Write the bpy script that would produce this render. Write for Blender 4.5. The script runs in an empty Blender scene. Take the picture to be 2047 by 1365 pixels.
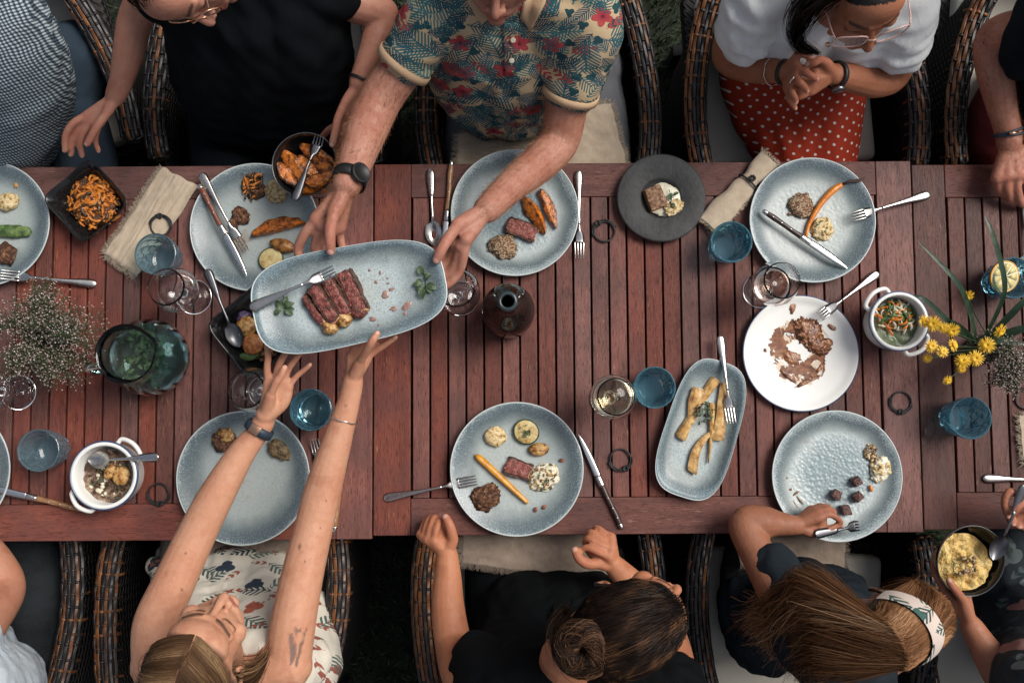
import bpy, bmesh, math, random
import numpy as np
from mathutils import Vector, Matrix, Quaternion, noise
R = math.radians
rng = random.Random(7)
scene = bpy.context.scene
col = scene.collection

# ------------------------------------------------------------------ camera
CAMZ, FPX, TILT = 3.05, 1955.0, R(4.0)
cam_d = bpy.data.cameras.new('camera'); cam = bpy.data.objects.new('camera', cam_d); col.objects.link(cam)
cam_d.sensor_width = 36; cam_d.lens = 36 * FPX / 2047; cam_d.clip_start = .05; cam_d.clip_end = 100
cam.location = (0, 0, CAMZ); cam.rotation_euler = (TILT, 0, 0)
scene.camera = cam

# ------------------------------------------------------------------ overcast sky, soft sun, exposure
SUN_EL, SUN_AZ = R(52), R(62)
w = bpy.data.worlds.new('World'); scene.world = w; w.use_nodes = True
nt = w.node_tree; bg = nt.nodes['Background']
sky = nt.nodes.new('ShaderNodeTexSky'); sky.sky_type = 'NISHITA'; sky.sun_disc = False
sky.sun_elevation = SUN_EL; sky.sun_rotation = SUN_AZ; sky.dust_density = 4.0; sky.air_density = 1.0; sky.ozone_density = 1.0
hs = nt.nodes.new('ShaderNodeHueSaturation'); hs.inputs['Saturation'].default_value = .55
nt.links.new(sky.outputs[0], hs.inputs['Color']); nt.links.new(hs.outputs[0], bg.inputs['Color'])
bg.inputs['Strength'].default_value = .05
sun_d = bpy.data.lights.new('sun', 'SUN'); sun = bpy.data.objects.new('sun', sun_d); col.objects.link(sun)
sun_d.energy = 1.5; sun_d.angle = R(32); sun_d.color = (1, .95, .885)
sd = Vector((math.sin(SUN_AZ) * math.cos(SUN_EL), math.cos(SUN_AZ) * math.cos(SUN_EL), math.sin(SUN_EL)))
sun.rotation_euler = sd.to_track_quat('Z', 'Y').to_euler()
scene.view_settings.view_transform = 'Standard'; scene.view_settings.look = 'None'
scene.view_settings.exposure = 1.12; scene.view_settings.gamma = 1
scene.cycles.use_denoising = True
scene.cycles.max_bounces = 10; scene.cycles.transmission_bounces = 10; scene.cycles.transparent_max_bounces = 8
scene.cycles.caustics_reflective = False
scene.cycles.sample_clamp_indirect = 6

# ------------------------------------------------------------------ helpers
_ct, _st = math.cos(TILT), math.sin(TILT)
def W(px, py, z):
    """the point at height z that the photograph shows at pixel (px, py)"""
    dx, dy = (px - 1023.5) / FPX, -(py - 682.5) / FPX
    y, zz = dy * _ct + _st, dy * _st - _ct
    t = (z - CAMZ) / zz
    return Vector((dx * t, y * t, z))
def PXM(z): return FPX / (CAMZ - z)            # pixels per metre at height z
TZ = .75                                       # table top

def link(o, parent=None):
    col.objects.link(o)
    if parent is not None: o.parent = parent
    return o
def tag(o, label=None, cat=None, group=None, kind=None):
    if label: o['label'] = label
    if cat: o['category'] = cat
    if group: o['group'] = group
    if kind: o['kind'] = kind
    return o
def thing(name, label, cat, loc=(0, 0, 0), rz=0, group=None):
    o = bpy.data.objects.new(name, None); o.empty_display_size = .05
    o.location = loc; o.rotation_euler = (0, 0, rz)
    return tag(link(o), label, cat, group)
def me(name, V, F, mat=None, smooth=True):
    m = bpy.data.meshes.new(name)
    m.from_pydata([tuple(v) for v in V], [], [tuple(f) for f in F]); m.update()
    if smooth: m.polygons.foreach_set('use_smooth', [True] * len(m.polygons))
    if mat: m.materials.append(mat)
    return m
def mk(name, V, F, mat, parent=None, loc=(0, 0, 0), rot=(0, 0, 0), smooth=True):
    o = bpy.data.objects.new(name, me(name, V, F, mat, smooth)); link(o, parent)
    o.location = loc; o.rotation_euler = rot
    return o
def inst(name, mesh, parent=None, loc=(0, 0, 0), rot=(0, 0, 0), scale=(1, 1, 1)):
    o = bpy.data.objects.new(name, mesh); link(o, parent)
    o.location = loc; o.rotation_euler = rot; o.scale = scale
    return o
class Geo:
    def __init__(s): s.V = []; s.F = []
    def add(s, VF, M=None):
        V, F = VF; n = len(s.V)
        s.V += [(M @ Vector(v)) for v in V] if M is not None else [Vector(v) for v in V]
        s.F += [tuple(i + n for i in f) for f in F]
        return s
    def mk(s, name, mat, parent=None, **k): return mk(name, s.V, s.F, mat, parent, **k)
def lathe(prof, seg=48, fn=None, close=False):
    """prof: (r, z) list; fn(theta, i, r, z) -> r"""
    V, F, n = [], [], len(prof)
    for k in range(seg):
        a = 2 * math.pi * k / seg
        for i, (r, z) in enumerate(prof):
            rr = fn(a, i, r, z) if fn else r
            V.append((rr * math.cos(a), rr * math.sin(a), z))
    for k in range(seg):
        k2 = (k + 1) % seg
        for i in range(n - 1 if not close else n):
            j = (i + 1) % n
            F.append((k * n + i, k2 * n + i, k2 * n + j, k * n + j))
    return V, F
def spline(pts, n):
    """Catmull-Rom through tuples of any size"""
    P = [np.array(p, float) for p in pts]
    if len(P) < 3: return [P[0] + (P[-1] - P[0]) * i / n for i in range(n + 1)]
    out = []; m = len(P) - 1
    for i in range(n + 1):
        t = i / n * m; k = min(int(t), m - 1); u = t - k
        p0 = P[k - 1] if k > 0 else 2 * P[0] - P[1]; p1 = P[k]; p2 = P[k + 1]
        p3 = P[k + 2] if k + 2 <= m else 2 * P[m] - P[m - 1]
        out.append(.5 * (2 * p1 + (p2 - p0) * u + (2 * p0 - 5 * p1 + 4 * p2 - p3) * u * u + (3 * p1 - p0 - 3 * p2 + p3) * u ** 3))
    return out
def frames(P, up=None):
    P = [Vector(p) for p in P]; n = len(P); T = []
    for i in range(n):
        t = P[min(i + 1, n - 1)] - P[max(i - 1, 0)]
        T.append(t.normalized() if t.length > 1e-9 else Vector((0, 0, 1)))
    out = []
    if up is not None:
        up = Vector(up)
        for i in range(n):
            s = T[i].cross(up); s = s.normalized() if s.length > 1e-6 else Vector((1, 0, 0))
            out.append((P[i], T[i], s, s.cross(T[i]).normalized()))
        return out
    a = Vector((0, 0, 1)) if abs(T[0].z) < .9 else Vector((1, 0, 0))
    s = T[0].cross(a).normalized()
    for i in range(n):
        if i: s = (T[i - 1].rotation_difference(T[i])) @ s
        s = (s - T[i] * s.dot(T[i])).normalized()
        out.append((P[i], T[i], s, s.cross(T[i]).normalized()))
    return out
def tube(pts, rad, seg=8, caps=True, up=None, flat=1.0):
    """rad: number or list; flat squashes along the frame's up direction"""
    fr = frames(pts, up); n = len(fr); V, F = [], []
    if not hasattr(rad, '__len__'): rad = [rad] * n
    for (p, t, s, u), r in zip(fr, rad):
        for k in range(seg):
            a = 2 * math.pi * k / seg
            V.append(p + s * (r * math.cos(a)) + u * (r * flat * math.sin(a)))
    for i in range(n - 1):
        for k in range(seg):
            k2 = (k + 1) % seg
            F.append((i * seg + k, i * seg + k2, (i + 1) * seg + k2, (i + 1) * seg + k))
    if caps:
        F.append(tuple(range(seg - 1, -1, -1))); F.append(tuple((n - 1) * seg + k for k in range(seg)))
    return V, F
def capsule(a, b, ra, rb, seg=10):
    """round cone"""
    return rchain([(a, ra), (b, rb)], seg)
def rchain(pr, seg=12, sub=0):
    """tapered tube with round ends through (point, radius) pairs"""
    q = [(*p, r) for p, r in pr]
    if sub: q = spline(q, sub)
    P = [Vector(x[:3]) for x in q]; r = [float(x[3]) for x in q]
    d0 = (P[0] - P[1]).normalized(); d1 = (P[-1] - P[-2]).normalized()
    pre = [(P[0] + d0 * r[0] * math.sin(a), r[0] * math.cos(a)) for a in (1.45, 1.05, .55)]
    post = [(P[-1] + d1 * r[-1] * math.sin(a), r[-1] * math.cos(a)) for a in (.55, 1.05, 1.45)]
    pts = [p for p, _ in pre] + P + [p for p, _ in post]
    rr = [x for _, x in pre] + r + [x for _, x in post]
    return tube(pts, rr, seg)
_ico = {}
def ico(sub):
    if sub not in _ico:
        bm = bmesh.new(); bmesh.ops.create_icosphere(bm, subdivisions=sub, radius=1)
        bm.verts.ensure_lookup_table()
        _ico[sub] = ([v.co.copy() for v in bm.verts], [tuple(v.index for v in f.verts) for f in bm.faces]); bm.free()
    return _ico[sub]
def ell(c, r, rot=None, sub=3):
    V, F = ico(sub); c = Vector(c); M = rot.to_3x3() if rot is not None else Matrix.Identity(3)
    return [c + M @ Vector((v.x * r[0], v.y * r[1], v.z * r[2])) for v in V], F
def lumpy(r, amp=.15, freq=2.0, sub=3, seed=0, flatb=None, amp2=.06, freq2=6.0):
    """noisy ellipsoid about the origin; flatb cuts the underside at z = flatb"""
    V, F = ico(sub); o = Vector((seed * 3.7, seed * 1.3, seed * 7.1)); out = []
    for v in V:
        k = 1 + amp * noise.noise(v * freq + o) + amp2 * noise.noise(v * freq2 - o)
        p = Vector((v.x * r[0] * k, v.y * r[1] * k, v.z * r[2] * k))
        if flatb is not None and p.z < flatb: p.z = flatb
        out.append(p)
    return out, F
def box(sx, sy, sz, bev=.002, seg=2):
    bm = bmesh.new(); bmesh.ops.create_cube(bm, size=1)
    for v in bm.verts: v.co = Vector((v.co.x * sx, v.co.y * sy, v.co.z * sz))
    if bev: bmesh.ops.bevel(bm, geom=list(bm.edges), offset=bev, segments=seg, affect='EDGES', profile=.5)
    bm.verts.ensure_lookup_table(); bm.verts.index_update()
    r = ([v.co.copy() for v in bm.verts], [tuple(v.index for v in f.verts) for f in bm.faces]); bm.free()
    return r
def xf(VF, M): return [M @ Vector(v) for v in VF[0]], VF[1]
def rz(a): return Matrix.Rotation(a, 4, 'Z')
def tr(*a): return Matrix.Translation(Vector(a) if len(a) == 3 else a[0])

# ------------------------------------------------------------------ material expressions
class E:
    def __init__(s, g, o): s.g, s.o = g, o
    def __add__(a, b): return a.g.f('ADD', a, b)
    def __radd__(a, b): return a.g.f('ADD', a, b)
    def __sub__(a, b): return a.g.f('SUBTRACT', a, b)
    def __rsub__(a, b): return a.g.f('SUBTRACT', b, a)
    def __mul__(a, b): return a.g.f('MULTIPLY', a, b)
    def __rmul__(a, b): return a.g.f('MULTIPLY', a, b)
    def __truediv__(a, b): return a.g.f('DIVIDE', a, b)
    def gt(a, b): return a.g.f('GREATER_THAN', a, b)
    def lt(a, b): return a.g.f('LESS_THAN', a, b)
    def abs(a): return a.g.f('ABSOLUTE', a)
    def sin(a): return a.g.f('SINE', a)
    def frac(a): return a.g.f('FRACT', a)
    def floor(a): return a.g.f('FLOOR', a)
    def max(a, b): return a.g.f('MAXIMUM', a, b)
    def min(a, b): return a.g.f('MINIMUM', a, b)
    def sm(a, lo, hi, o0=0.0, o1=1.0):
        n = a.g.node('ShaderNodeMapRange', {0: a, 1: lo, 2: hi, 3: o0, 4: o1}); n.interpolation_type = 'SMOOTHSTEP'
        return E(a.g, n.outputs[0])
class Mat:
    def __init__(s, name, rough=.5, **kw):
        s.m = bpy.data.materials.new(name); s.m.use_nodes = True; s.t = s.m.node_tree
        s.b = s.t.nodes['Principled BSDF']; s.set(Roughness=rough, **kw)
    def set(s, **kw):
        for k, v in kw.items(): s.put(s.b.inputs[k.replace('_', ' ')], v)
        return s
    def put(s, sock, v):
        if isinstance(v, E): s.t.links.new(v.o, sock)
        elif hasattr(v, '__len__'):
            v = tuple(v); sock.default_value = v + (1,) if (len(v) == 3 and len(sock.default_value) == 4) else v
        else: sock.default_value = v
    def node(s, typ, ins=None, **props):
        n = s.t.nodes.new(typ)
        for k, v in props.items(): setattr(n, k, v)
        for k, v in (ins or {}).items(): s.put(n.inputs[k], v)
        return n
    def f(s, op, a, b=0., c=0.):
        return E(s, s.node('ShaderNodeMath', {0: a, 1: b, 2: c}, operation=op).outputs[0])
    def vm(s, op, a, b=(0, 0, 0)):
        n = s.node('ShaderNodeVectorMath', operation=op); s.put(n.inputs[0], a); s.put(n.inputs[3 if op == 'SCALE' else 1], b)
        return E(s, n.outputs[1 if op in ('LENGTH', 'DOT_PRODUCT') else 0])
    def obj(s): return E(s, s.node('ShaderNodeTexCoord').outputs['Object'])
    def gen(s): return E(s, s.node('ShaderNodeTexCoord').outputs['Generated'])
    def rnd(s): return E(s, s.node('ShaderNodeObjectInfo').outputs['Random'])
    def attr(s, name, out='Vector'): return E(s, s.node('ShaderNodeAttribute', attribute_name=name).outputs[out])
    def xyz(s, v):
        n = s.node('ShaderNodeSeparateXYZ', {0: v}); return [E(s, n.outputs[i]) for i in range(3)]
    def vec(s, x, y, z=0.): return E(s, s.node('ShaderNodeCombineXYZ', {0: x, 1: y, 2: z}).outputs[0])
    def noise(s, v, scale=5., detail=3., rough=.55, out=0, dist=0.):
        return E(s, s.node('ShaderNodeTexNoise', {'Vector': v, 'Scale': scale, 'Detail': detail, 'Roughness': rough, 'Distortion': dist}).outputs[out])
    def voro(s, v, scale=5., out=0, rnd=1., feature='F1'):
        return E(s, s.node('ShaderNodeTexVoronoi', {'Vector': v, 'Scale': scale, 'Randomness': rnd}, feature=feature).outputs[out])
    def mix(s, a, b, f):
        n = s.node('ShaderNodeMix', data_type='RGBA'); s.put(n.inputs[0], f); s.put(n.inputs[6], a); s.put(n.inputs[7], b)
        return E(s, n.outputs[2])
    def ramp(s, f, stops):
        n = s.node('ShaderNodeValToRGB', {0: f}); e = n.color_ramp.elements
        while len(e) < len(stops): e.new(.5)
        for el, (p, c) in zip(e, stops): el.position = p; el.color = tuple(c) + (1,)
        return E(s, n.outputs[0])
    def bump(s, h, strength=.3, dist=.01):
        n = s.node('ShaderNodeBump', {'Height': h, 'Strength': strength, 'Distance': dist}); s.put(s.b.inputs['Normal'], E(s, n.outputs[0]))
        return s
def C(r, g, b, k=1.0):
    f = lambda c: (c / 255 / 12.92 if c <= 10 else ((c / 255 + .055) / 1.055) ** 2.4) * k
    return (f(r), f(g), f(b))
def flat(name, c, rough=.5, **kw):
    return Mat(name, rough, Base_Color=c, **kw).m
def mottled(name, stops, scale=30., rough=.6, bump=.3, detail=4., dist=.004, char=0., **kw):
    g = Mat(name, rough, **kw); v = g.vm('ADD', g.obj(), g.vm('SCALE', (17., 31., 13.), g.rnd()))
    n = g.noise(v, scale, detail); g.set(Base_Color=g.ramp(n.sm(.25, .75), stops))
    if char:
        p = E(g, g.node('ShaderNodeNewGeometry').outputs['Pointiness']); c0 = g.ramp(n.sm(.25, .75), stops)
        g.set(Base_Color=g.mix(c0, (.030, .011, .005), (p + (g.noise(v, scale * 1.7, 3) - .5) * .22).sm(.515, .60) * char))
    if bump: g.bump(g.noise(v, scale * 2.5, 3), bump, dist)
    return g.m
# ------------------------------------------------------------------ ground and grass
g = Mat('soil', .95); n = g.noise(g.obj(), 14, 5); g.set(Base_Color=g.ramp(n.sm(.3, .7), [(0, (.006, .009, .004)), (1, (.018, .024, .010))])); g.bump(n, .6, .03)
SOIL = g.m
gnd = mk('lawn', [(-40, -40, 0), (40, -40, 0), (40, 40, 0), (-40, 40, 0)], [(0, 1, 2, 3)], SOIL); tag(gnd, kind='structure')
g = Mat('grass_blade', .6); g.set(Base_Color=g.ramp(g.attr('rnd', 'Fac'), [(0, (.006, .016, .006)), (.6, (.014, .034, .012)), (1, (.04, .06, .022))]))
GRASS = g.m
def grass():
    r = np.random.default_rng(3); N = 42000
    px = r.uniform(-80, 2130, N); py = np.where(r.random(N) < .5, r.uniform(-60, 420, N), r.uniform(1000, 1440, N))
    base = np.array([W(a, b, 0) for a, b in zip(px, py)])
    h = r.uniform(.02, .055, N); a = r.uniform(0, 2 * np.pi, N); le = r.uniform(.1, .8, N); wd = r.uniform(.0012, .0024, N)
    d = np.stack([np.cos(a), np.sin(a), np.zeros(N)], 1); s = np.stack([-np.sin(a), np.cos(a), np.zeros(N)], 1)
    up = np.array([0, 0, 1.])
    mid = base + d * (h * le * .3)[:, None] + up * (h * .6)[:, None]; tip = base + d * (h * le)[:, None] + up * (h * (1 - .3 * le))[:, None]
    V = np.stack([base - s * wd[:, None], base + s * wd[:, None], mid + s * (wd * .8)[:, None], mid - s * (wd * .8)[:, None], tip], 1).reshape(-1, 3)
    k = np.arange(N)[:, None] * 5
    F = np.concatenate([k + 0, k + 1, k + 2, k + 0, k + 2, k + 3, k + 3, k + 2, k + 4], 1).reshape(-1, 3)
    o = npmesh('grass', V, F, GRASS, rnd=np.repeat(r.random(N), 5)); tag(o, 'dark short grass on the ground between the chairs', 'grass', kind='stuff')
def npmesh(name, V, F, mat, parent=None, smooth=True, **attrs):
    m = bpy.data.meshes.new(name); n, k = F.shape
    m.vertices.add(len(V)); m.vertices.foreach_set('co', np.ascontiguousarray(V, np.float32).ravel())
    m.loops.add(n * k); m.loops.foreach_set('vertex_index', np.ascontiguousarray(F, np.int32).ravel())
    m.polygons.add(n); m.polygons.foreach_set('loop_start', np.arange(0, n * k, k, dtype=np.int32))
    m.update(calc_edges=True)
    if smooth: m.polygons.foreach_set('use_smooth', np.ones(n, bool))
    for an, av in attrs.items():
        at = m.attributes.new(an, 'FLOAT', 'POINT'); at.data.foreach_set('value', np.ascontiguousarray(av, np.float32))
    m.materials.append(mat)
    o = bpy.data.objects.new(name, m); return link(o, parent)
grass()

# ------------------------------------------------------------------ tables
def wood_mat(name, tint, dark):
    g = Mat(name, .55, Specular_IOR_Level=.22); v = g.vm('ADD', g.obj(), g.vm('SCALE', (7.3, 19.1, 3.7), g.rnd()))
    x, y, z = g.xyz(v)
    n1 = g.noise(g.vec(x * 1., y * .09, z), 60, 4, .6, dist=.5)           # broad figure
    n2 = g.noise(g.vec(x * 1., y * .11, z), 430, 3, .75)                   # fine pores
    n3 = g.noise(v, 9, 4)                                                 # patchy wear
    n4 = g.noise(g.vec(x * 1., y * .10, z), 330, 2, .5)                    # pale worn flecks
    c = g.ramp(n1.sm(.22, .78), [(0, tuple(a * .55 + b_ * .45 for a, b_ in zip(dark, tint))), (.5, tint), (1, tuple(a * 1.2 for a in tint))])
    c = g.mix(c, tuple(a * .28 for a in dark), n2.sm(.50, .70) * .80)
    c = g.mix(c, g.mix(c, (.075, .040, .038), .45), n3.sm(.42, .66))
    c = g.mix(c, (.36, .21, .13), n4.sm(.62, .72) * n3.sm(.50, .38) * .6)
    hv = g.node('ShaderNodeHueSaturation', {'Color': c, 'Value': g.rnd() * .46 + .77, 'Saturation': (g.rnd() * 7.31).frac() * .34 + .78}); c = E(g, hv.outputs[0])
    g.set(Base_Color=c, Roughness=n2.sm(.3, .7, .45, .65)); g.bump(n2 * .9 + n1 * .4, .5, .0016)
    return g.m
WOOD_A = wood_mat('red_hardwood', (.162, .055, .042), (.070, .025, .019))
WOOD_B = wood_mat('brown_hardwood', (.105, .036, .027), (.052, .020, .016))
TH = .022
def table(label, x0, x1, ytop, ybot, rot, stile_l, stile_r, rail_t, rail_b, mat, legs, group='tables pushed end to end'):
    cx, cy = (x0 + x1) / 2, (ytop + ybot) / 2
    t = thing('wooden_table', label, 'table', (cx, cy, 0), rot, group)
    wx, wy = x1 - x0, ytop - ybot; zc = TZ - TH / 2; gap = .0048; pitch = .0418
    def board(name, x, y, lx, ly, along_y, dz=0):
        L, wd = (ly, lx) if along_y else (lx, ly)
        V, F = box(wd, L, TH, .0018, 2)
        return mk(name, V, F, mat, t, (x, y, zc + dz), (0, 0, 0 if along_y else R(90)), smooth=False)
    # end boards run the full depth, rails between them, slats between the rails
    il, ir = -wx / 2, wx / 2
    if stile_l: board('end_board', il + stile_l / 2, 0, stile_l, wy, True); il += stile_l + .0012
    if stile_r: board('end_board', ir - stile_r / 2, 0, stile_r, wy, True); ir -= stile_r + .0012
    board('rail', (il + ir) / 2, wy / 2 - rail_t / 2, ir - il, rail_t, False, -.0004)
    board('rail', (il + ir) / 2, -wy / 2 + rail_b / 2, ir - il, rail_b, False, -.0004)
    n = max(1, round((ir - il - gap) / pitch)); p = (ir - il - gap) / n; L = wy - rail_t - rail_b - .002
    sm = me('slat', *box(p - gap, L, TH, .0012, 2), mat, False)
    for i in range(n):
        inst('slat', sm, t, (il + gap / 2 + p * (i + .5), (rail_b - rail_t) / 2, zc - .001 + rng.uniform(-.0008, .0006)))
    lm = me('leg', *box(.06, .06, TZ - TH, .006, 2), mat, False)
    for sx in legs:
        for sy in (-1, 1): inst('leg', lm, t, (sx * (wx / 2 - .09), sy * (wy / 2 - .12), (TZ - TH) / 2))
    for sy in (-1, 1): mk('apron', *box(wx - .2, .022, .07, .003), mat, t, (0, sy * (wy / 2 - .07), TZ - TH - .036), smooth=False)
    return t
_x = lambda px, py=705: W(px, py, TZ).x
_y = lambda px, py: W(px, py, TZ).y
table('red brown slatted table at the left, under the jug and the baby\'s breath', _x(-260), _x(744.5), _y(372, 333), _y(372, 1080.5), .0066, .083, .083, .079, .084, WOOD_A, (-1, 1))
table('red brown slatted table in the middle, carrying the dark glass bottle', _x(747.5), _x(1833), _y(1290, 325.5), _y(1290, 1067), .0064, .086, .083, .081, .085, WOOD_A, (-1, 1))
table('darker brown slatted table at the right, under the yellow flowers', _x(1835.5), _x(2300), _y(1940, 328.5), _y(1940, 1057), .0064, .077, .083, .079, .085, WOOD_B, (-1, 1))

# ------------------------------------------------------------------ wicker armchairs
def rattan():
    g = Mat('rattan_strand', .42, Specular_IOR_Level=.5); r = g.rnd(); v = g.vm('ADD', g.obj(), g.vm('SCALE', (9., 5., 7.), r))
    n = g.noise(v, 22, 3, .6); fine = g.noise(v, 260, 3, .6)
    f = (n * .62 + r * .5)
    c = g.ramp(f, [(.28, (.002, .0018, .002)), (.44, (.007, .006, .0065)), (.57, (.022, .018, .018)), (.66, (.030, .016, .011)), (.74, (.13, .046, .013)), (.95, (.30, .11, .030))])
    c = g.mix(c, g.mix(c, (.012, .008, .007), .8), fine.sm(.5, .72))
    g.set(Base_Color=c); g.bump(fine, .3, .0015); return g.m
RATTAN = rattan()
g = Mat('dark_wicker_panel', .6, Specular_IOR_Level=.3); x, y, z = g.xyz(g.obj())
a = ((y + x) * 260.).sin(); b_ = (z * 330. + a * .9).sin(); g.set(Base_Color=g.ramp(b_ * .5 + .5, [(0, (.003, .003, .003)), (.7, (.012, .010, .010)), (1, (.028, .023, .022))])); g.bump(b_, .8, .006)
PANEL = g.m
CORE = flat('wicker_core', (.006, .005, .005), .8)
g = Mat('cream_cushion', .85); n = g.noise(g.obj(), 6, 3); f2 = g.noise(g.obj(), 700, 2)
g.set(Base_Color=g.ramp(n, [(.3, (.60, .56, .48)), (.7, (.70, .66, .57))])); g.bump(f2 * .3 + n, .25, .004); CUSH = g.m
ARM_PATH = [(.262, .315, .628), (.268, .29, .652), (.280, .19, .660), (.276, .07, .666), (.252, -.07, .690), (.205, -.19, .74), (.125, -.275, .80), (.04, -.31, .83), (0, -.315, .835)]
def arm_geo():
    pts = spline(ARM_PATH, 96); fr = frames(pts, (0, 0, 1)); HW = .031
    s = [0.]
    for i in range(1, len(fr)): s.append(s[-1] + (fr[i][0] - fr[i - 1][0]).length)
    arch = lambda u: -.016 * (u / .034) ** 2 - (.05 * max(0, abs(u) - .030) * 10)
    at_ = lambda L: min(range(len(s)), key=lambda i: abs(s[i] - L))
    pitch = .0300; nx = int(s[-1] / pitch)
    core = tube([f[0] - f[3] * .016 for f in fr], .0225, 10, True, (0, 0, 1), .62)
    longs, cross = [], []
    us = [-.0250, -.0150, -.0050, .0050, .0150, .0250]
    for i, u in enumerate(us):
        V, F = [], []; w_, t_ = .0084, .0034
        prof = [(-.5, -.4), (-.5, .15), (-.26, .5), (0, .18), (.26, .5), (.5, .15), (.5, -.4)]
        sl = 2 * -.016 * u / .034 ** 2; nn = Vector((-sl, 1)).normalized()
        for k, (p, t, sd_, up) in enumerate(fr):
            wv = .0026 * math.cos(math.pi * s[k] / pitch + math.pi * i)
            dz = -.016 * max(0, (.02 - s[k]) / .02) ** 2
            for a, b in prof:
                uu = u + a * w_ * nn.y + b * t_ * nn.x; hh = arch(u) + a * w_ * sl * nn.y + b * t_ * nn.y + wv + dz
                V.append(p + sd_ * uu + up * hh)
        n = len(prof)
        for k in range(len(fr) - 1):
            for q in range(n - 1): F.append((k * n + q, k * n + q + 1, (k + 1) * n + q + 1, (k + 1) * n + q))
        F.append(tuple(range(n))); longs.append((V, F))
    for j in range(nx):
        k = at_((j + .5) * pitch); p, t, sd_, up = fr[k]; V, F = [], []; w_ = .0070
        xs = np.linspace(-.0345, .0345, 25)
        for u in xs:
            wv = -.0030 * math.cos(math.pi * (j + .5 - .5) + math.pi * (u - us[0]) / .0100)
            edge = max(0, abs(u) - .0275)
            h = -.016 * (min(abs(u), .034) / .034) ** 2 - edge * 3.2 + wv * (1 if abs(u) < .0285 else .2)
            uu = math.copysign(min(abs(u), .029 + .25 * edge), u)
            for a, b in ((-.5, -.0012), (-.5, .0005), (0, .0016), (.5, .0005), (.5, -.0012)):
                V.append(p + sd_ * uu + up * (h + b) + t * (a * w_))
        for q in range(len(xs) - 1):
            for e in range(4): F.append((q * 5 + e, q * 5 + e + 1, (q + 1) * 5 + e + 1, (q + 1) * 5 + e))
        cross.append((V, F))
    # side skirt hanging from the arm to the seat frame
    V, F = [], []
    for k, (p, t, sd_, up) in enumerate(fr[::4]):
        for zz in (p.z - .03, .45, .25, .12): V.append(Vector((p.x + (.004 if zz < p.z - .031 else 0), p.y, zz)))
    n = 4; m = len(fr[::4])
    for k in range(m - 1):
        for q in range(n - 1): F.append((k * n + q, (k + 1) * n + q, (k + 1) * n + q + 1, k * n + q + 1))
    return core, longs, cross, (V, F)
_c, _l, _x2, _s = arm_geo()
M_CORE = me('arm', *_c, CORE); M_LONG = [me('strand', *v, RATTAN) for v in _l]; M_CROSS = [me('cross_strand', *v, RATTAN) for v in _x2]; M_SKIRT = me('side_panel', *_s, PANEL)
M_SEAT = me('seat_frame', *box(.50, .52, .05, .012, 3), PANEL); M_LEG = me('leg', *box(.035, .035, .12, .004, 2), CORE)
cv, cf = box(.46, .47, .062, .020, 5)
cv = [Vector((v.x * (1 - .03 * (v.y < -.15)), v.y, v.z + (.012 * (1 - (v.x / .24) ** 2) * (1 - (v.y / .24) ** 2) if v.z > 0 else 0))) for v in cv]
M_CUSH = me('seat_cushion', cv, cf, CUSH)
def chair(label, clabel, loc, rot):
    t = thing('wicker_armchair', label, 'chair', (loc[0], loc[1], 0), rot, 'wicker armchairs around the tables')
    for sx in (1, -1):
        a = inst('arm', M_CORE, t, scale=(sx, 1, 1))
        for m in M_LONG: inst('strand', m, a)
        for m in M_CROSS: inst('strand', m, a)
        inst('side_panel', M_SKIRT, t, scale=(sx, 1, 1))
    inst('seat_frame', M_SEAT, t, (0, 0, .40))
    for sx in (-1, 1):
        for sy in (-1, 1): inst('leg', M_LEG, t, (sx * .21, sy * .22, .06))
    c = inst('seat_cushion', M_CUSH, None, (loc[0], loc[1], .458), (0, 0, rot))
    tag(c, clabel, 'cushion', 'cream seat cushions on the armchairs')
    return t
AZ = .66
def chair_at(px, py, top, rot, label, clabel):
    """px, py: pixel of the middle between the two front arm tips"""
    p = W(px, py, .645); a = (math.pi if top else 0) + rot; d = Vector((-math.sin(a), math.cos(a), 0))
    q = p - d * .30; return chair(label, clabel, q, a)
chair_at(60, 345, True, R(20), 'wicker armchair of the person in the gingham shirt', 'cream cushion under the person in the gingham shirt')
chair_at(528, 312, True, R(-1), 'wicker armchair of the person in glasses and navy top', 'cream cushion under the person in glasses and navy top')
chair_at(1082, 345, True, R(3), 'wicker armchair of the person in the tropical print shirt', 'cream cushion under the person in the tropical print shirt')
chair_at(1622, 345, True, R(3), 'wicker armchair of the person in the red polka dot skirt', 'cream cushion under the person in the red polka dot skirt')
chair_at(2128, 345, True, R(-5), 'wicker armchair of the person in red shorts, at the top right corner', 'cream cushion under the person in red shorts')
chair_at(-80, 1070, False, R(0), 'wicker armchair of the person in dark jeans, at the bottom left corner', 'cream cushion under the person in dark jeans')
chair_at(452, 1062, False, R(-2), 'wicker armchair of the woman passing the platter', 'cream cushion under the woman passing the platter')
chair_at(1076, 1060, False, R(0), 'wicker armchair of the woman with the dark bun', 'cream cushion under the woman with the dark bun')
chair_at(1628, 1068, False, R(-3), 'wicker armchair of the girl with the floral headband', 'cream cushion under the girl with the floral headband')
chair_at(2085, 1130, False, R(-6), 'wicker armchair of the person in the dark floral dress', 'cream cushion under the person in the dark floral dress')
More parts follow.
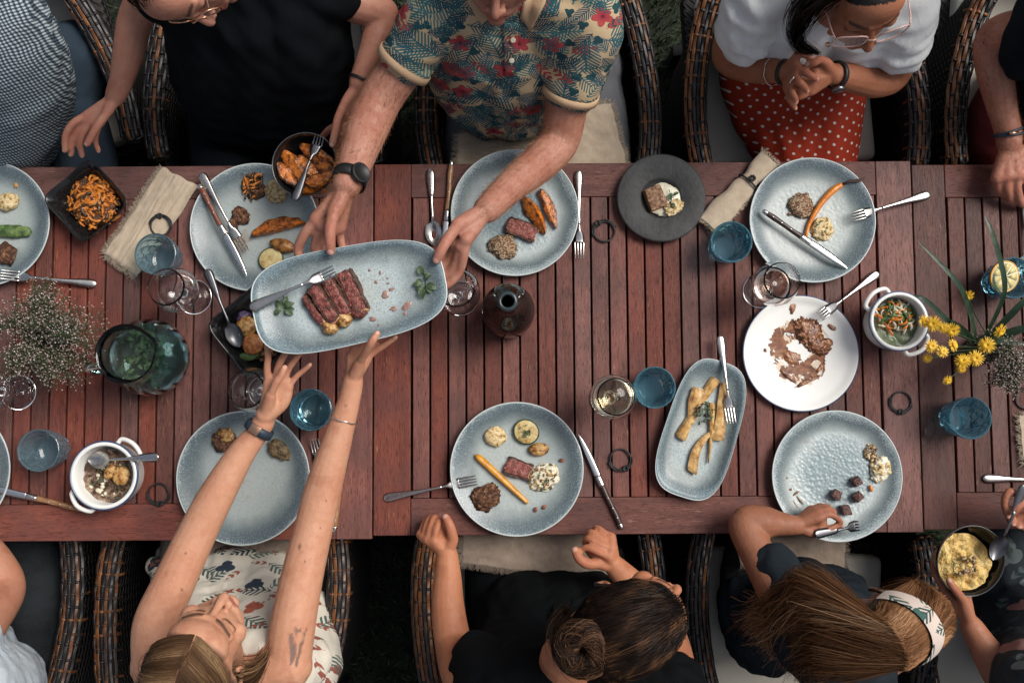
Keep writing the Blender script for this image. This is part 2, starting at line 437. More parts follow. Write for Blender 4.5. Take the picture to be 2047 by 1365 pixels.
# ------------------------------------------------------------------ tableware materials
def glaze(name, stops, Rr, hammered=.5):
    """speckled stoneware: stops are (r/R, colour)"""
    g = Mat(name, .32, Specular_IOR_Level=.55); v = g.obj(); x, y, z = g.xyz(v)
    r = g.vm('LENGTH', g.vec(x, y, 0.)) / Rr
    big = g.noise(v, 14, 3) - .5; sp = g.noise(v, 390, 2, .85); sp2 = g.noise(v, 900, 1, .5)
    c = g.ramp(r + big * .22 + (sp - .5) * .30, stops)
    rw = r.sm(.45, .85, .35, .85); c = g.mix(c, (.62, .67, .65), sp.sm(.54, .64) * .30 * rw); c = g.mix(c, (.045, .075, .095), sp.sm(.48, .38) * .60 * rw)
    g.set(Base_Color=c, Roughness=sp2.sm(.3, .7, .22, .42))
    st = g.noise(g.vm('ADD', v, g.vm('SCALE', (3., 7., 5.), g.rnd())), 19, 4, .65); c = g.mix(c, (.27, .20, .13), (st + (r - .35) * -.16).sm(.60, .70) * .42); g.set(Base_Color=c)
    ham = g.voro(v, 135, 0, feature='SMOOTH_F1'); m = r.sm(.80, .55)
    g.bump(ham * m * hammered + sp * .10, .5, .004); return g.m
LITE, MID, DARK, EDGE = (.42, .455, .43), (.215, .255, .255), (.095, .130, .143), (.62, .66, .65)
GLZ_A = glaze('speckled_glaze_pale_centre', [(0, LITE), (.60, (.36, .41, .40)), (.72, MID), (.84, DARK), (.965, (.11, .15, .17)), (1, (.30, .35, .36))], .152, .25)
GLZ_B = glaze('speckled_glaze_pale_ring', [(0, (.21, .275, .30)), (.42, (.24, .31, .33)), (.66, (.44, .50, .50)), (.78, MID), (.88, DARK), (1, (.36, .42, .43))], .152, .8)
GLZ_RIM = flat('pale_glaze_rim', (.50, .56, .56), .3)
ENAMEL = mottled('white_enamel', [(0, (.70, .70, .67)), (1, (.78, .78, .75))], 9, .18, 0)
BLUE_RIM = flat('blue_enamel_rim', (.035, .065, .14), .25)
SLATE = mottled('black_slate', [(0, (.016, .0165, .017)), (1, (.036, .037, .038))], 26, .62, .4)
BLACK = mottled('black_gloss_ceramic', [(0, (.006, .006, .0065)), (1, (.012, .012, .0125))], 20, .16, 0)
def metal(name, c, rough, scr=.2):
    g = Mat(name, rough, Base_Color=c, Metallic=1.); n = g.noise(g.obj(), 90, 4, .7); g.set(Roughness=n.sm(.3, .7, rough * .92, rough * 1.08)); return g.m
STEEL = metal('brushed_steel', (.62, .60, .57), .27); DSTEEL = metal('dark_steel', (.20, .20, .21), .34); BLADE = metal('polished_blade', (.78, .78, .77), .2)
GOLD = metal('rose_gold', (.80, .45, .28), .25); SILVER = metal('silver', (.78, .77, .75), .22)
def handle_wood(name, a, b):
    g = Mat(name, .38); v = g.obj(); x, y, z = g.xyz(v); n = g.noise(g.vec(x * .12, y, z), 420, 4, .6); g.set(Base_Color=g.ramp(n.sm(.3, .7), [(0, a), (1, b)])); g.bump(n, .2, .001); return g.m
HW_TAN = handle_wood('tan_knife_wood', (.17, .075, .03), (.40, .22, .11)); HW_RED = handle_wood('red_knife_wood', (.11, .032, .016), (.22, .075, .04)); HW_DK = handle_wood('dark_knife_wood', (.022, .012, .010), (.065, .035, .028))
def glassm(name, c, rough=.0, ior=1.46):
    return Mat(name, rough, Base_Color=c, Transmission_Weight=1., IOR=ior).m
CLEAR = glassm('clear_glass', (.985, .985, .98)); BLUEG = Mat('blue_glass', .0, Base_Color=(.50, .72, .82), Transmission_Weight=.90, IOR=1.40).m; BLUED = Mat('deep_blue_glass', .0, Base_Color=(.30, .65, .80), Transmission_Weight=.86, IOR=1.42).m; JUGG = glassm('smoky_blue_glass', (.64, .85, .87), 0, 1.38); BROWN = flat('dark_bottle_glass', (.010, .006, .005), .06, Specular_IOR_Level=.6)
WATER = glassm('water', (.90, .95, .93), 0, 1.33); WINE = glassm('white_wine', (.93, .84, .62), 0, 1.34); ROSE = glassm('rose_wine', (.93, .72, .60), 0, 1.34)
def linen(name, a, b):
    g = Mat(name, .95, Sheen_Weight=.2); v = g.obj(); x, y, z = g.xyz(v); wv = (x * 3600.).sin() * (y * 3600.).sin(); n = g.noise(v, 45, 4); n2 = g.noise(g.vec(x, y * .08, z), 600, 2)
    g.set(Base_Color=g.ramp(n * .6 + n2 * .4, [(.3, a), (.7, b)])); g.bump(n * 1.2 + wv * .12 + n2 * .4, .5, .003); return g.m
LINEN = linen('beige_linen', (.37, .29, .205), (.52, .425, .32)); LINEN_D = linen('taupe_linen', (.19, .145, .11), (.30, .235, .185))
LEATHER = flat('black_leather_cord', (.010, .010, .011), .55)

# ------------------------------------------------------------------ plates
PR = .152
_pp = [(0, .004), (.085, .004), (.090, .0), (.096, .0), (.098, .005), (.125, .0105), (.145, .0185), (.1505, .0225), (.1525, .0245), (.1515, .0262), (.1490, .0258), (.142, .0228), (.128, .0165), (.112, .0115), (.100, .0094), (.06, .0088), (0, .0087)]
M_PLATE = {}
def plate(px, py, rpx, gl, label, group='speckled dinner plates'):
    z = TZ + .024; p = W(px, py, z); k = rpx / PXM(z) / .1525
    o = thing('dinner_plate', label, 'plate', (p.x, p.y, TZ + .0006), rng.uniform(0, 6), group)
    key = gl.name
    if key not in M_PLATE:
        V, F = lathe(_pp, 96); M_PLATE[key] = (me('dish', V, F, gl), me('rim', *lathe([(.1500, .0242), (.1526, .0238), (.1534, .0250), (.1524, .0268), (.1500, .0264)], 96, close=True), GLZ_RIM))
    inst('dish', M_PLATE[key][0], o, scale=(k, k, 1)); inst('rim', M_PLATE[key][1], o, scale=(k, k, 1))
    return o
plate(-26, 447, 127, GLZ_A, 'speckled dinner plate with a green courgette piece, cut off by the left edge')
plate(509, 454, 130, GLZ_A, 'speckled dinner plate with sweet potato and courgette, left of the raised platter')
plate(1029, 425, 129, GLZ_B, 'speckled dinner plate under the forearm of the person in the tropical shirt')
plate(1624, 440, 127, GLZ_A, 'speckled dinner plate with a single whole carrot and a knife laid across')
plate(486, 955, 132, GLZ_A, 'nearly empty wet speckled dinner plate under the arms of the woman with the platter')
plate(1033, 937, 132, GLZ_A, 'speckled dinner plate in front of the woman with the dark bun')
plate(1673, 951, 129, GLZ_B, 'speckled dinner plate with meat cubes in front of the girl')
plate(-112, 940, 132, GLZ_A, 'speckled dinner plate showing only a sliver at the left edge, beside the knife')

def platter(c, ang, L, Wd, label, z):
    """rounded oblong platter with a raised rim"""
    t = thing('oblong_platter', label, 'platter', (c.x, c.y, z), ang, 'speckled oblong platters')
    n = 96
    def ring(k, zz, inset):
        out = []
        for i in range(n):
            a = 2 * math.pi * i / n; e = 3.3
            cx_, sx_ = math.cos(a), math.sin(a)
            r = (abs(cx_) ** e + abs(sx_) ** e) ** (-1 / e)
            out.append(((L / 2 - inset) * r * cx_ * k, (Wd / 2 - inset) * r * sx_ * (k) * (1 - .05 * r * cx_), zz))
        return out
    rings = [ring(.001, .004, 0), ring(.72, .004, 0), ring(.74, 0, 0), ring(.80, .003, 0), ring(.93, .013, 0), ring(1, .0225, 0), ring(1.004, .0245, 0), ring(1, .0265, .002), ring(.94, .0225, .002), ring(.86, .0145, .002), ring(.76, .0095, .002), ring(.5, .0085, .002), ring(.001, .0085, 0)]
    V = [v for r in rings for v in r]; F = []
    for j in range(len(rings) - 1):
        for i in range(n):
            i2 = (i + 1) % n; F.append((j * n + i, j * n + i2, (j + 1) * n + i2, (j + 1) * n + i))
    d = mk('dish', V, F, glaze2(L, Wd), t)
    rv = [ring(.996, .0243, 0), ring(1.006, .0238, 0), ring(1.0085, .0254, 0), ring(1.0045, .0272, 0), ring(.992, .0268, 0)]
    V = [v for r in rv for v in r]; F = []
    for j in range(5):
        for i in range(n): i2 = (i + 1) % n; j2 = (j + 1) % 5; F.append((j * n + i, j * n + i2, j2 * n + i2, j2 * n + i))
    mk('rim', V, F, GLZ_RIM, t)
    return t
def glaze2(L, Wd):
    g = Mat('speckled_glaze_oblong', .32, Specular_IOR_Level=.55); v = g.obj(); x, y, z = g.xyz(v)
    e = g.f('POWER', g.f('POWER', (x / (L / 2)).abs(), 3.) + g.f('POWER', (y / (Wd / 2)).abs(), 3.), 1 / 3.)
    big = g.noise(v, 14, 3) - .5; sp = g.noise(v, 390, 2, .85)
    c = g.ramp(e + big * .38 + (sp - .5) * .30, [(0, LITE), (.55, (.38, .45, .455)), (.72, MID), (.88, DARK), (1, (.15, .21, .235))])
    c = g.mix(c, (.62, .67, .65), sp.sm(.54, .64) * .30); c = g.mix(c, (.045, .075, .095), sp.sm(.48, .38) * .50)
    g.set(Base_Color=c); g.bump(sp, .15, .003); return g.m
PZ = 1.085                                       # underside of the platter held in the air
_pc = W(699, 591, PZ + .02)
platter(_pc, R(11.5), .387, .196, 'speckled oblong platter of sliced steak held in the air by four hands', PZ)
_p2 = W(1402, 857, TZ + .02)
platter(_p2, R(72), .325, .166, 'speckled oblong platter of roast parsnips standing on the table', TZ + .0006)

def sauced():
    g = Mat('sauce_stained_enamel', .4, Specular_IOR_Level=.3); v = g.obj(); x, y, z = g.xyz(v); wn = g.noise(v, 22, 3, .6, out=1); wv = g.vm('ADD', v, g.vm('SCALE', g.vm('SUBTRACT', wn, (.5, .5, .5)), .045)); wx, wy, wz = g.xyz(wv)
    r = g.vm('LENGTH', g.vec(wx * 1.05, wy * .95 - .004, 0.)); ring = r.sm(.010, .034) * r.sm(.094, .066); n1 = g.noise(wv, 26, 4, .6, dist=1.2); n2 = g.noise(g.vec(wx, wy * 2.2, wz), 48, 4, .65)
    c = g.mix((.74, .74, .71), (.56, .40, .25), (n2 + (ring - 1.) * .40).sm(.44, .50) * .75); m = (n1 + (ring - 1.) * .40).sm(.44, .458); c = g.mix(c, g.ramp(n2.sm(.3, .7), [(0, (.05, .014, .006)), (.5, (.17, .055, .020)), (1, (.30, .125, .05))]), m)
    g.set(Base_Color=c); g.bump(m, .5, .002); return g.m
SAUCED = sauced()
# white enamel plate with blue rim
def lathe_thing(name, label, cat, px, py, z, parts, group=None, rot=0, zbase=TZ + .0006):
    p = W(px, py, z); t = thing(name, label, cat, (p.x, p.y, zbase), rot, group)
    for nm, prof, mat, seg in parts: mk(nm, *lathe(prof, seg), mat, t)
    return t
R0 = 117 / PXM(TZ + .016)
lathe_thing('enamel_plate', 'white enamel plate with a blue rim, smeared with brown sauce', 'plate', 1601, 706, TZ + .016, [
    ('dish', [(0, 0), (R0 * .8, 0), (R0 * .9, .004), (R0 * .985, .014), (R0 * .985, .0165), (R0 * .965, .0165), (R0 * .895, .0075), (R0 * .8, .0028), (0, .0028)], SAUCED, 96),
    ('rim', [(R0 * .9835, .0138), (R0 * 1.0, .0142), (R0 * 1.0, .0170), (R0 * .9835, .0172)] + [(R0 * .9835, .0138)], BLUE_RIM, 96)])
R0 = 90 / PXM(TZ + .02)
lathe_thing('slate_plate', 'wide rimmed black matt plate with a small well, beside the rolled napkin', 'plate', 1321.5, 396, TZ + .02, [
    ('dish', [(0, .003), (.05, .003), (.055, 0), (.06, 0), (R0 - .01, .014), (R0, .019), (R0, .0215), (R0 - .004, .0225), (.050, .0195), (.047, .0180), (.044, .0125), (.036, .007), (0, .006)], SLATE, 96)])

# ------------------------------------------------------------------ bowls
def square_bowl(px, py, ang, half, h, label, z=TZ, mat=None, rad=7.5, cat='bowl'):
    zr = z + h; p = W(px, py, zr); t = thing('square_bowl', label, cat, (p.x, p.y, z + .0006), ang, 'black square bowls')
    n = 72
    def ring(s, zz, e=rad):
        o = []
        for i in range(n):
            a = 2 * math.pi * (i + .5) / n; c_, s_ = math.cos(a), math.sin(a); r = (abs(c_) ** e + abs(s_) ** e) ** (-1 / e)
            o.append((half * s * r * c_, half * s * r * s_, zz + .06 * h * (abs(c_ * s_) * 4 - 1) * (zz / h)))
        return o
    rs = [ring(.001, .002), ring(.50, .002), ring(.54, 0), ring(.60, .004), ring(.82, h * .45), ring(.97, h * .9), ring(1, h), ring(.985, h * 1.02), ring(.95, h), ring(.80, h * .5), ring(.58, .009), ring(.3, .0065), ring(.001, .0065)]
    V = [v for r in rs for v in r]; F = []
    for j in range(len(rs) - 1):
        for i in range(n): i2 = (i + 1) % n; F.append((j * n + i, j * n + i2, (j + 1) * n + i2, (j + 1) * n + i))
    mk('shell', V, F, mat or BLACK, t); return t
SQ1 = square_bowl(173, 402, R(42), .0745, .052, 'black square bowl of orange vegetable stew between napkin and left plate')
SQ2 = square_bowl(513, 660, R(39), .0860, .050, 'black square bowl of roast vegetables partly hidden under the raised platter')
def round_bowl(name, label, c, r, h, ang, tilt, mat=None):
    """deep bowl, a little egg shaped; c is the centre of its rim"""
    t = thing(name, label, 'bowl', (c.x, c.y, c.z - h)); t.rotation_euler = (tilt[0], tilt[1], ang)
    prof = [(0, .003), (.45 * r, .003), (.47 * r, 0), (.52 * r, .002), (.78 * r, h * .32), (.95 * r, h * .74), (r, h), (r * .99, h * 1.025), (r * .965, h), (r * .91, h * .74), (r * .74, h * .34), (.48 * r, .010), (0, .007)]
    mk('shell', *lathe(prof, 64, lambda a, i, rr, z: rr * (1 + .07 * math.cos(a) + .03 * math.cos(2 * a))), mat or BLACK, t)
    mk('rim', *lathe([(r * .975, h * 1.005), (r * 1.004, h), (r * 1.008, h * 1.02), (r * .985, h * 1.035), (r * .975, h * 1.005)], 64, lambda a, i, rr, z: rr * (1 + .07 * math.cos(a) + .03 * math.cos(2 * a))), flat('worn_bowl_rim', (.06, .06, .062), .25), t)
    return t
BW1c = W(617, 322, .90); BW1 = round_bowl('round_bowl', 'black round bowl of sweet potato wedges held at the table edge', BW1c, 66 / PXM(.90), .062, R(200), (R(-4), R(6)))
BW2c = W(1938, 1120, .86); BW2 = round_bowl('round_bowl', 'black round bowl of yellow mash held by the person in the floral dress', BW2c, 69 / PXM(.86), .060, R(70), (R(3), R(-5)))

def pot(px, py, rpx, h, hang, label):
    z = TZ + h; r = rpx / PXM(z); p = W(px, py, z); t = thing('enamel_pot', label, 'pot', (p.x, p.y, TZ + .0006), 0, 'small white enamel pots')
    mk('body', *lathe([(0, .002), (r * .74, .002), (r * .80, .006), (r * .90, h * .35), (r * .90, h * .8), (r * .97, h * .985), (r * 1.0, h), (r * .965, h * 1.01), (r * .86, h * .80), (r * .85, h * .3), (r * .74, .008), (0, .006)], 64), ENAMEL, t)
    mk('rim', *lathe([(r * .965, h * .975), (r * 1.012, h * .985), (r * 1.012, h * 1.02), (r * .97, h * 1.03)] + [(r * .965, h * .975)], 64), BLUE_RIM, t)
    mk('lip', *lathe([(r * .86, h * .99), (r * .968, h * 1.0), (r * .968, h * 1.035), (r * .86, h * 1.02)] + [(r * .86, h * .99)], 64), ENAMEL, t)
    for a in (hang, hang + math.pi):
        d = Vector((math.cos(a), math.sin(a), 0)); s = Vector((-d.y, d.x, 0)); b = d * r * .92 + Vector((0, 0, h * .84))
        mk('handle', *tube(spline([b + s * .030 - d * .004, b + s * .029 + d * .012, b + d * .022 + Vector((0, 0, .004)), b - s * .029 + d * .012, b - s * .030 - d * .004], 18), .0052, 10), ENAMEL, t)
    return t
pot(208, 950, 68, .085, R(48), 'white enamel pot of mushroom stew with a spoon, near the bottom left')
pot(1797, 642, 60, .085, R(150) - math.pi / 2 + R(70), 'white enamel pot of shredded vegetables beside the yellow flowers')

# ------------------------------------------------------------------ glasses
def tumbler(px, py, label, kind=0, water=False, r=.0475, h=.086):
    """px, py: middle of the foot"""
    p = W(px, py, TZ); t = thing('glass_tumbler', label, 'glass', (p.x, p.y, TZ + .0006), rng.uniform(0, 6), 'blue glass tumblers')
    o = [(0, 0), (.022, 0), (.030, .001), (.0355, .006)] + [(.0355 + (r - .0355) * (i / 10) ** .8, .006 + (h - .006) * i / 10) for i in range(1, 11)]
    i_ = [(r - .0020, h + .001), (r - .0042, h - .002)] + [(r - .0042 - (r - .0355) * (1 - k / 6) ** 1.2 * .9, .014 + (h - .018) * k / 6) for k in range(5, -1, -1)] + [(.026, .0105), (0, .010)]
    prof = o + i_; no = len(o)
    def fn(a, i, rr, z):
        if 2 < i < no - 2:
            return rr * (1 + .075 * (abs(math.sin(5 * a + z * 60)) - .5) + .075 * (abs(math.sin(5 * a - z * 60)) - .5))
        return rr
    mk('glass_wall', *lathe(prof, 40, fn), (BLUEG, BLUED)[kind], t, smooth=False)
    if water: mk('water', *lathe([(0, .0108), (.025, .0112), (.0300, .0150), (.0335, .045), (0, .045)], 48), WATER, t)
    return t
tumbler(337, 519, 'pale blue tumbler standing by the beige napkin on the left', 0)
tumbler(112, 897, 'pale blue tumbler left of the mushroom pot', 0)
tumbler(636, 819, 'deep blue tumbler between the arms of the woman with the platter', 1, True)
tumbler(1446, 496, 'deep blue tumbler below the rolled napkin', 1)
tumbler(1298, 776, 'deep blue tumbler touching the glass of white wine', 1)
tumbler(1906, 835, 'deep blue tumbler below the yellow flowers', 1)
LEMON_T = tumbler(1990, 565, 'deep blue tumbler holding a lemon slice', 1, True)
def wineglass(px, py, label, fill=None, lvl=.5, h=.195, fr=.041, br=.051):
    p = W(px, py, TZ); t = thing('wine_glass', label, 'wine glass', (p.x, p.y, TZ + .0006), 0, 'stemmed wine glasses')
    b0 = .082
    bowl = lambda u: (br * (math.sin(math.pi * min(1, u * .62 + .02) ** .72)) if u < .95 else 0)
    B = [(0.0045, b0 - .004)] + [(max(.0045, br * (1 - (1 - min(u / .45, 1)) ** 2) ** .5 * (1 - .24 * max(0, (u - .45) / .55) ** 1.5)), b0 + (h - b0) * u) for u in np.linspace(.03, 1, 16)]
    I = [(max(0.0, r_ - .0011), z_ + (.0008 if i < 3 else 0)) for i, (r_, z_) in enumerate(B[1:])][::-1]
    prof = [(0, 0), (fr * .9, 0), (fr, .0012), (fr, .0022), (fr * .5, .0035), (.008, .008), (.0042, .016), (.0036, .045), (.0040, b0 - .010)] + B + I + [(0, b0 + .002)]
    mk('glass_body', *lathe(prof, 64), CLEAR, t)
    if fill:
        Q = [(max(0, r_ - .0016), z_ + .001) for r_, z_ in B[1:] if (z_ - b0) / (h - b0) <= lvl]
        mk('wine', *lathe([(0, b0 + .0035)] + Q + [(0, Q[-1][1])], 48), fill, t)
    return t
wineglass(389, 594, 'empty wine glass between the tumbler and the left spoon')
wineglass(38, 784, 'wine glass below the baby\'s breath, bowl cut off by the left edge')
wineglass(536, 782, 'wine glass behind the raised hand with the blue watch', None)
wineglass(1519, 582, 'wine glass with a little rose wine beside the carrot plate', ROSE, .25)
wineglass(1214, 795, 'glass of white wine below the middle of the table', WINE, .55)
wineglass(921, 597, 'wine glass under the right end of the raised platter')

# jug
p = W(318, 717, TZ); jug = thing('glass_jug', 'smoky blue glass jug of water with herbs', 'jug', (p.x, p.y, TZ + .0006), 0)
jo = [(0, 0), (.060, 0), (.072, .006), (.084, .03), (.0885, .058), (.085, .090), (.074, .118), (.062, .140), (.057, .160), (.058, .185), (.064, .205)]
ji = [(.0615, .206), (.0545, .185), (.0535, .160), (.0585, .140), (.070, .118), (.081, .090), (.0845, .058), (.080, .032), (.068, .012), (0, .010)]
def jf(a, i, r, z):
    k = 1 + (.022 * math.sin(9 * a + z * 60) * math.sin(9 * a - z * 60) if 2 < i < 7 else 0)
    sp = max(0, math.cos(a - R(20))) ** 24
    return r * k * (1 + .16 * sp * max(0, (z - .17) / .035))
mk('glass_wall', *lathe(jo + ji, 128, jf), JUGG, jug)
mk('water', *lathe([(0, .0108), (.0675, .0128), (.0795, .032), (.084, .058), (.0805, .090), (.0765, .100), (0, .100)], 64), Mat('herb_water', .05, Base_Color=(.86, .94, .86), Transmission_Weight=.97, IOR=1.33).m, jug)
mk('handle', *tube(spline([Vector((-.058, -.020, .180)), Vector((-.088, -.030, .176)), Vector((-.104, -.036, .13)), Vector((-.100, -.034, .09)), Vector((-.083, -.028, .06))], 20), .0075, 12), JUGG, jug)
# bottle
p = W(1016, 628, TZ)
BOT = thing('glass_bottle', 'dark glass bottle with an open neck, standing in the middle', 'bottle', (p.x, p.y, TZ + .0006))
mk('body', *lathe([(0, 0), (.052, 0), (.0595, .006), (.061, .03), (.0605, .10), (.056, .125), (.042, .150), (.026, .172), (.0195, .195), (.0175, .235), (.0175, .262), (.0195, .264), (.0195, .276), (.0170, .278), (.0125, .277), (.0115, .262), (.0115, .10), (0, .09)], 72), BROWN, BOT)
mk('neck_ring', *lathe([(.0175, .258), (.0212, .262), (.0212, .276), (.0175, .2795), (.0135, .279), (.0175, .258)], 48), flat('smoky_lip', (.03, .045, .05), .15), BOT)

# ------------------------------------------------------------------ cutlery
def lay(t, a, b):
    """turn a thing built along local +x (0 = handle end) from world point a towards b"""
    d = b - a; t.location = a
    t.rotation_euler = d.to_track_quat('X', 'Z').to_euler()
    return d.length
def blade_geo(stn, z0=0.):
    """stations (x, halfwidth_left, halfwidth_right, z, thick)"""
    V, F = [], []
    for x, l, r, z, th in stn:
        V += [(x, -r, z), (x, -r * .5, z + th), (x, l * .5, z + th), (x, l, z), (x, l * .5, z - th * .6), (x, -r * .5, z - th * .6)]
    for i in range(len(stn) - 1):
        for k in range(6): k2 = (k + 1) % 6; F.append((i * 6 + k, i * 6 + k2, (i + 1) * 6 + k2, (i + 1) * 6 + k))
    F.append((5, 4, 3, 2, 1, 0)); n = (len(stn) - 1) * 6; F.append(tuple(n + k for k in range(6)))
    return V, F
def sm_stn(stn, n=28): return [tuple(x) for x in spline(stn, n)]
def handle_stn(L):
    return [(0, .0012, .0012, .001, .0012), (.004, .0082, .0082, .001, .0018), (.012, .0108, .0108, .0012, .0022), (.03, .0100, .0100, .002, .0022), (.06, .0066, .0066, .004, .0022), (.10 * L / .2, .0036, .0036, .0068, .0024), (.125 * L / .2, .0032, .0032, .0072, .0024)]
def fork(a, b, label, mat=None, back=False, tmat=None):
    t = thing('fork', label, 'fork', group='forks'); L = lay(t, a, b); mat = mat or STEEL; sg = -1 if back else 1
    hs_ = handle_stn(L); xe = hs_[-1][0]
    mk('handle', *blade_geo(sm_stn(hs_)), mat, t)
    hd = mk('head', *blade_geo(sm_stn([(xe - .001, .0031, .0031, .0072, .0024), (xe + .012, .0040, .0040, .0066, .0022), (xe + .022, .0105, .0105, .005 - .001 * sg, .0014), (xe + .034, .0122, .0122, .0035 - .002 * sg, .0011), (xe + .040, .0122, .0122, .0035 - .0025 * sg, .0010)], 20)), mat, t)
    for k in range(4):
        y = -.0103 + .00687 * k; ys = y * .94
        x0 = xe + .0385; st = [(x0, .0023, .0023, .0035 - .0024 * sg, .0010), (x0 + .4 * (L - x0), .00205, .00205, .003, .0011), (x0 + .8 * (L - x0), .0017, .0017, .0045 + .0025 * sg, .0010), (L, .0006, .0006, .006 + .005 * sg, .0006)]
        V, F = blade_geo(sm_stn(st, 10)); mk('tine', [Vector((v[0], v[1] + (y + (ys - y) * (v[0] - x0) / (L - x0)), v[2])) for v in V], F, tmat or mat, hd)
    return t
def spoon(a, b, label, mat=None, deep=1):
    t = thing('spoon', label, 'spoon', group='spoons'); L = lay(t, a, b); mat = mat or STEEL
    hs_ = handle_stn(L); xe = L - .062
    hs_ = hs_[:5] + [(.6 * xe, .0038, .0038, .0068, .0024), (xe + .003, .0034, .0034, .0066, .0024)]
    mk('handle', *blade_geo(sm_stn(hs_)), mat, t)
    V, F = [], []; nu, nv = 20, 14
    for top in (0, 1):
        for i in range(nu + 1):
            u = i / nu; x = xe + (L - xe) * u; wd = .0205 * math.sin(math.pi * min(1, .06 + .94 * u)) ** .62 * (1 - .10 * (1 - u)) if u < 1 else .0008
            if u < .12: wd = max(wd * u / .12, .0034)
            for j in range(nv + 1):
                v = -1 + 2 * j / nv; dep = .0095 * deep * math.sin(math.pi * u) ** .8 * (1 - v * v)
                V.append((x, wd * v, .0058 - .004 * u - dep + .0012 * top))
    n1 = (nu + 1) * (nv + 1)
    for top in (0, 1):
        for i in range(nu):
            for j in range(nv):
                q = [top * n1 + i * (nv + 1) + j, top * n1 + i * (nv + 1) + j + 1, top * n1 + (i + 1) * (nv + 1) + j + 1, top * n1 + (i + 1) * (nv + 1) + j]
                F.append(q if top else q[::-1])
    mk('spoon_bowl', V, F, mat, t)
    return t
def knife(a, b, label, hw, flip=1, tilt=0):
    """a = butt of the handle, b = point of the blade"""
    t = thing('steak_knife', label, 'knife', group='steak knives'); L = lay(t, a, b)
    hl, bl = .105 * L / .225, .117 * L / .225; f = flip
    H = [(.012, .0062, .0062, .0052, .0050), (.03, .0080, .0066, .0052, .0056), (.055, .0066, .0060, .0052, .0056), (.085, .0058, .0066, .0052, .0054), (hl - .004, .0072, .0072, .0052, .0052)]
    H = [(x, (l if f > 0 else r), (r if f > 0 else l), z, th) for x, l, r, z, th in H]
    h = mk('handle', *blade_geo(sm_stn(H)), hw, t)
    mk('end_cap', *blade_geo(sm_stn([(-.001, .0025, .0025, .0052, .0025), (.003, .0058, .0058, .0052, .0045), (.0125, .0064, .0064, .0052, .0053)], 8)), STEEL, t)
    for x in (.028, .052, .078): mk('rivet', *ell((x, 0, .0106), (.0017, .0017, .0006), None, 2), STEEL, h)
    mk('bolster', *blade_geo(sm_stn([(hl - .005, .0075, .0075, .0052, .0054), (hl + .010, .0080, .0080, .0052, .0050), (hl + .020, .0086, .0080, .0050, .0035)], 8)), STEEL, t)
    B = [(hl + .0195, .0088, .0080, .0050, .0011), (hl + .05, .0100, .0078, .0046, .0010), (hl + .085, .0092, .0068, .0038, .0009), (L - .012, .0050, .0030, .0030, .0007), (L, .0004, .0004, .0028, .0003)]
    B = [(x, (l if f > 0 else r), (r if f > 0 else l), z, th) for x, l, r, z, th in B]
    mk('blade', *blade_geo(sm_stn(B)), BLADE, t)
    return t
S1 = TZ + .002; PLZ = TZ + .027                                   # on the table, on a plate rim
Wz = lambda x, y, z=S1: W(x, y, z)
fork(Wz(193, 568), Wz(3, 549, PLZ + .002), 'steel fork at the far left, its tines on the cut off plate')
fork(Wz(402, 346, PLZ), Wz(492, 506, TZ + .016), 'steel fork beside a brown handled knife, dirty tines on the plate', None, False, mottled('food_stained_steel', [(0, (.16, .07, .03)), (1, (.5, .42, .35))], 200, .4, 0, Metallic=.6))
knife(Wz(399, 369, PLZ + .001), Wz(494, 553, PLZ), 'steak knife with a red brown handle on the sweet potato plate', HW_RED, 1)
spoon(Wz(860, 338), Wz(868, 492), 'steel spoon lying left of the tan handled knife')
knife(Wz(903, 322), Wz(884, 545), 'steak knife with a tan handle beside the spoon', HW_TAN, -1)
fork(Wz(1156, 341), Wz(1158, 517), 'steel fork right of the plate under the forearm')
knife(Wz(1524, 422, PLZ), Wz(1694, 538, PLZ - .001), 'steak knife with a dark handle laid across the carrot plate', HW_DK, 1)
fork(Wz(1859, 388), Wz(1698, 436, PLZ), 'steel fork at the right of the carrot plate', None)
fork(Wz(1756, 545), Wz(1634, 636, TZ + .022), 'steel fork on the sauce smeared enamel plate')
fork(Wz(767, 996), Wz(956, 958, PLZ), 'steel fork left of the plate of the woman with the bun')
knife(Wz(1243, 1056), Wz(1155, 867), 'steak knife with a dark handle right of the plate of the woman with the bun', HW_DK, -1)
fork(Wz(1439, 671, TZ + .030), Wz(1461, 846, TZ + .020), 'steel fork on the parsnip platter')
fork(W(500, 616, PZ + .034), W(672, 541, PZ + .030), 'steel fork on the raised steak platter')
knife(Wz(167, 1018), Wz(-40, 968, PLZ), 'steak knife with a tan handle at the bottom left corner of the table', HW_TAN, 1)
spoon(Wz(413, 538, TZ + .056), Wz(480, 694, TZ + .038), 'black handled spoon resting in the bowl of roast vegetables', DSTEEL)
fork(W(588, 402, .915), W(640, 276, .900), 'dark fork lying across the bowl of sweet potato wedges', DSTEEL)
spoon(W(318, 913, TZ + .108), W(178, 920, TZ + .062), 'steel spoon standing in the mushroom pot')
fork(Wz(660, 1040, TZ + .012), Wz(629, 878, S1), 'steel fork half hidden under the arm of the woman with the platter')
knife(Wz(669, 1062), Wz(694, 860), 'steak knife half hidden under the arm of the woman with the platter', HW_TAN, 1)
fork(Wz(1964, 956), Wz(2140, 960), 'steel fork at the right edge, only its handle in view')
spoon(Wz(2050, 400), Wz(2048, 560), 'steel spoon at the far right edge above the lemon glass')

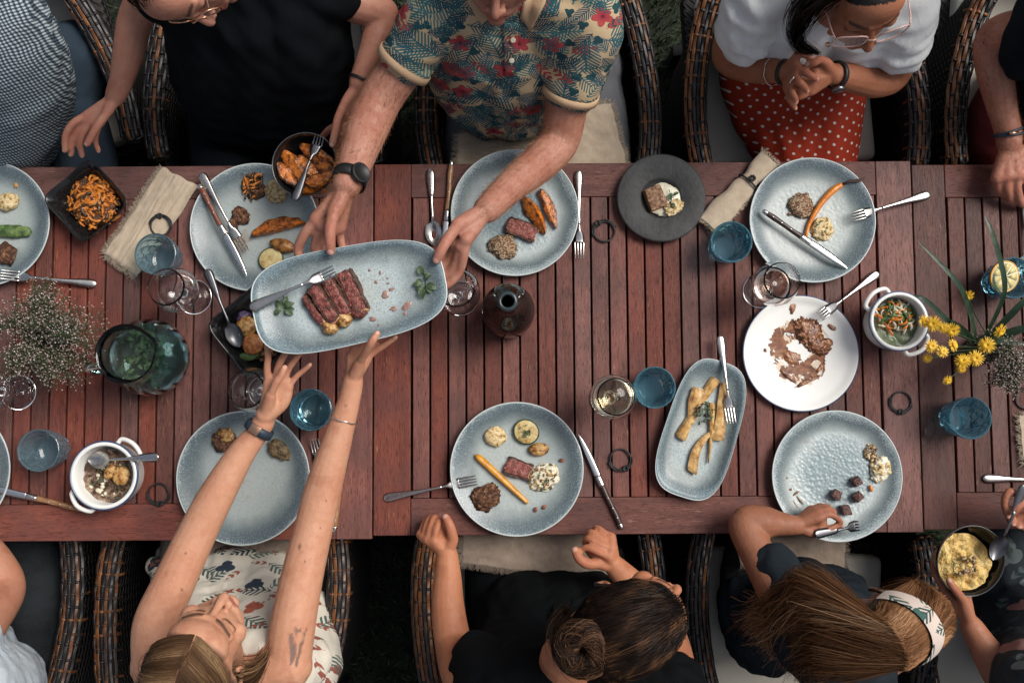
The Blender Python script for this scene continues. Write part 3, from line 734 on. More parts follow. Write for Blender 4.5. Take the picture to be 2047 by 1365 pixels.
# ------------------------------------------------------------------ napkins and cords
def cord(px, py, rpx, label, z=TZ + .003, knot=R(90)):
    p = W(px, py, z); t = thing('napkin_ring', label, 'napkin ring', (p.x, p.y, z + .0005), 0, 'black leather napkin rings'); r = rpx / PXM(z)
    P = [Vector((r * math.cos(a), r * math.sin(a) * .98, .0012 * math.sin(3 * a))) for a in np.linspace(0, 2 * math.pi, 49)]
    mk('loop', *tube(P, .0023, 8, False), LEATHER, t)
    P = [Vector(((r + .0035) * math.cos(a), (r + .0035) * math.sin(a) * .98, .001 + .001 * math.cos(5 * a))) for a in np.linspace(knot - 1.9, knot + 1.3, 30)]
    mk('second_loop', *tube(P, .0019, 8), LEATHER, t)
    c = Vector((math.cos(knot) * r, math.sin(knot) * r, .002))
    G = Geo()
    for k in range(4):
        d = rz(knot + k * .8); G.add(tube([c + (d @ Vector((.006 * math.cos(a), .004 * math.sin(a), .0022 * math.sin(2 * a + k)))) for a in np.linspace(0, 5.2, 14)], .002, 7))
    G.add(tube([c, c + Vector((math.cos(knot + 1.2), math.sin(knot + 1.2), .1)) * .011], [.0021, .0015], 7))
    G.mk('knot', LEATHER, t); return t
cord(321, 452, 20, 'black cord ring lying on the beige napkin', TZ + .013, R(95))
cord(1208, 463, 21, 'black cord ring right of the fork under the forearm', knot=R(130))
cord(1240, 918, 20.5, 'black cord ring beside the knife below the white wine', knot=R(-60))
cord(317, 986, 20, 'black cord ring right of the mushroom pot', knot=R(-80))
cord(1801, 803, 20, 'black cord ring right of the enamel plate', knot=R(-95))
cord(2050, 797, 20, 'black cord ring cut off by the right edge', knot=R(20))

def cloth(name, label, edge, zf, mat, fr_sides, nu=40, nv=26, thick=.004, fringe=.010, dens=1500, cat='napkin', group=None, wr=.0022, seed=1, lay2=True):
    """cloth over a quad of world corners (a,b,c,d) with height zf(u,v); fr_sides: which of 4 sides fray"""
    a, b, c, d = [Vector(q) for q in edge]; L0 = ((a + b + c + d) / 4); o = thing(name, label, cat, (L0.x, L0.y, 0), 0, group)
    rr = random.Random(seed)
    def P(u, v, k=1.):
        wob = .0035
        p = a * (1 - u) * (1 - v) + b * u * (1 - v) + c * u * v + d * (1 - u) * v
        n1 = noise.noise(Vector((u * 5 + seed, v * 5, 0))); n2 = noise.noise(Vector((u * 5, v * 5 + seed, 9)))
        p = p + Vector((n1, n2, 0)) * wob
        h = zf(u, v) + k * (wr * noise.noise(Vector((u * 7, v * 3, seed))) + wr * .5 * noise.noise(Vector((u * 17, v * 9, seed))))
        return Vector((p.x - L0.x, p.y - L0.y, h))
    V, F = [], []
    for i in range(nu + 1):
        for j in range(nv + 1): V.append(P(i / nu, j / nv))
    n = len(V)
    V += [v - Vector((0, 0, thick)) for v in V]
    for i in range(nu):
        for j in range(nv):
            q = (i * (nv + 1) + j, (i + 1) * (nv + 1) + j, (i + 1) * (nv + 1) + j + 1, i * (nv + 1) + j + 1); F.append(q); F.append(tuple(n + x for x in q[::-1]))
    rim = [i * (nv + 1) for i in range(nu + 1)] + [nu * (nv + 1) + j for j in range(1, nv + 1)] + [i * (nv + 1) + nv for i in range(nu - 1, -1, -1)] + [j for j in range(nv - 1, 0, -1)]
    for k in range(len(rim)): x, y = rim[k], rim[(k + 1) % len(rim)]; F.append((x, x + n, y + n, y))
    mk('fabric', V, F, mat, o)
    G = Geo(); cc = (a + b + c + d) / 4
    for s in fr_sides:
        ln = [(b - a), (c - b), (d - c), (a - d)][s].length
        for k in range(int(ln * dens)):
            t_ = rr.random(); u, v = [(t_, 0), (1, t_), (1 - t_, 1), (0, 1 - t_)][s]; p = P(u, v) - Vector((0, 0, rr.uniform(0, thick)))
            out = [(0, -1), (1, 0), (0, 1), (-1, 0)][s]
            q = P(u + out[0] * .02, v + out[1] * .02, 1) - P(u, v); q.z = 0; q.normalize()
            sd_ = Vector((-q.y, q.x, 0)); l_ = fringe * rr.uniform(.4, 1.25); cu = rr.uniform(-.8, .8)
            m1 = p + q * l_ * .5 + sd_ * l_ * cu * .3 + Vector((0, 0, rr.uniform(-.001, .002))); m2 = p + q * l_ + sd_ * l_ * cu + Vector((0, 0, rr.uniform(-.002, .002)))
            G.add(tube([p - q * .002, m1, m2], [.0006, .0005, .0003], 3, False))
    if G.V: G.mk('fringe', mat, o)
    return o
z1 = TZ + .0075
NAP1 = cloth('linen_napkin', 'beige napkin with frayed edges lying flat by the square stew bowl', [W(325, 335, z1), W(397, 372, z1), W(272, 552, z1), W(210, 508, z1)], lambda u, v: z1 + .003 + .002 * math.sin(u * 3.1) + .0035 * math.exp(-((u - .42 - .1 * v) / .035) ** 2) - .003 * (u > .72), LINEN, (2, 3), seed=3, thick=.008, wr=.0045, fringe=.012, dens=2400)
def rolled(a, b, r0, r1, label):
    t = thing('linen_napkin', label, 'napkin', (0, 0, 0)); A, B = a, b; d = (B - A).normalized(); s = Vector((-d.y, d.x, 0)); V, F = [], []; n, m = 44, 28
    for i in range(n + 1):
        u = i / n; w_ = (r0 + (r1 - r0) * u) * (1 - .28 * math.exp(-((u - .30) / .10) ** 2)) * (1 + .10 * noise.noise(Vector((u * 6, 1, 2))))
        for j in range(m):
            an = 2 * math.pi * j / m; k = 1 + .10 * noise.noise(Vector((math.cos(an) * 1.5, math.sin(an) * 1.5, u * 3))) + .05 * math.sin(3 * an + u * 3)
            V.append(A + d * ((B - A).length * u + .006 * noise.noise(Vector((math.cos(an), math.sin(an), 5)))) + s * (w_ * k * math.cos(an)) + Vector((0, 0, .013 + .012 * k * math.sin(an))))
    for i in range(n):
        for j in range(m): j2 = (j + 1) % m; F.append((i * m + j, i * m + j2, (i + 1) * m + j2, (i + 1) * m + j))
    mk('fabric', V, F, LINEN, t); G = Geo(); rr = random.Random(5)
    for k in range(420):
        e = rr.random() < .5; j = rr.randrange(m); p = V[(0 if e else n) * m + j]; q = (-d if e else d); sd_ = s * rr.uniform(-.7, .7) + Vector((0, 0, rr.uniform(-.2, .2))); l_ = rr.uniform(.004, .012)
        G.add(tube([p, p + (q + sd_ * .4) * l_ * .5, p + (q + sd_) * l_], [.0006, .0005, .0003], 3, False))
    for k in range(300):                                              # frayed long side of the roll
        i = rr.randrange(n); p = A + d * ((B - A).length * i / n) + s * (r0 + (r1 - r0) * i / n) * .98 + Vector((0, 0, .010)); q = s
        l_ = rr.uniform(.003, .010); G.add(tube([p - s * .003, p + (s + d * rr.uniform(-.6, .6)) * l_], [.0006, .0003], 3, False))
    G.mk('fringe', LINEN, t); return t
rolled(W(1534, 322, TZ + .002), W(1413, 452, TZ + .002), .026, .030, 'beige napkin rolled up and tied with a black cord')
t = thing('napkin_ring', 'black cord tied round the rolled napkin', 'napkin ring', W(1492, 368, TZ), 0, 'black leather napkin rings')
d = (W(1413, 452, TZ) - W(1534, 322, TZ)).normalized(); s = Vector((-d.y, d.x, 0))
mk('loop', *tube([s * (.0265 * math.cos(a)) + Vector((0, 0, .0145 + .0185 * math.sin(a))) for a in np.linspace(0, 6.3, 40)], .0023, 8), LEATHER, t)
G = Geo()
for k in range(4): G.add(tube([Vector((.006, .006, .0335)) + rz(k * .9) @ Vector((.007 * math.cos(a), .004 * math.sin(a), .002 * math.sin(2 * a + k))) for a in np.linspace(0, 5.2, 14)], .0021, 7))
G.mk('knot', LEATHER, t)
z2 = TZ + .006
cloth('linen_napkin', 'taupe napkin corner at the right edge beside the deep blue tumbler', [W(2036, 830, z2), W(2120, 830, z2), W(2120, 945, z2), W(2046, 930, z2)], lambda u, v: z2 + .004, LINEN, (0, 3), seed=8, thick=.006)
# ------------------------------------------------------------------ food
SW_POT = mottled('roast_sweet_potato', [(0, (.20, .045, .008)), (.35, (.52, .14, .014)), (1, (.66, .21, .028))], 60, .28, .6, char=.9)
POTATO = mottled('roast_potato', [(0, (.10, .035, .010)), (.3, (.34, .15, .035)), (.6, (.52, .29, .09)), (1, (.64, .42, .17))], 90, .26, .7, char=.8)
CREAMY = mottled('creamy_herb_vegetable', [(0, (.055, .065, .02)), (.22, (.42, .25, .08)), (.5, (.66, .50, .25)), (1, (.75, .63, .40))], 120, .45, .8)
STEAKM = mottled('medium_rare_steak', [(0, (.05, .017, .011)), (.25, (.13, .036, .026)), (.55, (.255, .060, .045)), (1, (.33, .14, .11))], 110, .28, .9, char=.9)
CRUST = mottled('seared_meat_crust', [(0, (.020, .010, .007)), (.6, (.075, .030, .018)), (1, (.16, .07, .04))], 110, .5, 1.)
BROWNS = mottled('braised_brown_meat', [(0, (.020, .008, .005)), (.45, (.10, .038, .016)), (.75, (.20, .08, .032)), (1, (.36, .19, .09))], 110, .28, 1.3, 6., char=.5)
GRAINS = mottled('grainy_mustard_salad', [(0, (.11, .030, .016)), (.45, (.30, .14, .075)), (.62, (.55, .42, .26)), (1, (.62, .50, .33))], 260, .5, 1.2, 2.)
COURG = mottled('grilled_courgette', [(0, (.30, .15, .05)), (.3, (.52, .38, .14)), (1, (.64, .54, .28))], 90, .4, .4)
GREENSK = mottled('courgette_skin', [(0, (.012, .03, .010)), (1, (.05, .09, .03))], 60, .35, .3)
GREENM = mottled('green_courgette_flesh', [(0, (.03, .06, .016)), (.6, (.10, .17, .05)), (1, (.20, .24, .08))], 80, .4, .5)
STEWO = mottled('orange_vegetable_shreds', [(0, (.28, .07, .008)), (.5, (.60, .19, .02)), (1, (.72, .28, .05))], 90, .35, .6)
BEAN = mottled('brown_runner_beans', [(0, (.014, .008, .004)), (.6, (.060, .030, .013)), (1, (.11, .060, .026))], 60, .25, .6)
CARROT = mottled('glazed_carrot', [(0, (.50, .13, .012)), (1, (.66, .22, .025))], 40, .3, .3); YCARROT = mottled('yellow_carrot', [(0, (.42, .17, .012)), (1, (.62, .29, .03))], 40, .32, .3)
PARSNIP = mottled('roast_parsnip', [(0, (.30, .12, .03)), (.3, (.50, .27, .08)), (.6, (.62, .38, .14)), (1, (.68, .46, .20))], 45, .34, .4, char=.45)
HERB = mottled('herb_leaf', [(0, (.018, .04, .014)), (.6, (.055, .095, .04)), (1, (.10, .15, .06))], 120, .5, .3)
CHIVE = flat('chive_green', (.035, .075, .02), .4)
SAUCE = mottled('brown_gravy', [(0, (.075, .020, .007)), (.5, (.21, .075, .028)), (1, (.34, .16, .07))], 60, .22, .5)
SAUCE_P = mottled('thin_gravy_film', [(0, (.40, .24, .13)), (1, (.58, .42, .28))], 70, .25, .3)
PINK = mottled('meat_juice', [(0, (.22, .11, .09)), (1, (.34, .22, .19))], 150, .2, 0)
PUREE = mottled('cream_puree', [(0, (.60, .55, .40)), (1, (.70, .66, .52))], 30, .3, .4)
SALMON = mottled('seared_fish_skin', [(0, (.05, .022, .012)), (.5, (.24, .12, .055)), (1, (.42, .26, .15))], 130, .45, .8)
FISHP = flat('pink_fish_flesh', (.55, .20, .10), .5)
MASH = mottled('yellow_mash', [(0, (.42, .22, .06)), (.4, (.62, .42, .13)), (1, (.72, .54, .22))], 45, .45, .9, dist=.008)
MUSH = mottled('mushroom_stew', [(0, (.045, .022, .014)), (.5, (.20, .12, .08)), (1, (.42, .31, .22))], 75, .35, 1., dist=.008)
SOUP = mottled('green_dressing', [(0, (.10, .14, .07)), (1, (.27, .30, .19))], 40, .25, .4)
CABB = mottled('red_cabbage', [(0, (.04, .022, .06)), (1, (.12, .085, .17))], 60, .4, .4)
_seed = [0]
def sd_():
    _seed[0] += 1; return _seed[0]
def piece(name, label, cat, px, py, z, size, rot, mat, amp=.22, amp2=.10, sub=3, group=None, flatb=-.55, freq=2., freq2=6.):
    """size in pixels (length, width) and height in metres; z = what it lies on"""
    k = PXM(z); r = (size[0] / 2 / k, size[1] / 2 / k, size[2]); p = W(px, py, z + size[2] * .5)
    V, F = lumpy(r, amp, freq, sub, sd_(), r[2] * flatb, amp2, freq2)
    o = mk(name, V, F, mat, None, (p.x, p.y, z - r[2] * flatb + .0004), (0, 0, R(rot)))
    return tag(o, label, cat, group)
def wedge(name, label, cat, a, b, z, wpx, h, mat, group=None, bend=0., taper=(.45, 1., .9, .25), zb=None, tri=None):
    """tapered stick from pixel a to pixel b"""
    A, B = W(*a, z + h * .6), W(*b, (zb if zb is not None else z) + h * .6); d = B - A; L = d.length; s = Vector((-d.y, d.x, 0)).normalized(); w_ = wpx / 2 / PXM(z); V, F = [], []; n = 20; m = 9 if mat in (SW_POT, PARSNIP) else 15; sd = sd_(); tri = (.85 if mat is SW_POT else w_ * 0 + .8 if mat is PARSNIP else 0) if tri is None else tri
    for i in range(n + 1):
        u = i / n; q = u * (len(taper) - 1); k = min(int(q), len(taper) - 2); t = taper[k] + (taper[k + 1] - taper[k]) * (q - k)
        if i in (0, n): t *= (.80 if mat is PARSNIP else .35)
        c = Vector((L * (u - .5), bend * math.sin(math.pi * u) * L, 0))
        for j in range(m):
            an = 2 * math.pi * j / m; kk = (1 + (.10 if mat is PARSNIP else .22) * noise.noise(Vector((u * 4, math.cos(an), math.sin(an) + sd))) + (.03 if mat is PARSNIP else .10) * noise.noise(Vector((u * 14, an, sd)))) * (tri / math.cos(((an + .4 + sd) % 2.0944) - 1.0472) + 1 - tri) * (1 - .28 * tri)
            V.append(c + Vector((0, w_ * t * kk * math.cos(an), max(-.55 * h * .9, h * .55 * (t * .5 + .5) * kk * math.sin(an)))))
    for i in range(n):
        for j in range(m): F.append((i * m + j, i * m + (j + 1) % m, (i + 1) * m + (j + 1) % m, (i + 1) * m + j))
    F.append(tuple(range(m - 1, -1, -1))); F.append(tuple(n * m + j for j in range(m)))
    c = (A + B) / 2; o = mk(name, V, F, mat, smooth=mat not in (SW_POT, PARSNIP)); o.location = c; o.rotation_euler = d.to_track_quat('X', 'Z').to_euler()
    return tag(o, label, cat, group)
def heap(name, label, cat, px, py, z, rx, ry, n, mats, kinds, hgt=.012, rot=0, size=(.006, .016), seed=1, base=None, group=None, bz=.5):
    """a mound: one base lump with many small pieces as parts-in-one-mesh per material"""
    k = PXM(z); p = W(px, py, z + hgt * .5); t = thing(name, label, cat, (p.x, p.y, z + .0005), R(rot), group); r = random.Random(seed); a, b = rx / k, ry / k
    if base:
        V, F = lumpy((a, b, hgt), .25, 2.2, 4, seed, -.001, .12, 7); mk('mound', V, F, base, t)
    for m, knd in zip(mats, kinds):
        G = Geo()
        for i in range(n):
            an = r.uniform(0, 6.28); q = math.sqrt(r.random()); x, y = a * q * math.cos(an), b * q * math.sin(an); hz = hgt * (1 - q * q) * (1 if base else r.uniform(.2, 1)) + .001
            l_ = r.uniform(*size)
            if knd == 'shred':
                d = r.uniform(0, 6.28); pts = [Vector((x + l_ * (u - .5) * math.cos(d) + .3 * l_ * math.sin(3 * u + i) * math.sin(d), y + l_ * (u - .5) * math.sin(d) - .3 * l_ * math.sin(3 * u + i) * math.cos(d), hz + .002 + .003 * math.sin(u * 4 + i))) for u in np.linspace(0, 1, 7)]
                G.add(tube(pts, [l_ * .07, l_ * .10, l_ * .11, l_ * .11, l_ * .11, l_ * .10, l_ * .06], 6))
            elif knd == 'lump':
                V, F = lumpy((l_ * .5, l_ * r.uniform(.3, .5), l_ * .35), .3, 2., 2, r.randrange(999)); G.add((V, F), tr(x, y, hz) @ rz(r.uniform(0, 6)))
            elif knd == 'leaf':
                G.add(leaf(l_, l_ * .42, .2), tr(x, y, hz + .003) @ Matrix.Rotation(r.uniform(-.5, .5), 4, 'X') @ rz(r.uniform(0, 6)))
        G.mk('topping' if base else 'pieces', m, t)
        t.children[-1]['kind'] = 'stuff'
    return t
def leaf(L, wd, curl=.2, fold=.25):
    V, F = [], []; n = 6
    for i in range(n + 1):
        u = i / n; w_ = wd * .5 * math.sin(math.pi * (u * .96 + .02)) ** .8; z = L * curl * math.sin(u * math.pi) * .5 - L * curl * .4 * u * u
        for s in (-1, -.5, 0, .5, 1): V.append(Vector((L * u, w_ * s, z + abs(s) * w_ * fold)))
    for i in range(n):
        for j in range(4): F.append((i * 5 + j, i * 5 + j + 1, (i + 1) * 5 + j + 1, (i + 1) * 5 + j))
    return V, F
def slice_disc(name, label, cat, px, py, z, rpx, mat, skin, h=.009):
    r = rpx / PXM(z); p = W(px, py, z + h); t = thing(name, label, cat, (p.x, p.y, z + .0004))
    mk('flesh', *lathe([(0, .001), (r * .93, .001), (r * .93, h * .9), (r * .88, h), (r * .4, h * .93), (0, h * .95)], 36, lambda a, i, rr, zz: rr * (1 + .04 * math.sin(2 * a + px))), mat, t)
    mk('skin', *lathe([(r * .925, 0), (r * 1.0, .001), (r * 1.01, h * .8), (r * .95, h * 1.02), (r * .91, h)], 36, lambda a, i, rr, zz: rr * (1 + .04 * math.sin(2 * a + px))), skin, t); return t
FZ = TZ + .0098                                  # inside of a plate
# plate at the left edge
piece('vegetable_patty', 'creamy patty on the cut off left plate', 'food', 16, 404, FZ, (44, 38, .012), 20, CREAMY)
piece('food_crumb', 'small yellow crumb above the patty on the left plate', 'food', 32, 371, FZ, (10, 11, .004), 0, POTATO)
wedge('courgette_piece', 'green grilled courgette piece on the cut off left plate', 'food', (-14, 462), (62, 463), FZ, 26, .014, GREENM, taper=(.8, 1, 1, .7))
piece('braised_meat', 'shredded brown meat on the cut off left plate', 'food', 12, 508, FZ, (42, 44, .014), 40, BROWNS, .35, .3)
# square bowl stew
heap('vegetable_stew', 'orange stew with brown beans in the left square bowl', 'food', 184, 403, TZ + .012, 45, 47, 80, [STEWO, BEAN, STEWO], ['shred', 'shred', 'shred'], .030, 0, (.016, .040), 4, BROWNS)
# sweet potato plate
heap('bean_stew', 'braised beans in orange sauce at the top of the sweet potato plate', 'food', 505, 370, FZ, 22, 30, 12, [BEAN, STEWO], ['shred', 'shred'], .012, 20, (.018, .034), 9, BROWNS)
piece('brown_sauce', 'brown sauce blob under the dirty fork', 'food', 481, 432, FZ, (34, 40, .005), 30, BROWNS, .3, .2)
piece('brown_sauce', 'brown sauce drip below the blob on the sweet potato plate', 'food', 467, 452, FZ, (18, 30, .004), 10, BROWNS, .3, .2)
piece('cauliflower_floret', 'creamy cauliflower floret on the sweet potato plate', 'food', 552, 384, FZ, (40, 46, .016), 10, CREAMY, .25, .25, 4)
wedge('sweet_potato_wedge', 'long sweet potato wedge lying on the left dinner plate', 'food', (502, 472), (612, 447), FZ, 27, .015, SW_POT, 'sweet potato wedges', .06)
wedge('sweet_potato_wedge', 'shorter sweet potato wedge behind the long one on the left dinner plate', 'food', (534, 446), (600, 437), FZ + .004, 22, .014, SW_POT, 'sweet potato wedges', -.04)
piece('roast_potato', 'dark roast potato next to the courgette slice', 'food', 565, 491, FZ, (54, 27, .014), -15, mottled('dark_roast_potato', [(0, (.06, .025, .008)), (.5, (.28, .11, .025)), (1, (.42, .20, .05))], 90, .35, .3), .1, .05)
slice_disc('courgette_slice', 'round courgette slice with dark rind beside the platter', 'food', 541, 518, FZ, 24.5, COURG, GREENSK)
# held bowl of wedges
bz = .862
for i, (a, b, w_, lab) in enumerate([((562, 300), (614, 378), 36, 'leftmost'), ((556, 326), (594, 372), 28, 'small lower left'), ((600, 290), (640, 322), 28, 'topmost'), ((598, 312), (640, 356), 36, 'central'), ((628, 312), (676, 356), 36, 'right hand'), ((610, 366), (672, 344), 34, 'front'), ((592, 380), (655, 378), 28, 'lowest'), ((634, 302), (672, 334), 32, 'upper right')]):
    wedge('sweet_potato_wedge', lab + ' sweet potato wedge in the held black bowl', 'food', a, b, bz + .006 * (i % 3), w_, .018, SW_POT, 'sweet potato wedges', .08 * (-1) ** i)
# steak platter
SZ = PZ + .0095
def steak(cx, cy, L, wd, ang, label, h=.022, tilt=12, SZ=PZ + .0095):
    k = PXM(SZ); p = W(cx, cy, SZ + h / 2); t = thing('steak_slice', label, 'food', (p.x, p.y, SZ + h / 2 + .001), 0, 'steak slices'); t.rotation_euler = (R(tilt), 0, R(ang))
    sd = sd_()
    def mkb(nm, sx, sy, sz, off, mat):
        bm = bmesh.new(); bmesh.ops.create_cube(bm, size=1); bmesh.ops.subdivide_edges(bm, edges=bm.edges[:], cuts=9, use_grid_fill=True)
        for v in bm.verts:
            c_ = v.co * 2; q = Vector((abs(c_.x) ** 9, abs(c_.y) ** 9, abs(c_.z) ** 9)); n_ = (q.x + q.y + q.z) ** (1 / 9); s_ = c_ / n_ * max(abs(c_.x), abs(c_.y), abs(c_.z))
            pp = Vector((s_.x * sx / 2, s_.y * sy / 2, s_.z * sz / 2)) + Vector(off); nn = noise.noise_vector(pp * 60 + Vector((sd, 0, 0))); v.co = pp + Vector((nn.x, nn.y, nn.z * .5)) * .0050 + noise.noise_vector(pp * 190 + Vector((0, sd, 0))) * .0014
        bm.verts.index_update(); V = [v.co.copy() for v in bm.verts]; F = [tuple(v.index for v in f.verts) for f in bm.faces]; bm.free(); mk(nm, V, F, mat, t)
    lx, wx = L / k, wd / k
    mkb('meat', lx, wx * .86, h, (0, 0, .0006), STEAKM); mkb('crust', lx * 1.02, wx * .20, h * .98, (0, -wx * .47, -.0004), CRUST); mkb('crust', lx * .98, wx * .12, h * .96, (0, wx * .46, -.0006), CRUST); mkb('fat', lx * .10, wx * .8, h * .9, (lx * .46, 0, 0), mottled('seared_fat', [(0, (.28, .11, .04)), (1, (.60, .36, .20))], 90, .4, .6))
    return t
steak(628, 618, 66, 15, -54, 'leftmost thin steak slice on the raised platter', .014, 26)
steak(650, 606, 84, 27, -57, 'second steak slice from the left on the raised platter')
steak(676, 593, 84, 25, -61, 'third steak slice from the left on the raised platter')
steak(706, 584, 90, 33, -66, 'rightmost broad steak slice on the raised platter')
piece('steak_end', 'rough steak end below the broad slice', 'food', 716, 619, SZ, (40, 34, .016), -30, STEAKM, .3, .25)
piece('roast_garlic', 'browned potato half at the lower edge of the steak', 'food', 660, 655, SZ, (34, 28, .013), -10, POTATO, .15, .12)
piece('roast_garlic', 'browned potato half touching the steak middle', 'food', 687, 637, SZ, (34, 36, .014), 60, POTATO, .18, .15)
def sprig(px, py, z, label, specs, seed):
    k = PXM(z); p = W(px, py, z); t = thing('herb_sprig', label, 'herb', (p.x, p.y, z + .001))
    for (x, y, an, L) in specs: mk('leaf', *leaf(L / k, L / k * .62, .35, .3), HERB, t, (x / k, -y / k, .002 + .004 * rng.random()), (rng.uniform(-.3, .3), rng.uniform(-.3, .1), R(an)))
    mk('stem', *tube([Vector((-3 / k, 22 / k, .002)), Vector((2 / k, 5 / k, .003)), Vector((0, -16 / k, .002))], .0009, 6), HERB, t); return t
sprig(850, 566, SZ, 'green herb sprig at the right end of the steak platter', [(-4, -14, 110, 22), (-2, -12, 20, 16), (2, 4, -20, 26), (4, 6, -60, 18), (-4, 4, 175, 20), (-6, 2, 130, 14), (-3, 8, -95, 26), (-8, 10, 200, 12), (2, -4, 60, 14)], 1)
sprig(570, 614, SZ, 'green herb sprig left of the steak slices', [(0, 0, 150, 22), (0, 0, 20, 22), (0, 2, -40, 22), (-4, 4, 215, 20), (2, -4, 80, 18), (4, 2, -10, 16)], 2)
# meat juice spots on the platter
def film(name, label, cat, spots, z, mat, h=.0012):
    """thin sauce stains: (px, py, rx, ry, rot) flat irregular pools with a little height"""
    c0 = W(spots[0][0], spots[0][1], z); t = thing(name, label, cat, (c0.x, c0.y, z)); k = PXM(z)
    for (px, py, rx, ry, rot) in spots:
        p = W(px, py, z) - c0; sd = sd_(); V = [Vector((0, 0, h))]; F = []; n = 40
        for q in (.5, .85, 1.0):
            for i in range(n):
                a = 2 * math.pi * i / n; d = Vector((math.cos(a), math.sin(a), sd * 2.3)); f_ = 1 + .45 * noise.noise(d * 1.6) + .28 * noise.noise(d * 4.5) + .12 * noise.noise(d * 11)
                hh = h * (1, .8, -.2)[(.5, .85, 1.).index(q)] * (1 + .5 * noise.noise(Vector((q * 4, a, sd))))
                V.append(Vector((rx / k * f_ * q * math.cos(a), ry / k * f_ * q * math.sin(a), hh)))
        for i in range(n):
            i2 = (i + 1) % n; F.append((0, 1 + i, 1 + i2))
            for r_ in range(2): F.append((1 + r_ * n + i, 1 + (r_ + 1) * n + i, 1 + (r_ + 1) * n + i2, 1 + r_ * n + i2))
        mk('stain', *xf((V, F), tr(p) @ rz(R(rot))), mat, t)
    return t
film('meat_juice', 'pinkish meat juice spots on the raised platter', 'sauce', [(787, 617, 7, 5, 20), (812, 611, 13, 6, 35), (770, 590, 6, 9, 0), (783, 578, 6, 3, 20), (752, 563, 3, 3, 0), (775, 556, 2, 2, 0), (760, 545, 2, 4, 0), (745, 638, 7, 5, 0), (809, 627, 4, 3, 30), (739, 540, 2.5, 2.5, 0), (776, 566, 2.5, 2.5, 0), (757, 650, 3, 2, 60)], SZ + .0003, PINK)
# plate under the forearm
wedge('sweet_potato_wedge', 'left sweet potato wedge on the plate under the forearm', 'food', (1046, 393), (1090, 468), FZ, 26, .015, SW_POT, 'sweet potato wedges', .04)
wedge('sweet_potato_wedge', 'right sweet potato wedge on the plate under the forearm', 'food', (1080, 378), (1112, 458), FZ, 24, .015, SW_POT, 'sweet potato wedges', .04)
steak(1043, 459, 64, 32, -22, 'pink steak piece on the plate under the forearm', .011, 0, FZ)
piece('grain_salad', 'grainy salad heap on the plate under the forearm', 'food', 1005, 495, FZ, (58, 46, .010), -10, GRAINS, .35, .3, 4)
# slate plate
wz = TZ + .0105
piece('cream_puree', 'cream puree pooled in the well of the black plate', 'food', 1330, 400, wz, (72, 68, .006), 0, PUREE, .12, .08, 4)
o = thing('fish_fillet', 'seared fish fillet on the cream puree', 'food', W(1310, 396, wz + .012), R(20)); k = PXM(wz)
V, F = box(36 / k, 46 / k, .014, .003, 3); mk('skin', [v + noise.noise_vector(v * 90) * .0015 + Vector((0, 0, .002)) for v in V], F, SALMON, o); V, F = box(37 / k, 47 / k, .006, .002, 2); mk('flesh', [v + Vector((0, 0, -.005)) for v in V], F, FISHP, o)
piece('crisp', 'pale crisp leaning on the cream puree', 'food', 1347, 415, wz + .010, (42, 26, .003), 35, CREAMY, .3, .25, 4)
sprig(1340, 401, wz + .012, 'small green herbs on the cream puree', [(-4, -4, 60, 12), (0, 0, 100, 14), (2, 6, -60, 12), (-6, 8, 200, 10), (6, -10, 30, 12)], 3)
# carrot plate
piece('grain_salad', 'round grainy salad heap on the carrot plate', 'food', 1601, 411, FZ, (48, 46, .008), 0, GRAINS, .3, .25, 4)
piece('grain_salad', 'stray grain crumb left of the round heap', 'food', 1578, 428, FZ, (8, 7, .003), 0, GRAINS)
c = thing('whole_carrot', 'single whole orange carrot with its dark stalk', 'food', W(1645, 420, FZ))
P = [W(x, y, FZ + .008) - c.location for x, y in ((1611, 474), (1616, 452), (1628, 428), (1645, 402), (1665, 381), (1683, 369))]
mk('root', *tube(spline(P, 24), [.0030 + .0062 * (i / 24) ** .8 * (1 if i < 21 else 1 - .16 * (i - 20)) for i in range(25)], 12), CARROT, c)
P = [W(x, y, FZ + .010 + dz) - c.location for x, y, dz in ((1681, 370, 0), (1700, 362, .006), (1715, 361, .010), (1730, 357, .012))]
for j in range(3): mk('stalk', *tube([p + Vector((0, .0012 * (j - 1) * i, 0)) for i, p in enumerate(P)], [.003, .0022, .0016, .0007], 7), flat('dark_stalk', (.05, .022, .016), .6), c)
heap('cauliflower_mash', 'creamy cauliflower mash with herbs on the carrot plate', 'food', 1644, 458, FZ, 22, 25, 12, [HERB, CREAMY], ['leaf', 'lump'], .010, 0, (.005, .011), 12, PUREE if False else CREAMY)
# wet nearly empty plate
piece('mushroom_piece', 'mushroom remains near the wrist watch on the wet plate', 'food', 447, 880, FZ, (52, 44, .010), -30, BROWNS, .35, .25)
piece('mushroom_piece', 'golden mushroom cap near the wrist watch on the wet plate', 'food', 453, 870, FZ + .008, (34, 28, .007), -30, POTATO, .2, .15)
piece('braised_meat', 'brown meat scrap between the arms on the wet plate', 'food', 557, 899, FZ, (50, 34, .011), -40, mottled('olive_brown_meat', [(0, (.05, .03, .012)), (1, (.24, .16, .075))], 90, .4, 1.), .35, .25)
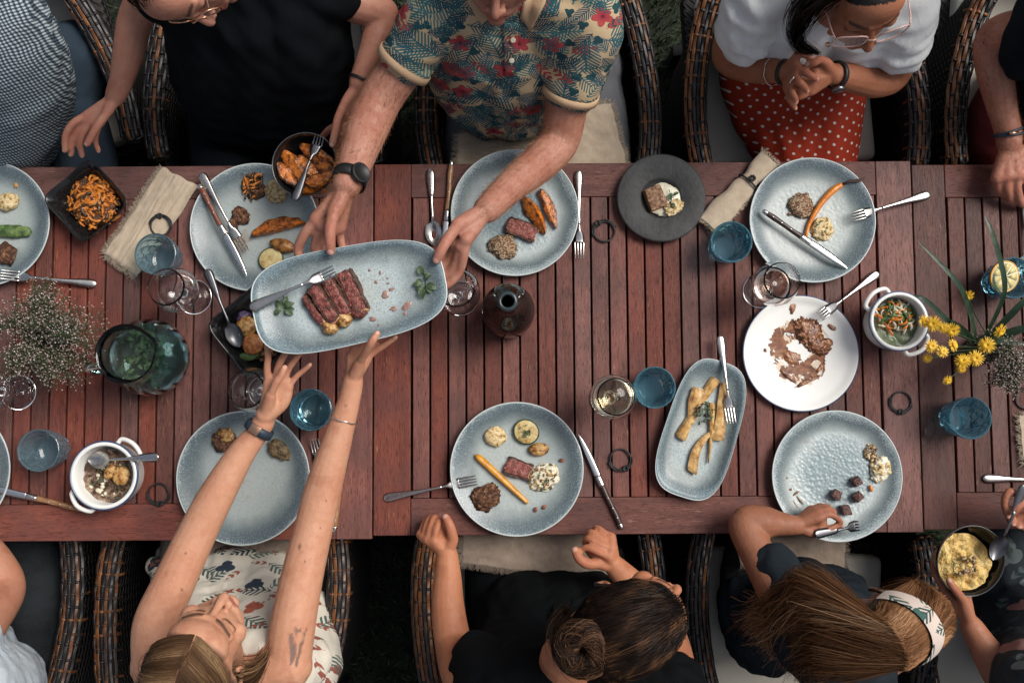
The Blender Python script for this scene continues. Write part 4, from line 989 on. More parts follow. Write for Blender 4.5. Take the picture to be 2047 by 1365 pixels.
# plate of the woman with the bun
piece('vegetable_patty', 'cream coloured patty at the upper left of the plate below the bottle', 'food', 991, 873, FZ, (44, 40, .011), 0, CREAMY, .15, .1)
slice_disc('courgette_slice', 'courgette round topped with herbs on the plate below the bottle', 'food', 1052, 863, FZ, 25.5, COURG, GREENSK, .011)
heap('herb_topping', 'chopped green herbs on the courgette round', 'herb', 1051, 861, FZ + .011, 15, 15, 14, [HERB], ['leaf'], .003, 0, (.006, .012), 15)
piece('roast_potato', 'shiny roast potato half beside the courgette round', 'food', 1077, 898, FZ, (42, 27, .012), 5, POTATO, .06, .04)
steak(1036, 936, 54, 34, -20, 'pink steak piece in the middle of the plate below the bottle', .010, 0, FZ)
wedge('carrot_stick', 'yellow carrot stick across the plate below the bottle', 'food', (950, 909), (1056, 1006), FZ, 14, .011, YCARROT, taper=(.95, 1, .85, .55), tri=.3)
heap('crumble', 'pale crumbly mash on the right of the plate below the bottle', 'food', 1087, 954, FZ, 32, 25, 32, [CREAMY, GRAINS, HERB], ['lump', 'lump', 'leaf'], .010, 30, (.005, .011), 17, PUREE)
piece('grilled_meat', 'charred meat chunk near the fork on the plate below the bottle', 'food', 970, 993, FZ, (54, 46, .013), 30, BROWNS, .35, .3, 4)
for i, (x, y) in enumerate(((1123, 920), (1088, 1013), (1071, 1018))): piece('red_crumb', ('rightmost', 'lower', 'lowest')[i] + ' red crumb on the plate below the bottle', 'food', x, y, FZ + .003, (10, 7, .003), 40 * i, mottled('red_crumb', [(0, (.12, .03, .015)), (1, (.3, .10, .05))], 200, .4, 0))
# plate of the girl
heap('crumble', 'crumbly golden bits on the girl\'s plate', 'food', 1741, 905, FZ + .002, 13, 18, 20, [GRAINS, CREAMY, POTATO], ['lump', 'lump', 'lump'], .007, 0, (.004, .009), 21)
heap('crumble', 'pale scrambled mash on the girl\'s plate', 'food', 1762, 937, FZ + .003, 19, 26, 24, [PUREE, CREAMY], ['lump', 'lump'], .010, -25, (.006, .014), 22, PUREE)
MCUBE = mottled('meat_cube', [(0, (.05, .016, .012)), (.6, (.14, .05, .04)), (1, (.24, .11, .085))], 110, .3, .9, char=.6)
for x, y, lab in ((1712, 962, 'topmost'), (1671, 988, 'leftmost'), (1713, 992, 'right hand'), (1690, 1019, 'lowest')):
    V, F = box(.0215, .0205, .019, .0025, 2); o = mk('meat_cube', [v + noise.noise_vector(v * 70 + Vector((x, y, 0))) * .0048 for v in V], F, MCUBE, None, W(x, y, FZ + .0095), (0, 0, R(x % 70)), smooth=False); o.location.z = FZ + .0115
    tag(o, lab + ' brown meat cube on the girl\'s plate', 'food', 'meat cubes')
piece('red_crumb', 'orange crumb on the girl\'s plate', 'food', 1741, 976, FZ + .004, (7, 15, .003), 10, CARROT)
film('gravy_smear', 'faint brown gravy traces at the left of the girl\'s plate', 'sauce', [(1581, 978, 3, 2.5, 0), (1592, 985, 8, 2, 40), (1600, 1000, 12, 1.8, 130), (1590, 1008, 9, 1.6, 120), (1571, 975, 2, 2, 0), (1573, 955, 2.5, 2, 0)], FZ + .0035, flat('thin_gravy', (.20, .11, .055), .3), .0008)
# parsnip platter
QZ = TZ + .0095
for a, b, w_, bd, lab, tp in [((1396, 775), (1380, 848), 32, .02, 'short broad parsnip half on the left of the platter', (.8, 1, .75, .45)), ((1432, 757), (1360, 877), 30, -.03, 'long diagonal parsnip on the platter', (.85, .7, .55, 1.)), ((1445, 765), (1436, 880), 24, .02, 'straight parsnip beside the fork', (.45, .75, .9, 1.)), ((1422, 805), (1416, 925), 17, .02, 'thin dark parsnip root in the middle of the platter', (1, .8, .5, .2)), ((1446, 850), (1384, 945), 22, -.16, 'curved parsnip at the lower end of the platter', (.2, .45, .75, 1.))]:
    wedge('roast_parsnip', lab, 'food', a, b, QZ, w_ * .92, .012, PARSNIP, 'roast parsnips', bd, tp)
heap('herb_tuft', 'dark wilted herb tuft on the parsnips', 'herb', 1408, 826, QZ + .014, 20, 20, 26, [HERB, flat('dark_thyme', (.02, .022, .012), .6)], ['leaf', 'shred'], .006, 0, (.006, .013), 31)
# sauce on the enamel plate
EZ = TZ + .0036
film('gravy_smear', 'thick brown gravy streaks on the white enamel plate', 'sauce', [(1585, 612, 7, 15, -10), (1583, 715, 20, 13, -20), (1575, 752, 22, 4, -42), (1612, 764, 26, 4, 25), (1640, 735, 10, 5, 50), (1663, 654, 10, 5, -25), (1530, 700, 3, 4, 0)], EZ + .0006, SAUCE, .0022)
piece('sauce_remains', 'thin brown sauce remains on the white enamel plate', 'food', 1618, 664, EZ, (46, 58, .0013), 20, SAUCE, .5, .5, 4)
piece('sauce_remains', 'reddish brown sauce patch right of the middle on the enamel plate', 'food', 1636, 690, EZ, (48, 34, .0013), -10, SAUCE, .5, .5, 4)
# pots
def fill(px, py, rpx, z, mat, name, label, amp=.004):
    k = PXM(z); r = rpx / k; p = W(px, py, z); V, F = [], []; n = 48; rings = 16; sd = sd_()
    V.append(Vector((0, 0, 0)))
    for q in range(1, rings + 1):
        for i in range(n):
            a = 2 * math.pi * i / n; x, y = r * q / rings * math.cos(a), r * q / rings * math.sin(a); V.append(Vector((x, y, amp * noise.noise(Vector((x * 60, y * 60, sd))) + amp * .6 * noise.noise(Vector((x * 170, y * 170, sd))))))
    for i in range(n):
        F.append((0, 1 + i, 1 + (i + 1) % n))
        for q in range(rings - 1): F.append((1 + q * n + i, 1 + (q + 1) * n + i, 1 + (q + 1) * n + (i + 1) % n, 1 + q * n + (i + 1) % n))
    o = mk(name, V, F, mat, None, (p.x, p.y, z)); return tag(o, label, 'food')
fill(211, 951, 53, TZ + .040, MUSH, 'mushroom_stew', 'creamy mushroom stew filling the left enamel pot', .010)
heap('stew_herbs', 'green herbs and mushroom bits floating in the left enamel pot', 'herb', 216, 955, TZ + .040, 40, 40, 30, [BROWNS, HERB, PUREE], ['lump', 'leaf', 'lump'], .008, 0, (.005, .012), 41)
piece('potato_slice', 'narrow golden potato slice in the mushroom pot', 'food', 220, 942, TZ + .050, (20, 36, .006), -20, POTATO, .1, .1)
piece('potato_slice', 'round golden potato slice in the mushroom pot', 'food', 242, 950, TZ + .050, (36, 40, .006), 10, POTATO, .1, .1)
fill(1795, 645, 49, TZ + .045, SOUP, 'green_dressing', 'green dressing in the right enamel pot', .005)
heap('shredded_vegetables', 'orange and white vegetable shreds in the right enamel pot', 'food', 1790, 631, TZ + .050, 38, 26, 34, [CARROT, PUREE, GREENM], ['shred', 'shred', 'shred'], .016, 0, (.014, .034), 43)
# right bowl of roast vegetables under the platter
vz = TZ + .014
for x, y, s_, m, lab in ((493, 652, 40, POTATO, 'upper roast tomato half in the half hidden square bowl'), (505, 688, 42, mottled('roast_tomato', [(0, (.16, .035, .01)), (.5, (.42, .13, .03)), (1, (.55, .26, .08))], 110, .35, .4), 'lower roast tomato half with herbs in the half hidden square bowl')):
    piece('roast_tomato', lab, 'food', x, y, vz + .012, (s_, s_, .012), 0, m, .08, .06, 4)
piece('courgette_piece', 'pale courgette piece in the half hidden square bowl', 'food', 497, 712, vz + .006, (44, 18, .008), 8, GREENM, .15, .1)
piece('red_cabbage', 'purple cabbage scrap in the half hidden square bowl', 'food', 487, 633, vz + .004, (28, 20, .010), 30, CABB, .4, .3)
heap('stew_herbs', 'chopped herbs on the roast tomato halves', 'herb', 506, 685, vz + .024, 9, 9, 10, [HERB], ['leaf'], .002, 0, (.004, .008), 45)
heap('roast_vegetables', 'golden vegetable bits under the edge of the raised platter', 'food', 530, 690, vz + .004, 26, 30, 24, [POTATO, BROWNS], ['lump', 'lump'], .010, 0, (.010, .02), 46)
# mash bowl
mz = BW2c.z - .034
mm = fill(1925, 1122, 56, mz + .014, MASH, 'yellow_mash', 'yellow mash filling the bowl of the person in the floral dress', .014)
for v in mm.data.vertices: v.co.z += .010 * (1 - (v.co.length / .062) ** 2) - (.012 if (v.co.x > .018 and v.co.y > .005) else 0)
heap('chive_topping', 'chopped chives on the yellow mash', 'herb', 1930, 1130, mz + .034, 26, 22, 16, [CHIVE, GRAINS], ['shred', 'lump'], .003, 0, (.004, .012), 51)
# lemon slice
lt = thing('lemon_slice', 'yellow lemon slice in the deep blue tumbler', 'food', (W(2008, 553, TZ + .078))); lt.rotation_euler = (R(8), R(14), R(-20))
LEM = mottled('lemon_flesh', [(0, (.46, .36, .10)), (1, (.68, .60, .30))], 80, .3, .3); RIND = flat('lemon_rind', (.72, .38, .05), .4); PITH = flat('lemon_pith', (.75, .70, .52), .6)
mk('rind', *lathe([(.0335, -.002), (.0362, -.002), (.0362, .002), (.0335, .002), (.0335, -.002)], 48), RIND, lt); mk('pith', *lathe([(0, -.0018), (.034, -.0018), (.034, .0018), (0, .0018)], 48), PITH, lt)
for k in range(9):
    a0, a1 = 2 * math.pi * (k + .06) / 9, 2 * math.pi * (k + .94) / 9; am = (a0 + a1) / 2; V = [Vector((.004 * math.cos(am), .004 * math.sin(am), .0028))] + [Vector((.031 * math.cos(a), .031 * math.sin(a), .0024)) for a in np.linspace(a0, a1, 8)]
    V += [v - Vector((0, 0, .002)) for v in V]; n = 9; F = [tuple(range(n)), tuple(range(2 * n - 1, n - 1, -1))] + [(i, i + n, (i + 1) % n + n, (i + 1) % n) for i in range(n)]
    mk('segment', V, F, LEM, lt)
# herbs in the jug
hj = thing('mint_sprigs', 'dark green mint sprigs floating in the jug', 'herb', jug.location + Vector((0, 0, .095))); G = Geo(); G2 = Geo(); r_ = random.Random(4)
for i in range(90):
    a = r_.uniform(0, 6.28); q = .066 * math.sqrt(r_.random()); G.add(leaf(r_.uniform(.016, .030), r_.uniform(.009, .014), .3), tr(q * math.cos(a) * .85, q * math.sin(a) * .85, r_.uniform(-.025, .012)) @ Matrix.Rotation(r_.uniform(-1, 1), 4, 'X') @ rz(r_.uniform(0, 6)))
G.mk('leaves', HERB, hj); hj.children[-1]['kind'] = 'stuff'
for i in range(9): a = r_.uniform(0, 6.28); G2.add(tube([Vector((.03 * math.cos(a), .03 * math.sin(a), -.05)), Vector((-.02 * math.cos(a + .5), .02 * math.sin(a), -.01)), Vector((.02 * math.cos(a + 1), .02 * math.sin(a + 2), .0))], .001, 6))
G2.mk('stems', HERB, hj); hj.children[-1]['kind'] = 'stuff'

# ------------------------------------------------------------------ flowers
STEMG = flat('flower_stem', (.035, .06, .02), .6); WHITEF = mottled('tiny_white_blossom', [(0, (.50, .44, .43)), (1, (.74, .66, .64))], 200, .7, 0); PINKF = mottled('tiny_pinkish_blossom', [(0, (.30, .21, .19)), (1, (.52, .40, .37))], 200, .7, 0)
YEL = mottled('yellow_petal', [(0, (.68, .36, .012)), (1, (.80, .52, .03))], 90, .5, .2); ORC = flat('orange_flower_centre', (.62, .22, .012), .6); LEAFG = mottled('long_leaf', [(0, (.010, .028, .014)), (1, (.03, .065, .03))], 30, .45, .3)
BUDG = mottled('olive_bud', [(0, (.025, .026, .009)), (.6, (.055, .052, .02)), (1, (.13, .08, .05))], 150, .7, 0)
def blob4(c, r):
    V = [c + Vector(v) * r for v in ((1, 0, 0), (-.5, .87, 0), (-.5, -.87, 0), (0, 0, .8), (0, 0, -.6))]; return V, [(0, 1, 3), (1, 2, 3), (2, 0, 3), (1, 0, 4), (2, 1, 4), (0, 2, 4)]
def babys_breath(base, cx, rx, ry, zr, n, seed, label, name='babys_breath', arms=60):
    t = thing(name, label, 'flowers', base); r = random.Random(seed); GS, GW, GP, GB = Geo(), Geo(), Geo(), Geo()
    for i in range(arms):
        a = r.uniform(0, 6.28); q = math.sqrt(r.random()); e = Vector((cx.x - base.x + rx * q * math.cos(a), cx.y - base.y + ry * q * math.sin(a), r.uniform(*zr)))
        s0 = Vector((r.uniform(-.015, .015), r.uniform(-.015, .015), .03)); mid = s0.lerp(e, .55) + Vector((0, 0, .03))
        P = spline([s0, mid, e], 8); GS.add(tube(P, [.0010 - .00008 * k for k in range(9)], 4, False))
        for j in range(n // arms):
            b0 = Vector(P[r.randrange(4, 9)]); d = Vector((r.gauss(0, 1), r.gauss(0, 1), r.gauss(.3, .8))).normalized() * r.uniform(.008, .032); tip = b0 + d
            GS.add(tube([b0, b0 + d * .5 + Vector((0, 0, .002)), tip], .00045, 3, False)); (GW if r.random() < .16 else GP).add(blob4(tip, r.uniform(.0012, .0028))); GB.add(blob4(tip - d * r.uniform(.2, .9), r.uniform(.0010, .0024)))
    for G, nm, m in ((GS, 'stems', STEMG), (GW, 'white_blossoms', WHITEF), (GP, 'pinkish_blossoms', PINKF), (GB, 'green_buds', BUDG)): G.mk(nm, m, t); t.children[-1]['kind'] = 'stuff'
    return t
def vase(px, py, label, r=.036, h=.10):
    p = W(px, py, TZ); t = thing('flower_vase', label, 'vase', (p.x, p.y, TZ + .0006)); mk('body', *lathe([(0, 0), (r * .8, 0), (r, .01), (r * .95, h * .6), (r * .6, h * .9), (r * .65, h), (r * .55, h), (r * .5, h * .88), (r * .85, h * .6), (r * .9, .014), (0, .01)], 40), flat('dark_vase', (.02, .03, .032), .2), t); return p
b0 = vase(122, 672, 'small dark vase hidden under the baby\'s breath')
babys_breath(Vector((b0.x, b0.y, TZ + .07)), W(92, 676, TZ + .17), .114, .110, (.04, .13), 3200, 2, 'bushy bunch of baby\'s breath at the left', arms=80)
babys_breath(Vector((b0.x, b0.y, TZ + .07)), W(82, 583, TZ + .17), .034, .026, (.07, .10), 220, 5, 'loose upper stem of baby\'s breath over the left fork', arms=10)
b1 = vase(1955, 700, 'small dark vase hidden under the yellow flowers')
FB = Vector((b1.x, b1.y, TZ + .08))
def daisy(px, py, z, rp, label, tilt=(0, 0), n=26):
    p = W(px, py, z); t = thing('yellow_flower', label, 'flower', p, 0, 'yellow flowers'); t.rotation_euler = (tilt[0], tilt[1], rng.uniform(0, 6)); r = rp * .84 / PXM(z)
    pm = me('petal', *leaf(r, r * .15, .12, .2), YEL); pm2 = me('petal', *leaf(r * .62, r * .16, .5, .2), YEL)
    for k in range(n): inst('petal', pm, t, rot=(rng.uniform(-.3, .3), rng.uniform(-.25, .1), 2 * math.pi * (k + rng.uniform(-.3, .3)) / n))
    for k in range(n // 2): inst('petal', pm2, t, (0, 0, .002), rot=(0, -.6, 2 * math.pi * (k + .5) / (n // 2)))
    mk('centre', *lumpy((r * .22, r * .22, r * .16), .2, 5, 2, 3), ORC, t)
    e = FB - p; c_, M_ = None, None
    inv = t.rotation_euler.to_matrix().inverted(); P = [Vector((0, 0, -.001)), inv @ (e * .35 + Vector((0, 0, -.012))), inv @ e]
    mk('stem', *tube(spline(P, 10), .0013, 6), STEMG, t); return t
fl = [(1936, 591, .19, 15, 'small yellow flower highest up in the bouquet'), (1865, 647, .20, 21, 'large yellow flower beside the shredded vegetable pot'), (1846, 642, .185, 18, 'yellow flower overlapping the pot rim'), (1903, 660, .21, 20, 'yellow flower in the upper middle of the bouquet'), (1886, 655, .17, 15, 'dim yellow flower behind the upper middle one'), (1999, 661, .20, 19, 'yellow flower farthest right'), (1862, 692, .19, 18, 'yellow flower at the left side of the bouquet'), (1884, 703, .20, 16, 'orange centred yellow flower in the middle'), (1905, 690, .185, 17, 'yellow flower right of the orange centred one'), (1973, 690, .20, 21, 'large yellow flower in the right middle'), (1925, 722, .205, 20, 'yellow flower in the lower pair, left'), (1950, 716, .20, 21, 'yellow flower in the lower pair, right'), (1922, 737, .19, 12, 'small bud like yellow flower under the lower pair'), (1894, 760, .17, 13, 'lowest yellow flower hanging down'), (1854, 716, .17, 12, 'yellow flower just below the pot handle')]
for i, (x, y, h_, rp, lab) in enumerate(fl): daisy(x, y, TZ + h_, rp, lab, (rng.uniform(-.5, .5), rng.uniform(-.5, .5)))
bl = thing('long_leaves', 'long dark green blade leaves rising from the yellow flowers', 'leaves', FB)
for P, w_ in (([(1955, 690, .10), (1935, 610, .22), (1910, 560, .28), (1833, 480, .30)], .0062), ([(1960, 690, .10), (2000, 610, .2), (2008, 560, .26), (1985, 470, .30), (1968, 430, .30)], .0065), ([(1955, 690, .1), (1900, 645, .16), (1850, 600, .20), (1825, 590, .2)], .006), ([(1960, 690, .1), (2010, 640, .16), (2050, 600, .2), (2080, 580, .2)], .008), ([(1960, 695, .1), (2020, 665, .15), (2070, 650, .18)], .010), ([(1950, 690, .1), (1990, 680, .14), (2060, 690, .15)], .009), ([(1955, 690, .1), (1925, 660, .14), (1900, 640, .17)], .008)):
    pts = spline([W(x, y, TZ + z) - FB for x, y, z in P], 20); V, F = [], []
    for i, (p, t_, s_, u_) in enumerate(frames(pts, (0, 0, 1))):
        ww = w_ * math.sin(math.pi * (.12 + .88 * i / 20)) ** .6 if i < 20 else .0003
        V += [p - s_ * ww, p + u_ * ww * -.25, p + s_ * ww]
    for i in range(20): F += [(i * 3, i * 3 + 1, i * 3 + 4, i * 3 + 3), (i * 3 + 1, i * 3 + 2, i * 3 + 5, i * 3 + 4)]
    mk('blade_leaf', V, F, LEAFG, bl)
babys_breath(FB, W(2020, 745, TZ + .17), .040, .050, (.05, .10), 1800, 8, 'small white flower heads right of the yellow flowers', 'white_flowers', 20)
babys_breath(FB, W(1985, 690, TZ + .12), .060, .045, (.01, .05), 240, 9, 'green stems and buds inside the yellow bouquet', 'flower_buds', 24)
# ------------------------------------------------------------------ people: library
def skin(name, base, red, freck=0., rough=.54, hairy=0.):
    g = Mat(name, rough, Subsurface_Weight=.12, Subsurface_Radius=(1., .35, .2), Subsurface_Scale=.006, Specular_IOR_Level=.3); v = g.obj()
    n = g.noise(v, 11, 4, .6); m = g.noise(v, 60, 3, .6); f = g.noise(v, 330, 2, .6); big = g.noise(v, 24, 2, .5)
    c = g.mix(base, red, n.sm(.32, .68) * .55 + m.sm(.4, .7) * .35)
    c = g.mix(c, tuple(q_ * k_ for q_, k_ in zip(red, (.72, .62, .60))), big.sm(.58, .72) * .35)
    c = g.mix(c, tuple(a * .45 for a in red), f.sm(.60, .72) * freck)
    if hairy:
        h = g.noise(g.vm('MULTIPLY', v, (1., .25, 1.)), 620, 2, .5); c = g.mix(c, tuple(a * .35 for a in red), h.sm(.58, .70) * hairy)
    p = g.node('ShaderNodeAttribute', attribute_name='paint'); c = g.mix(c, E(g, p.outputs['Color']), E(g, p.outputs['Alpha']))
    g.set(Base_Color=c, Roughness=m.sm(.3, .7, rough - .08, rough + .10)); g.bump(f * .6 + g.noise(v, 130, 4, .65) * 1.0, .38, .0026); return g.m
def fabric(name, a, b, scale=500, rough=.9, wr=.5, sheen=.0):
    g = Mat(name, rough, Sheen_Weight=sheen, Specular_IOR_Level=.12); v = g.obj(); n = g.noise(v, 7, 4); f = g.noise(v, scale, 2); w_ = g.noise(g.vm('MULTIPLY', v, (1.6, .8, .8)), 26, 3, .5, dist=.5)
    g.set(Base_Color=g.mix(a, b, n.sm(.3, .7) * .7 + f.sm(.3, .7) * .3)); g.bump(f * .15 + w_ * wr, .5, .008); return g
def V3(p): return W(p[0], p[1], p[2])
class Body(Geo):
    def __init__(s): super().__init__(); s.paints = []; s.objs = []
    def limb(s, pts, sub=None, seg=14):
        """pts: (px, py, z, radius)"""
        s.add(rchain([(V3(p), p[3]) for p in pts], seg, sub or 6 * (len(pts) - 1))); return s
    def ball(s, c, r, rot=None): s.add(ell(c, r, rot, 3)); return s
    def fingers(s, wrist, fs, thumb=None, nail=True, pal=.0115, rn=.0085, palm_r=None):
        """wrist (px,py,z,r); fs: each finger a list of (px,py,z[,r]) from knuckle to tip"""
        w_ = V3(wrist)
        allf = list(fs) + ([thumb] if thumb else [])
        for i, f in enumerate(allf):
            th = thumb is not None and i == len(allf) - 1; r0 = (rn * 1.15 if th else rn * (1.06, 1.08, 1.0, .88, 1., 1.)[i % 6])
            P = [(V3(p), p[3] if len(p) > 3 else r0 * (1.08, 1.0, .94, .84, .8)[min(j, 4)]) for j, p in enumerate(f)]
            s.add(rchain(P, 12, 5 * (len(P) - 1)))
            k = P[0][0]; base = w_.lerp(k, -.22); base.z = w_.z - .001
            s.add(rchain([(base, wrist[3] * .62), (w_.lerp(k, .55), pal * (1.15 if th else 1.05)), (k, pal * .98)], 12, 8))
            for j in range(0, len(P) - 1): s.paints.append(('knuckle', P[j][0] + Vector((0, 0, P[j][1] * .7)), P[j][1]))
            a, b = P[-2][0], P[-1][0]; d = (b - a).normalized(); up = Vector((0, 0, 1)); up = (up - d * up.dot(d)); up = up.normalized() if up.length > .15 else Vector((0, 1, 0))
            if nail: s.paints.append(('nail', b + d * P[-1][1] * .30 + up * P[-1][1] * .85, P[-1][1] * .80, d))
        kn = [V3(f[0]) for f in fs]
        for a, b in zip(kn, kn[1:]): s.add(rchain([(a, pal * .92), (b, pal * .92)], 10))
        for a, b in zip(kn, kn[1:]): s.add(rchain([(w_.lerp(a, .5), pal * 1.1), (w_.lerp(b, .5), pal * 1.1)], 10))
        return s
    def head(s, M, neck=None, sc=1., ears=True, jaw=1.):
        """M: head space (x right, y forward, z up) to world"""
        T = lambda x, y, z: M @ Vector((x * sc, y * sc, z * sc)); Rm = M.to_3x3().normalized()
        e = lambda c, r: s.add(ell(T(*c), tuple(q * sc for q in r), Rm, 3))
        ch = lambda pts: s.add(rchain([(T(*p[:3]), p[3] * sc) for p in pts], 12, 6 * (len(pts) - 1)))
        e((0, -.018, .034), (.074, .093, .082)); e((0, .034, -.018), (.0615, .056, .086)); e((0, .040, -.074), (.046 * jaw, .044, .036)); e((0, .0715, -.098), (.019, .015, .015)); e((0, .05, .045), (.058, .042, .045))
        ch([(-.044, .070, .020, .010), (-.022, .083, .023, .0105), (0, .084, .018, .010), (.022, .083, .023, .0105), (.044, .070, .020, .010)])
        ch([(0, .084, .016, .0075), (0, .095, -.006, .0078), (0, .107, -.026, .0095), (0, .1095, -.033, .0105)])
        for q in (-1, 1):
            e((q * .0125, .0975, -.035), (.0085, .010, .0075)); e((q * .044, .058, -.022), (.021, .022, .020)); e((q * .0315, .0715, .003), (.0165, .0125, .0115))
            ch([(q * .034, .060, -.05, .016), (q * .020, .078, -.064, .010)])
            if ears:
                ch([(q * .074, -.006, .014, .006), (q * .083, -.018, .012, .005), (q * .086, -.022, -.004, .005), (q * .081, -.016, -.022, .005), (q * .075, -.004, -.032, .006), (q * .073, -.002, -.010, .006)])
        ch([(-.0225, .079, -.0645, .0045), (-.008, .0885, -.0605, .0060), (0, .0895, -.0615, .0058), (.008, .0885, -.0605, .0060), (.0225, .079, -.0645, .0045)])
        ch([(-.019, .079, -.0705, .0050), (0, .0885, -.0735, .0070), (.019, .079, -.0705, .0050)])
        s.paints.append(('lips', M, sc)); s.paints.append(('brow', M, sc)); s.hm, s.hs = M, sc
        if neck: s.add(rchain([(T(0, -.02, -.05), .052 * sc), (T(0, -.03, -.10), .050 * sc)] + [(V3(p), p[3]) for p in neck], 16, 10))
        return s
    def build(s, name, mat, parent=None, voxel=.0032, smooth=5, fac=.5, browc=(.03, .015, .01), lipc=(.30, .085, .075), nailc=(.62, .36, .30), knc=(.36, .115, .075), scalp=None, dec=.43, wrinkle=None):
        m = me(name + '_src', s.V, s.F); t = bpy.data.objects.new('tmp', m); col.objects.link(t)
        r = t.modifiers.new('r', 'REMESH'); r.mode = 'VOXEL'; r.voxel_size = voxel; r.use_smooth_shade = True
        dc = t.modifiers.new('d', 'DECIMATE'); dc.ratio = dec
        q = t.modifiers.new('s', 'SMOOTH'); q.iterations = smooth; q.factor = fac
        dg = bpy.context.evaluated_depsgraph_get(); dg.update(); nm = bpy.data.meshes.new_from_object(t.evaluated_get(dg))
        bpy.data.objects.remove(t); bpy.data.meshes.remove(m); nm.name = name
        n = len(nm.vertices); co = np.empty(n * 3, np.float32); nm.vertices.foreach_get('co', co); co = co.reshape(-1, 3).astype(float)
        if wrinkle:
            no = np.empty(n * 3, np.float32); nm.vertices.foreach_get('normal', no); no = no.reshape(-1, 3)
            d = wrinkle(co); co = co + no * d[:, None]; nm.vertices.foreach_set('co', co.astype(np.float32).ravel()); nm.update()
        P = np.zeros((n, 4), np.float32)
        for it in s.paints:
            if it[0] == 'nail':
                _, c, rr, d = it; v = co - np.array(c); al = v @ np.array(d); dd = np.sqrt((v ** 2).sum(1) + .6 * al ** 2 * 0); a = np.clip((rr - dd) / (rr * .18), 0, 1); k = a > 0
                P[k, :3] = nailc; P[k, 3] = np.maximum(P[k, 3], a[k] * .75)
            elif it[0] in ('lips', 'brow'):
                L = (np.c_[co, np.ones(n)] @ np.array(it[1].inverted()).T)[:, :3] / it[2]
                if it[0] == 'lips':
                    a = np.clip(1.2 - np.sqrt((L[:, 0] / .024) ** 2 + ((L[:, 2] + .067) / .0105) ** 2), 0, .25) * 4 * (L[:, 1] > .075); k = a > 0; P[k, :3] = lipc; P[k, 3] = a[k] * .75
                else:
                    for q in (-1, 1):
                        x = L[:, 0] * q; u = (x - .012) / .036; zc = .0225 + .006 * np.sin(np.clip(u, 0, 1) * 2.2); th = .0050 * np.clip(1.15 - u * .6, .3, 1)
                        a = np.clip(1.4 - np.abs(L[:, 2] - zc) / th, 0, 1) * (u > 0) * (u < 1) * (L[:, 1] > .03); k = a > 0; P[k, :3] = browc; P[k, 3] = np.maximum(P[k, 3], a[k] * .92)
                        zl = -.0045 - .0035 * np.sin(np.clip((x - .017) / .03, 0, 1) * 3.14); a = np.clip(1.5 - np.abs(L[:, 2] - zl) / .0030, 0, 1) * (x > .017) * (x < .047) * (L[:, 1] > .05); k = a > 0; P[k, :3] = (.012, .007, .006); P[k, 3] = np.maximum(P[k, 3], a[k] * .9)
            elif it[0] == 'knuckle':
                _, c, rr = it; dd = np.sqrt(((co - np.array(c)) ** 2).sum(1)); a = np.clip(1.25 - dd / (rr * 1.5), 0, 1); k = (a > 0) & (P[:, 3] < .3); P[k, :3] = knc; P[k, 3] = np.maximum(P[k, 3], a[k] * .32)
            elif it[0] == 'pix':
                _, x0, y0, rp, colr, al, zm = it; dy_ = co[:, 1] * _ct - (CAMZ - co[:, 2]) * _st; dep = (CAMZ - co[:, 2]) * _ct + co[:, 1] * _st; X = 1023.5 + FPX * co[:, 0] / dep; Y = 682.5 - FPX * dy_ / dep
                dd = np.hypot(X - x0, Y - y0); a = np.clip((rp - dd) / (rp * .35), 0, 1) * (co[:, 2] > zm); k = a > 0; P[k, :3] = colr; P[k, 3] = np.maximum(P[k, 3], a[k] * al)
            elif it[0] == 'spot':
                _, c, rr, colr, al = it; dd = np.sqrt(((co - np.array(c)) ** 2).sum(1)); a = np.clip((rr - dd) / (rr * .3), 0, 1); k = a > 0; P[k, :3] = colr; P[k, 3] = np.maximum(P[k, 3], a[k] * al)
        if scalp:
            L = (np.c_[co, np.ones(n)] @ np.array(s.hm.inverted()).T)[:, :3] / s.hs; a = scalp[0](L); k = a > 0; P[k, :3] = scalp[1]; P[k, 3] = np.maximum(P[k, 3], a[k])
        at = nm.attributes.new('paint', 'FLOAT_COLOR', 'POINT'); at.data.foreach_set('color', P.ravel())
        nm.materials.clear(); nm.materials.append(mat); nm.polygons.foreach_set('use_smooth', np.ones(len(nm.polygons), bool))
        o = bpy.data.objects.new(name, nm); return link(o, parent)
def head_frame(F, U):
    F = Vector(F).normalized(); U = Vector(U); U = (U - F * U.dot(F)).normalized(); X = F.cross(U)
    return Matrix(((X.x, F.x, U.x, 0), (X.y, F.y, U.y, 0), (X.z, F.z, U.z, 0), (0, 0, 0, 1)))
def head_at(px, py, z, F, U, local=(0, .120, -.033), sc=1.):
    M = head_frame(F, U); p = W(px, py, z) - (M.to_3x3() @ Vector(local)) * sc; return tr(p) @ M
def nz(co, f, seed=0.):
    """vectorised smooth pseudo noise: a few rotated sines"""
    r = np.random.default_rng(int(seed * 100) + 5); out = np.zeros(len(co))
    for k in range(7):
        d = r.normal(size=3); d /= np.linalg.norm(d); out += np.sin(co @ d * f * r.uniform(.6, 1.6) + r.uniform(0, 6.3))
    return out / 3.2
def folds(amp=.004, f=40., seed=1., stretch=(1, 1, 1)):
    f, amp = f * 1.7, amp * .62
    def fn(co):
        c = co * np.array(stretch); w_ = c + .25 / f * np.stack([nz(c, f * .4, seed + i) * 6 for i in range(3)], 1)
        a = nz(w_, f, seed + 7); return amp * (1 - np.abs(a) * 1.3) * .6 + amp * .5 * nz(w_, f * 2.3, seed + 9)
    return fn
from mathutils.bvhtree import BVHTree
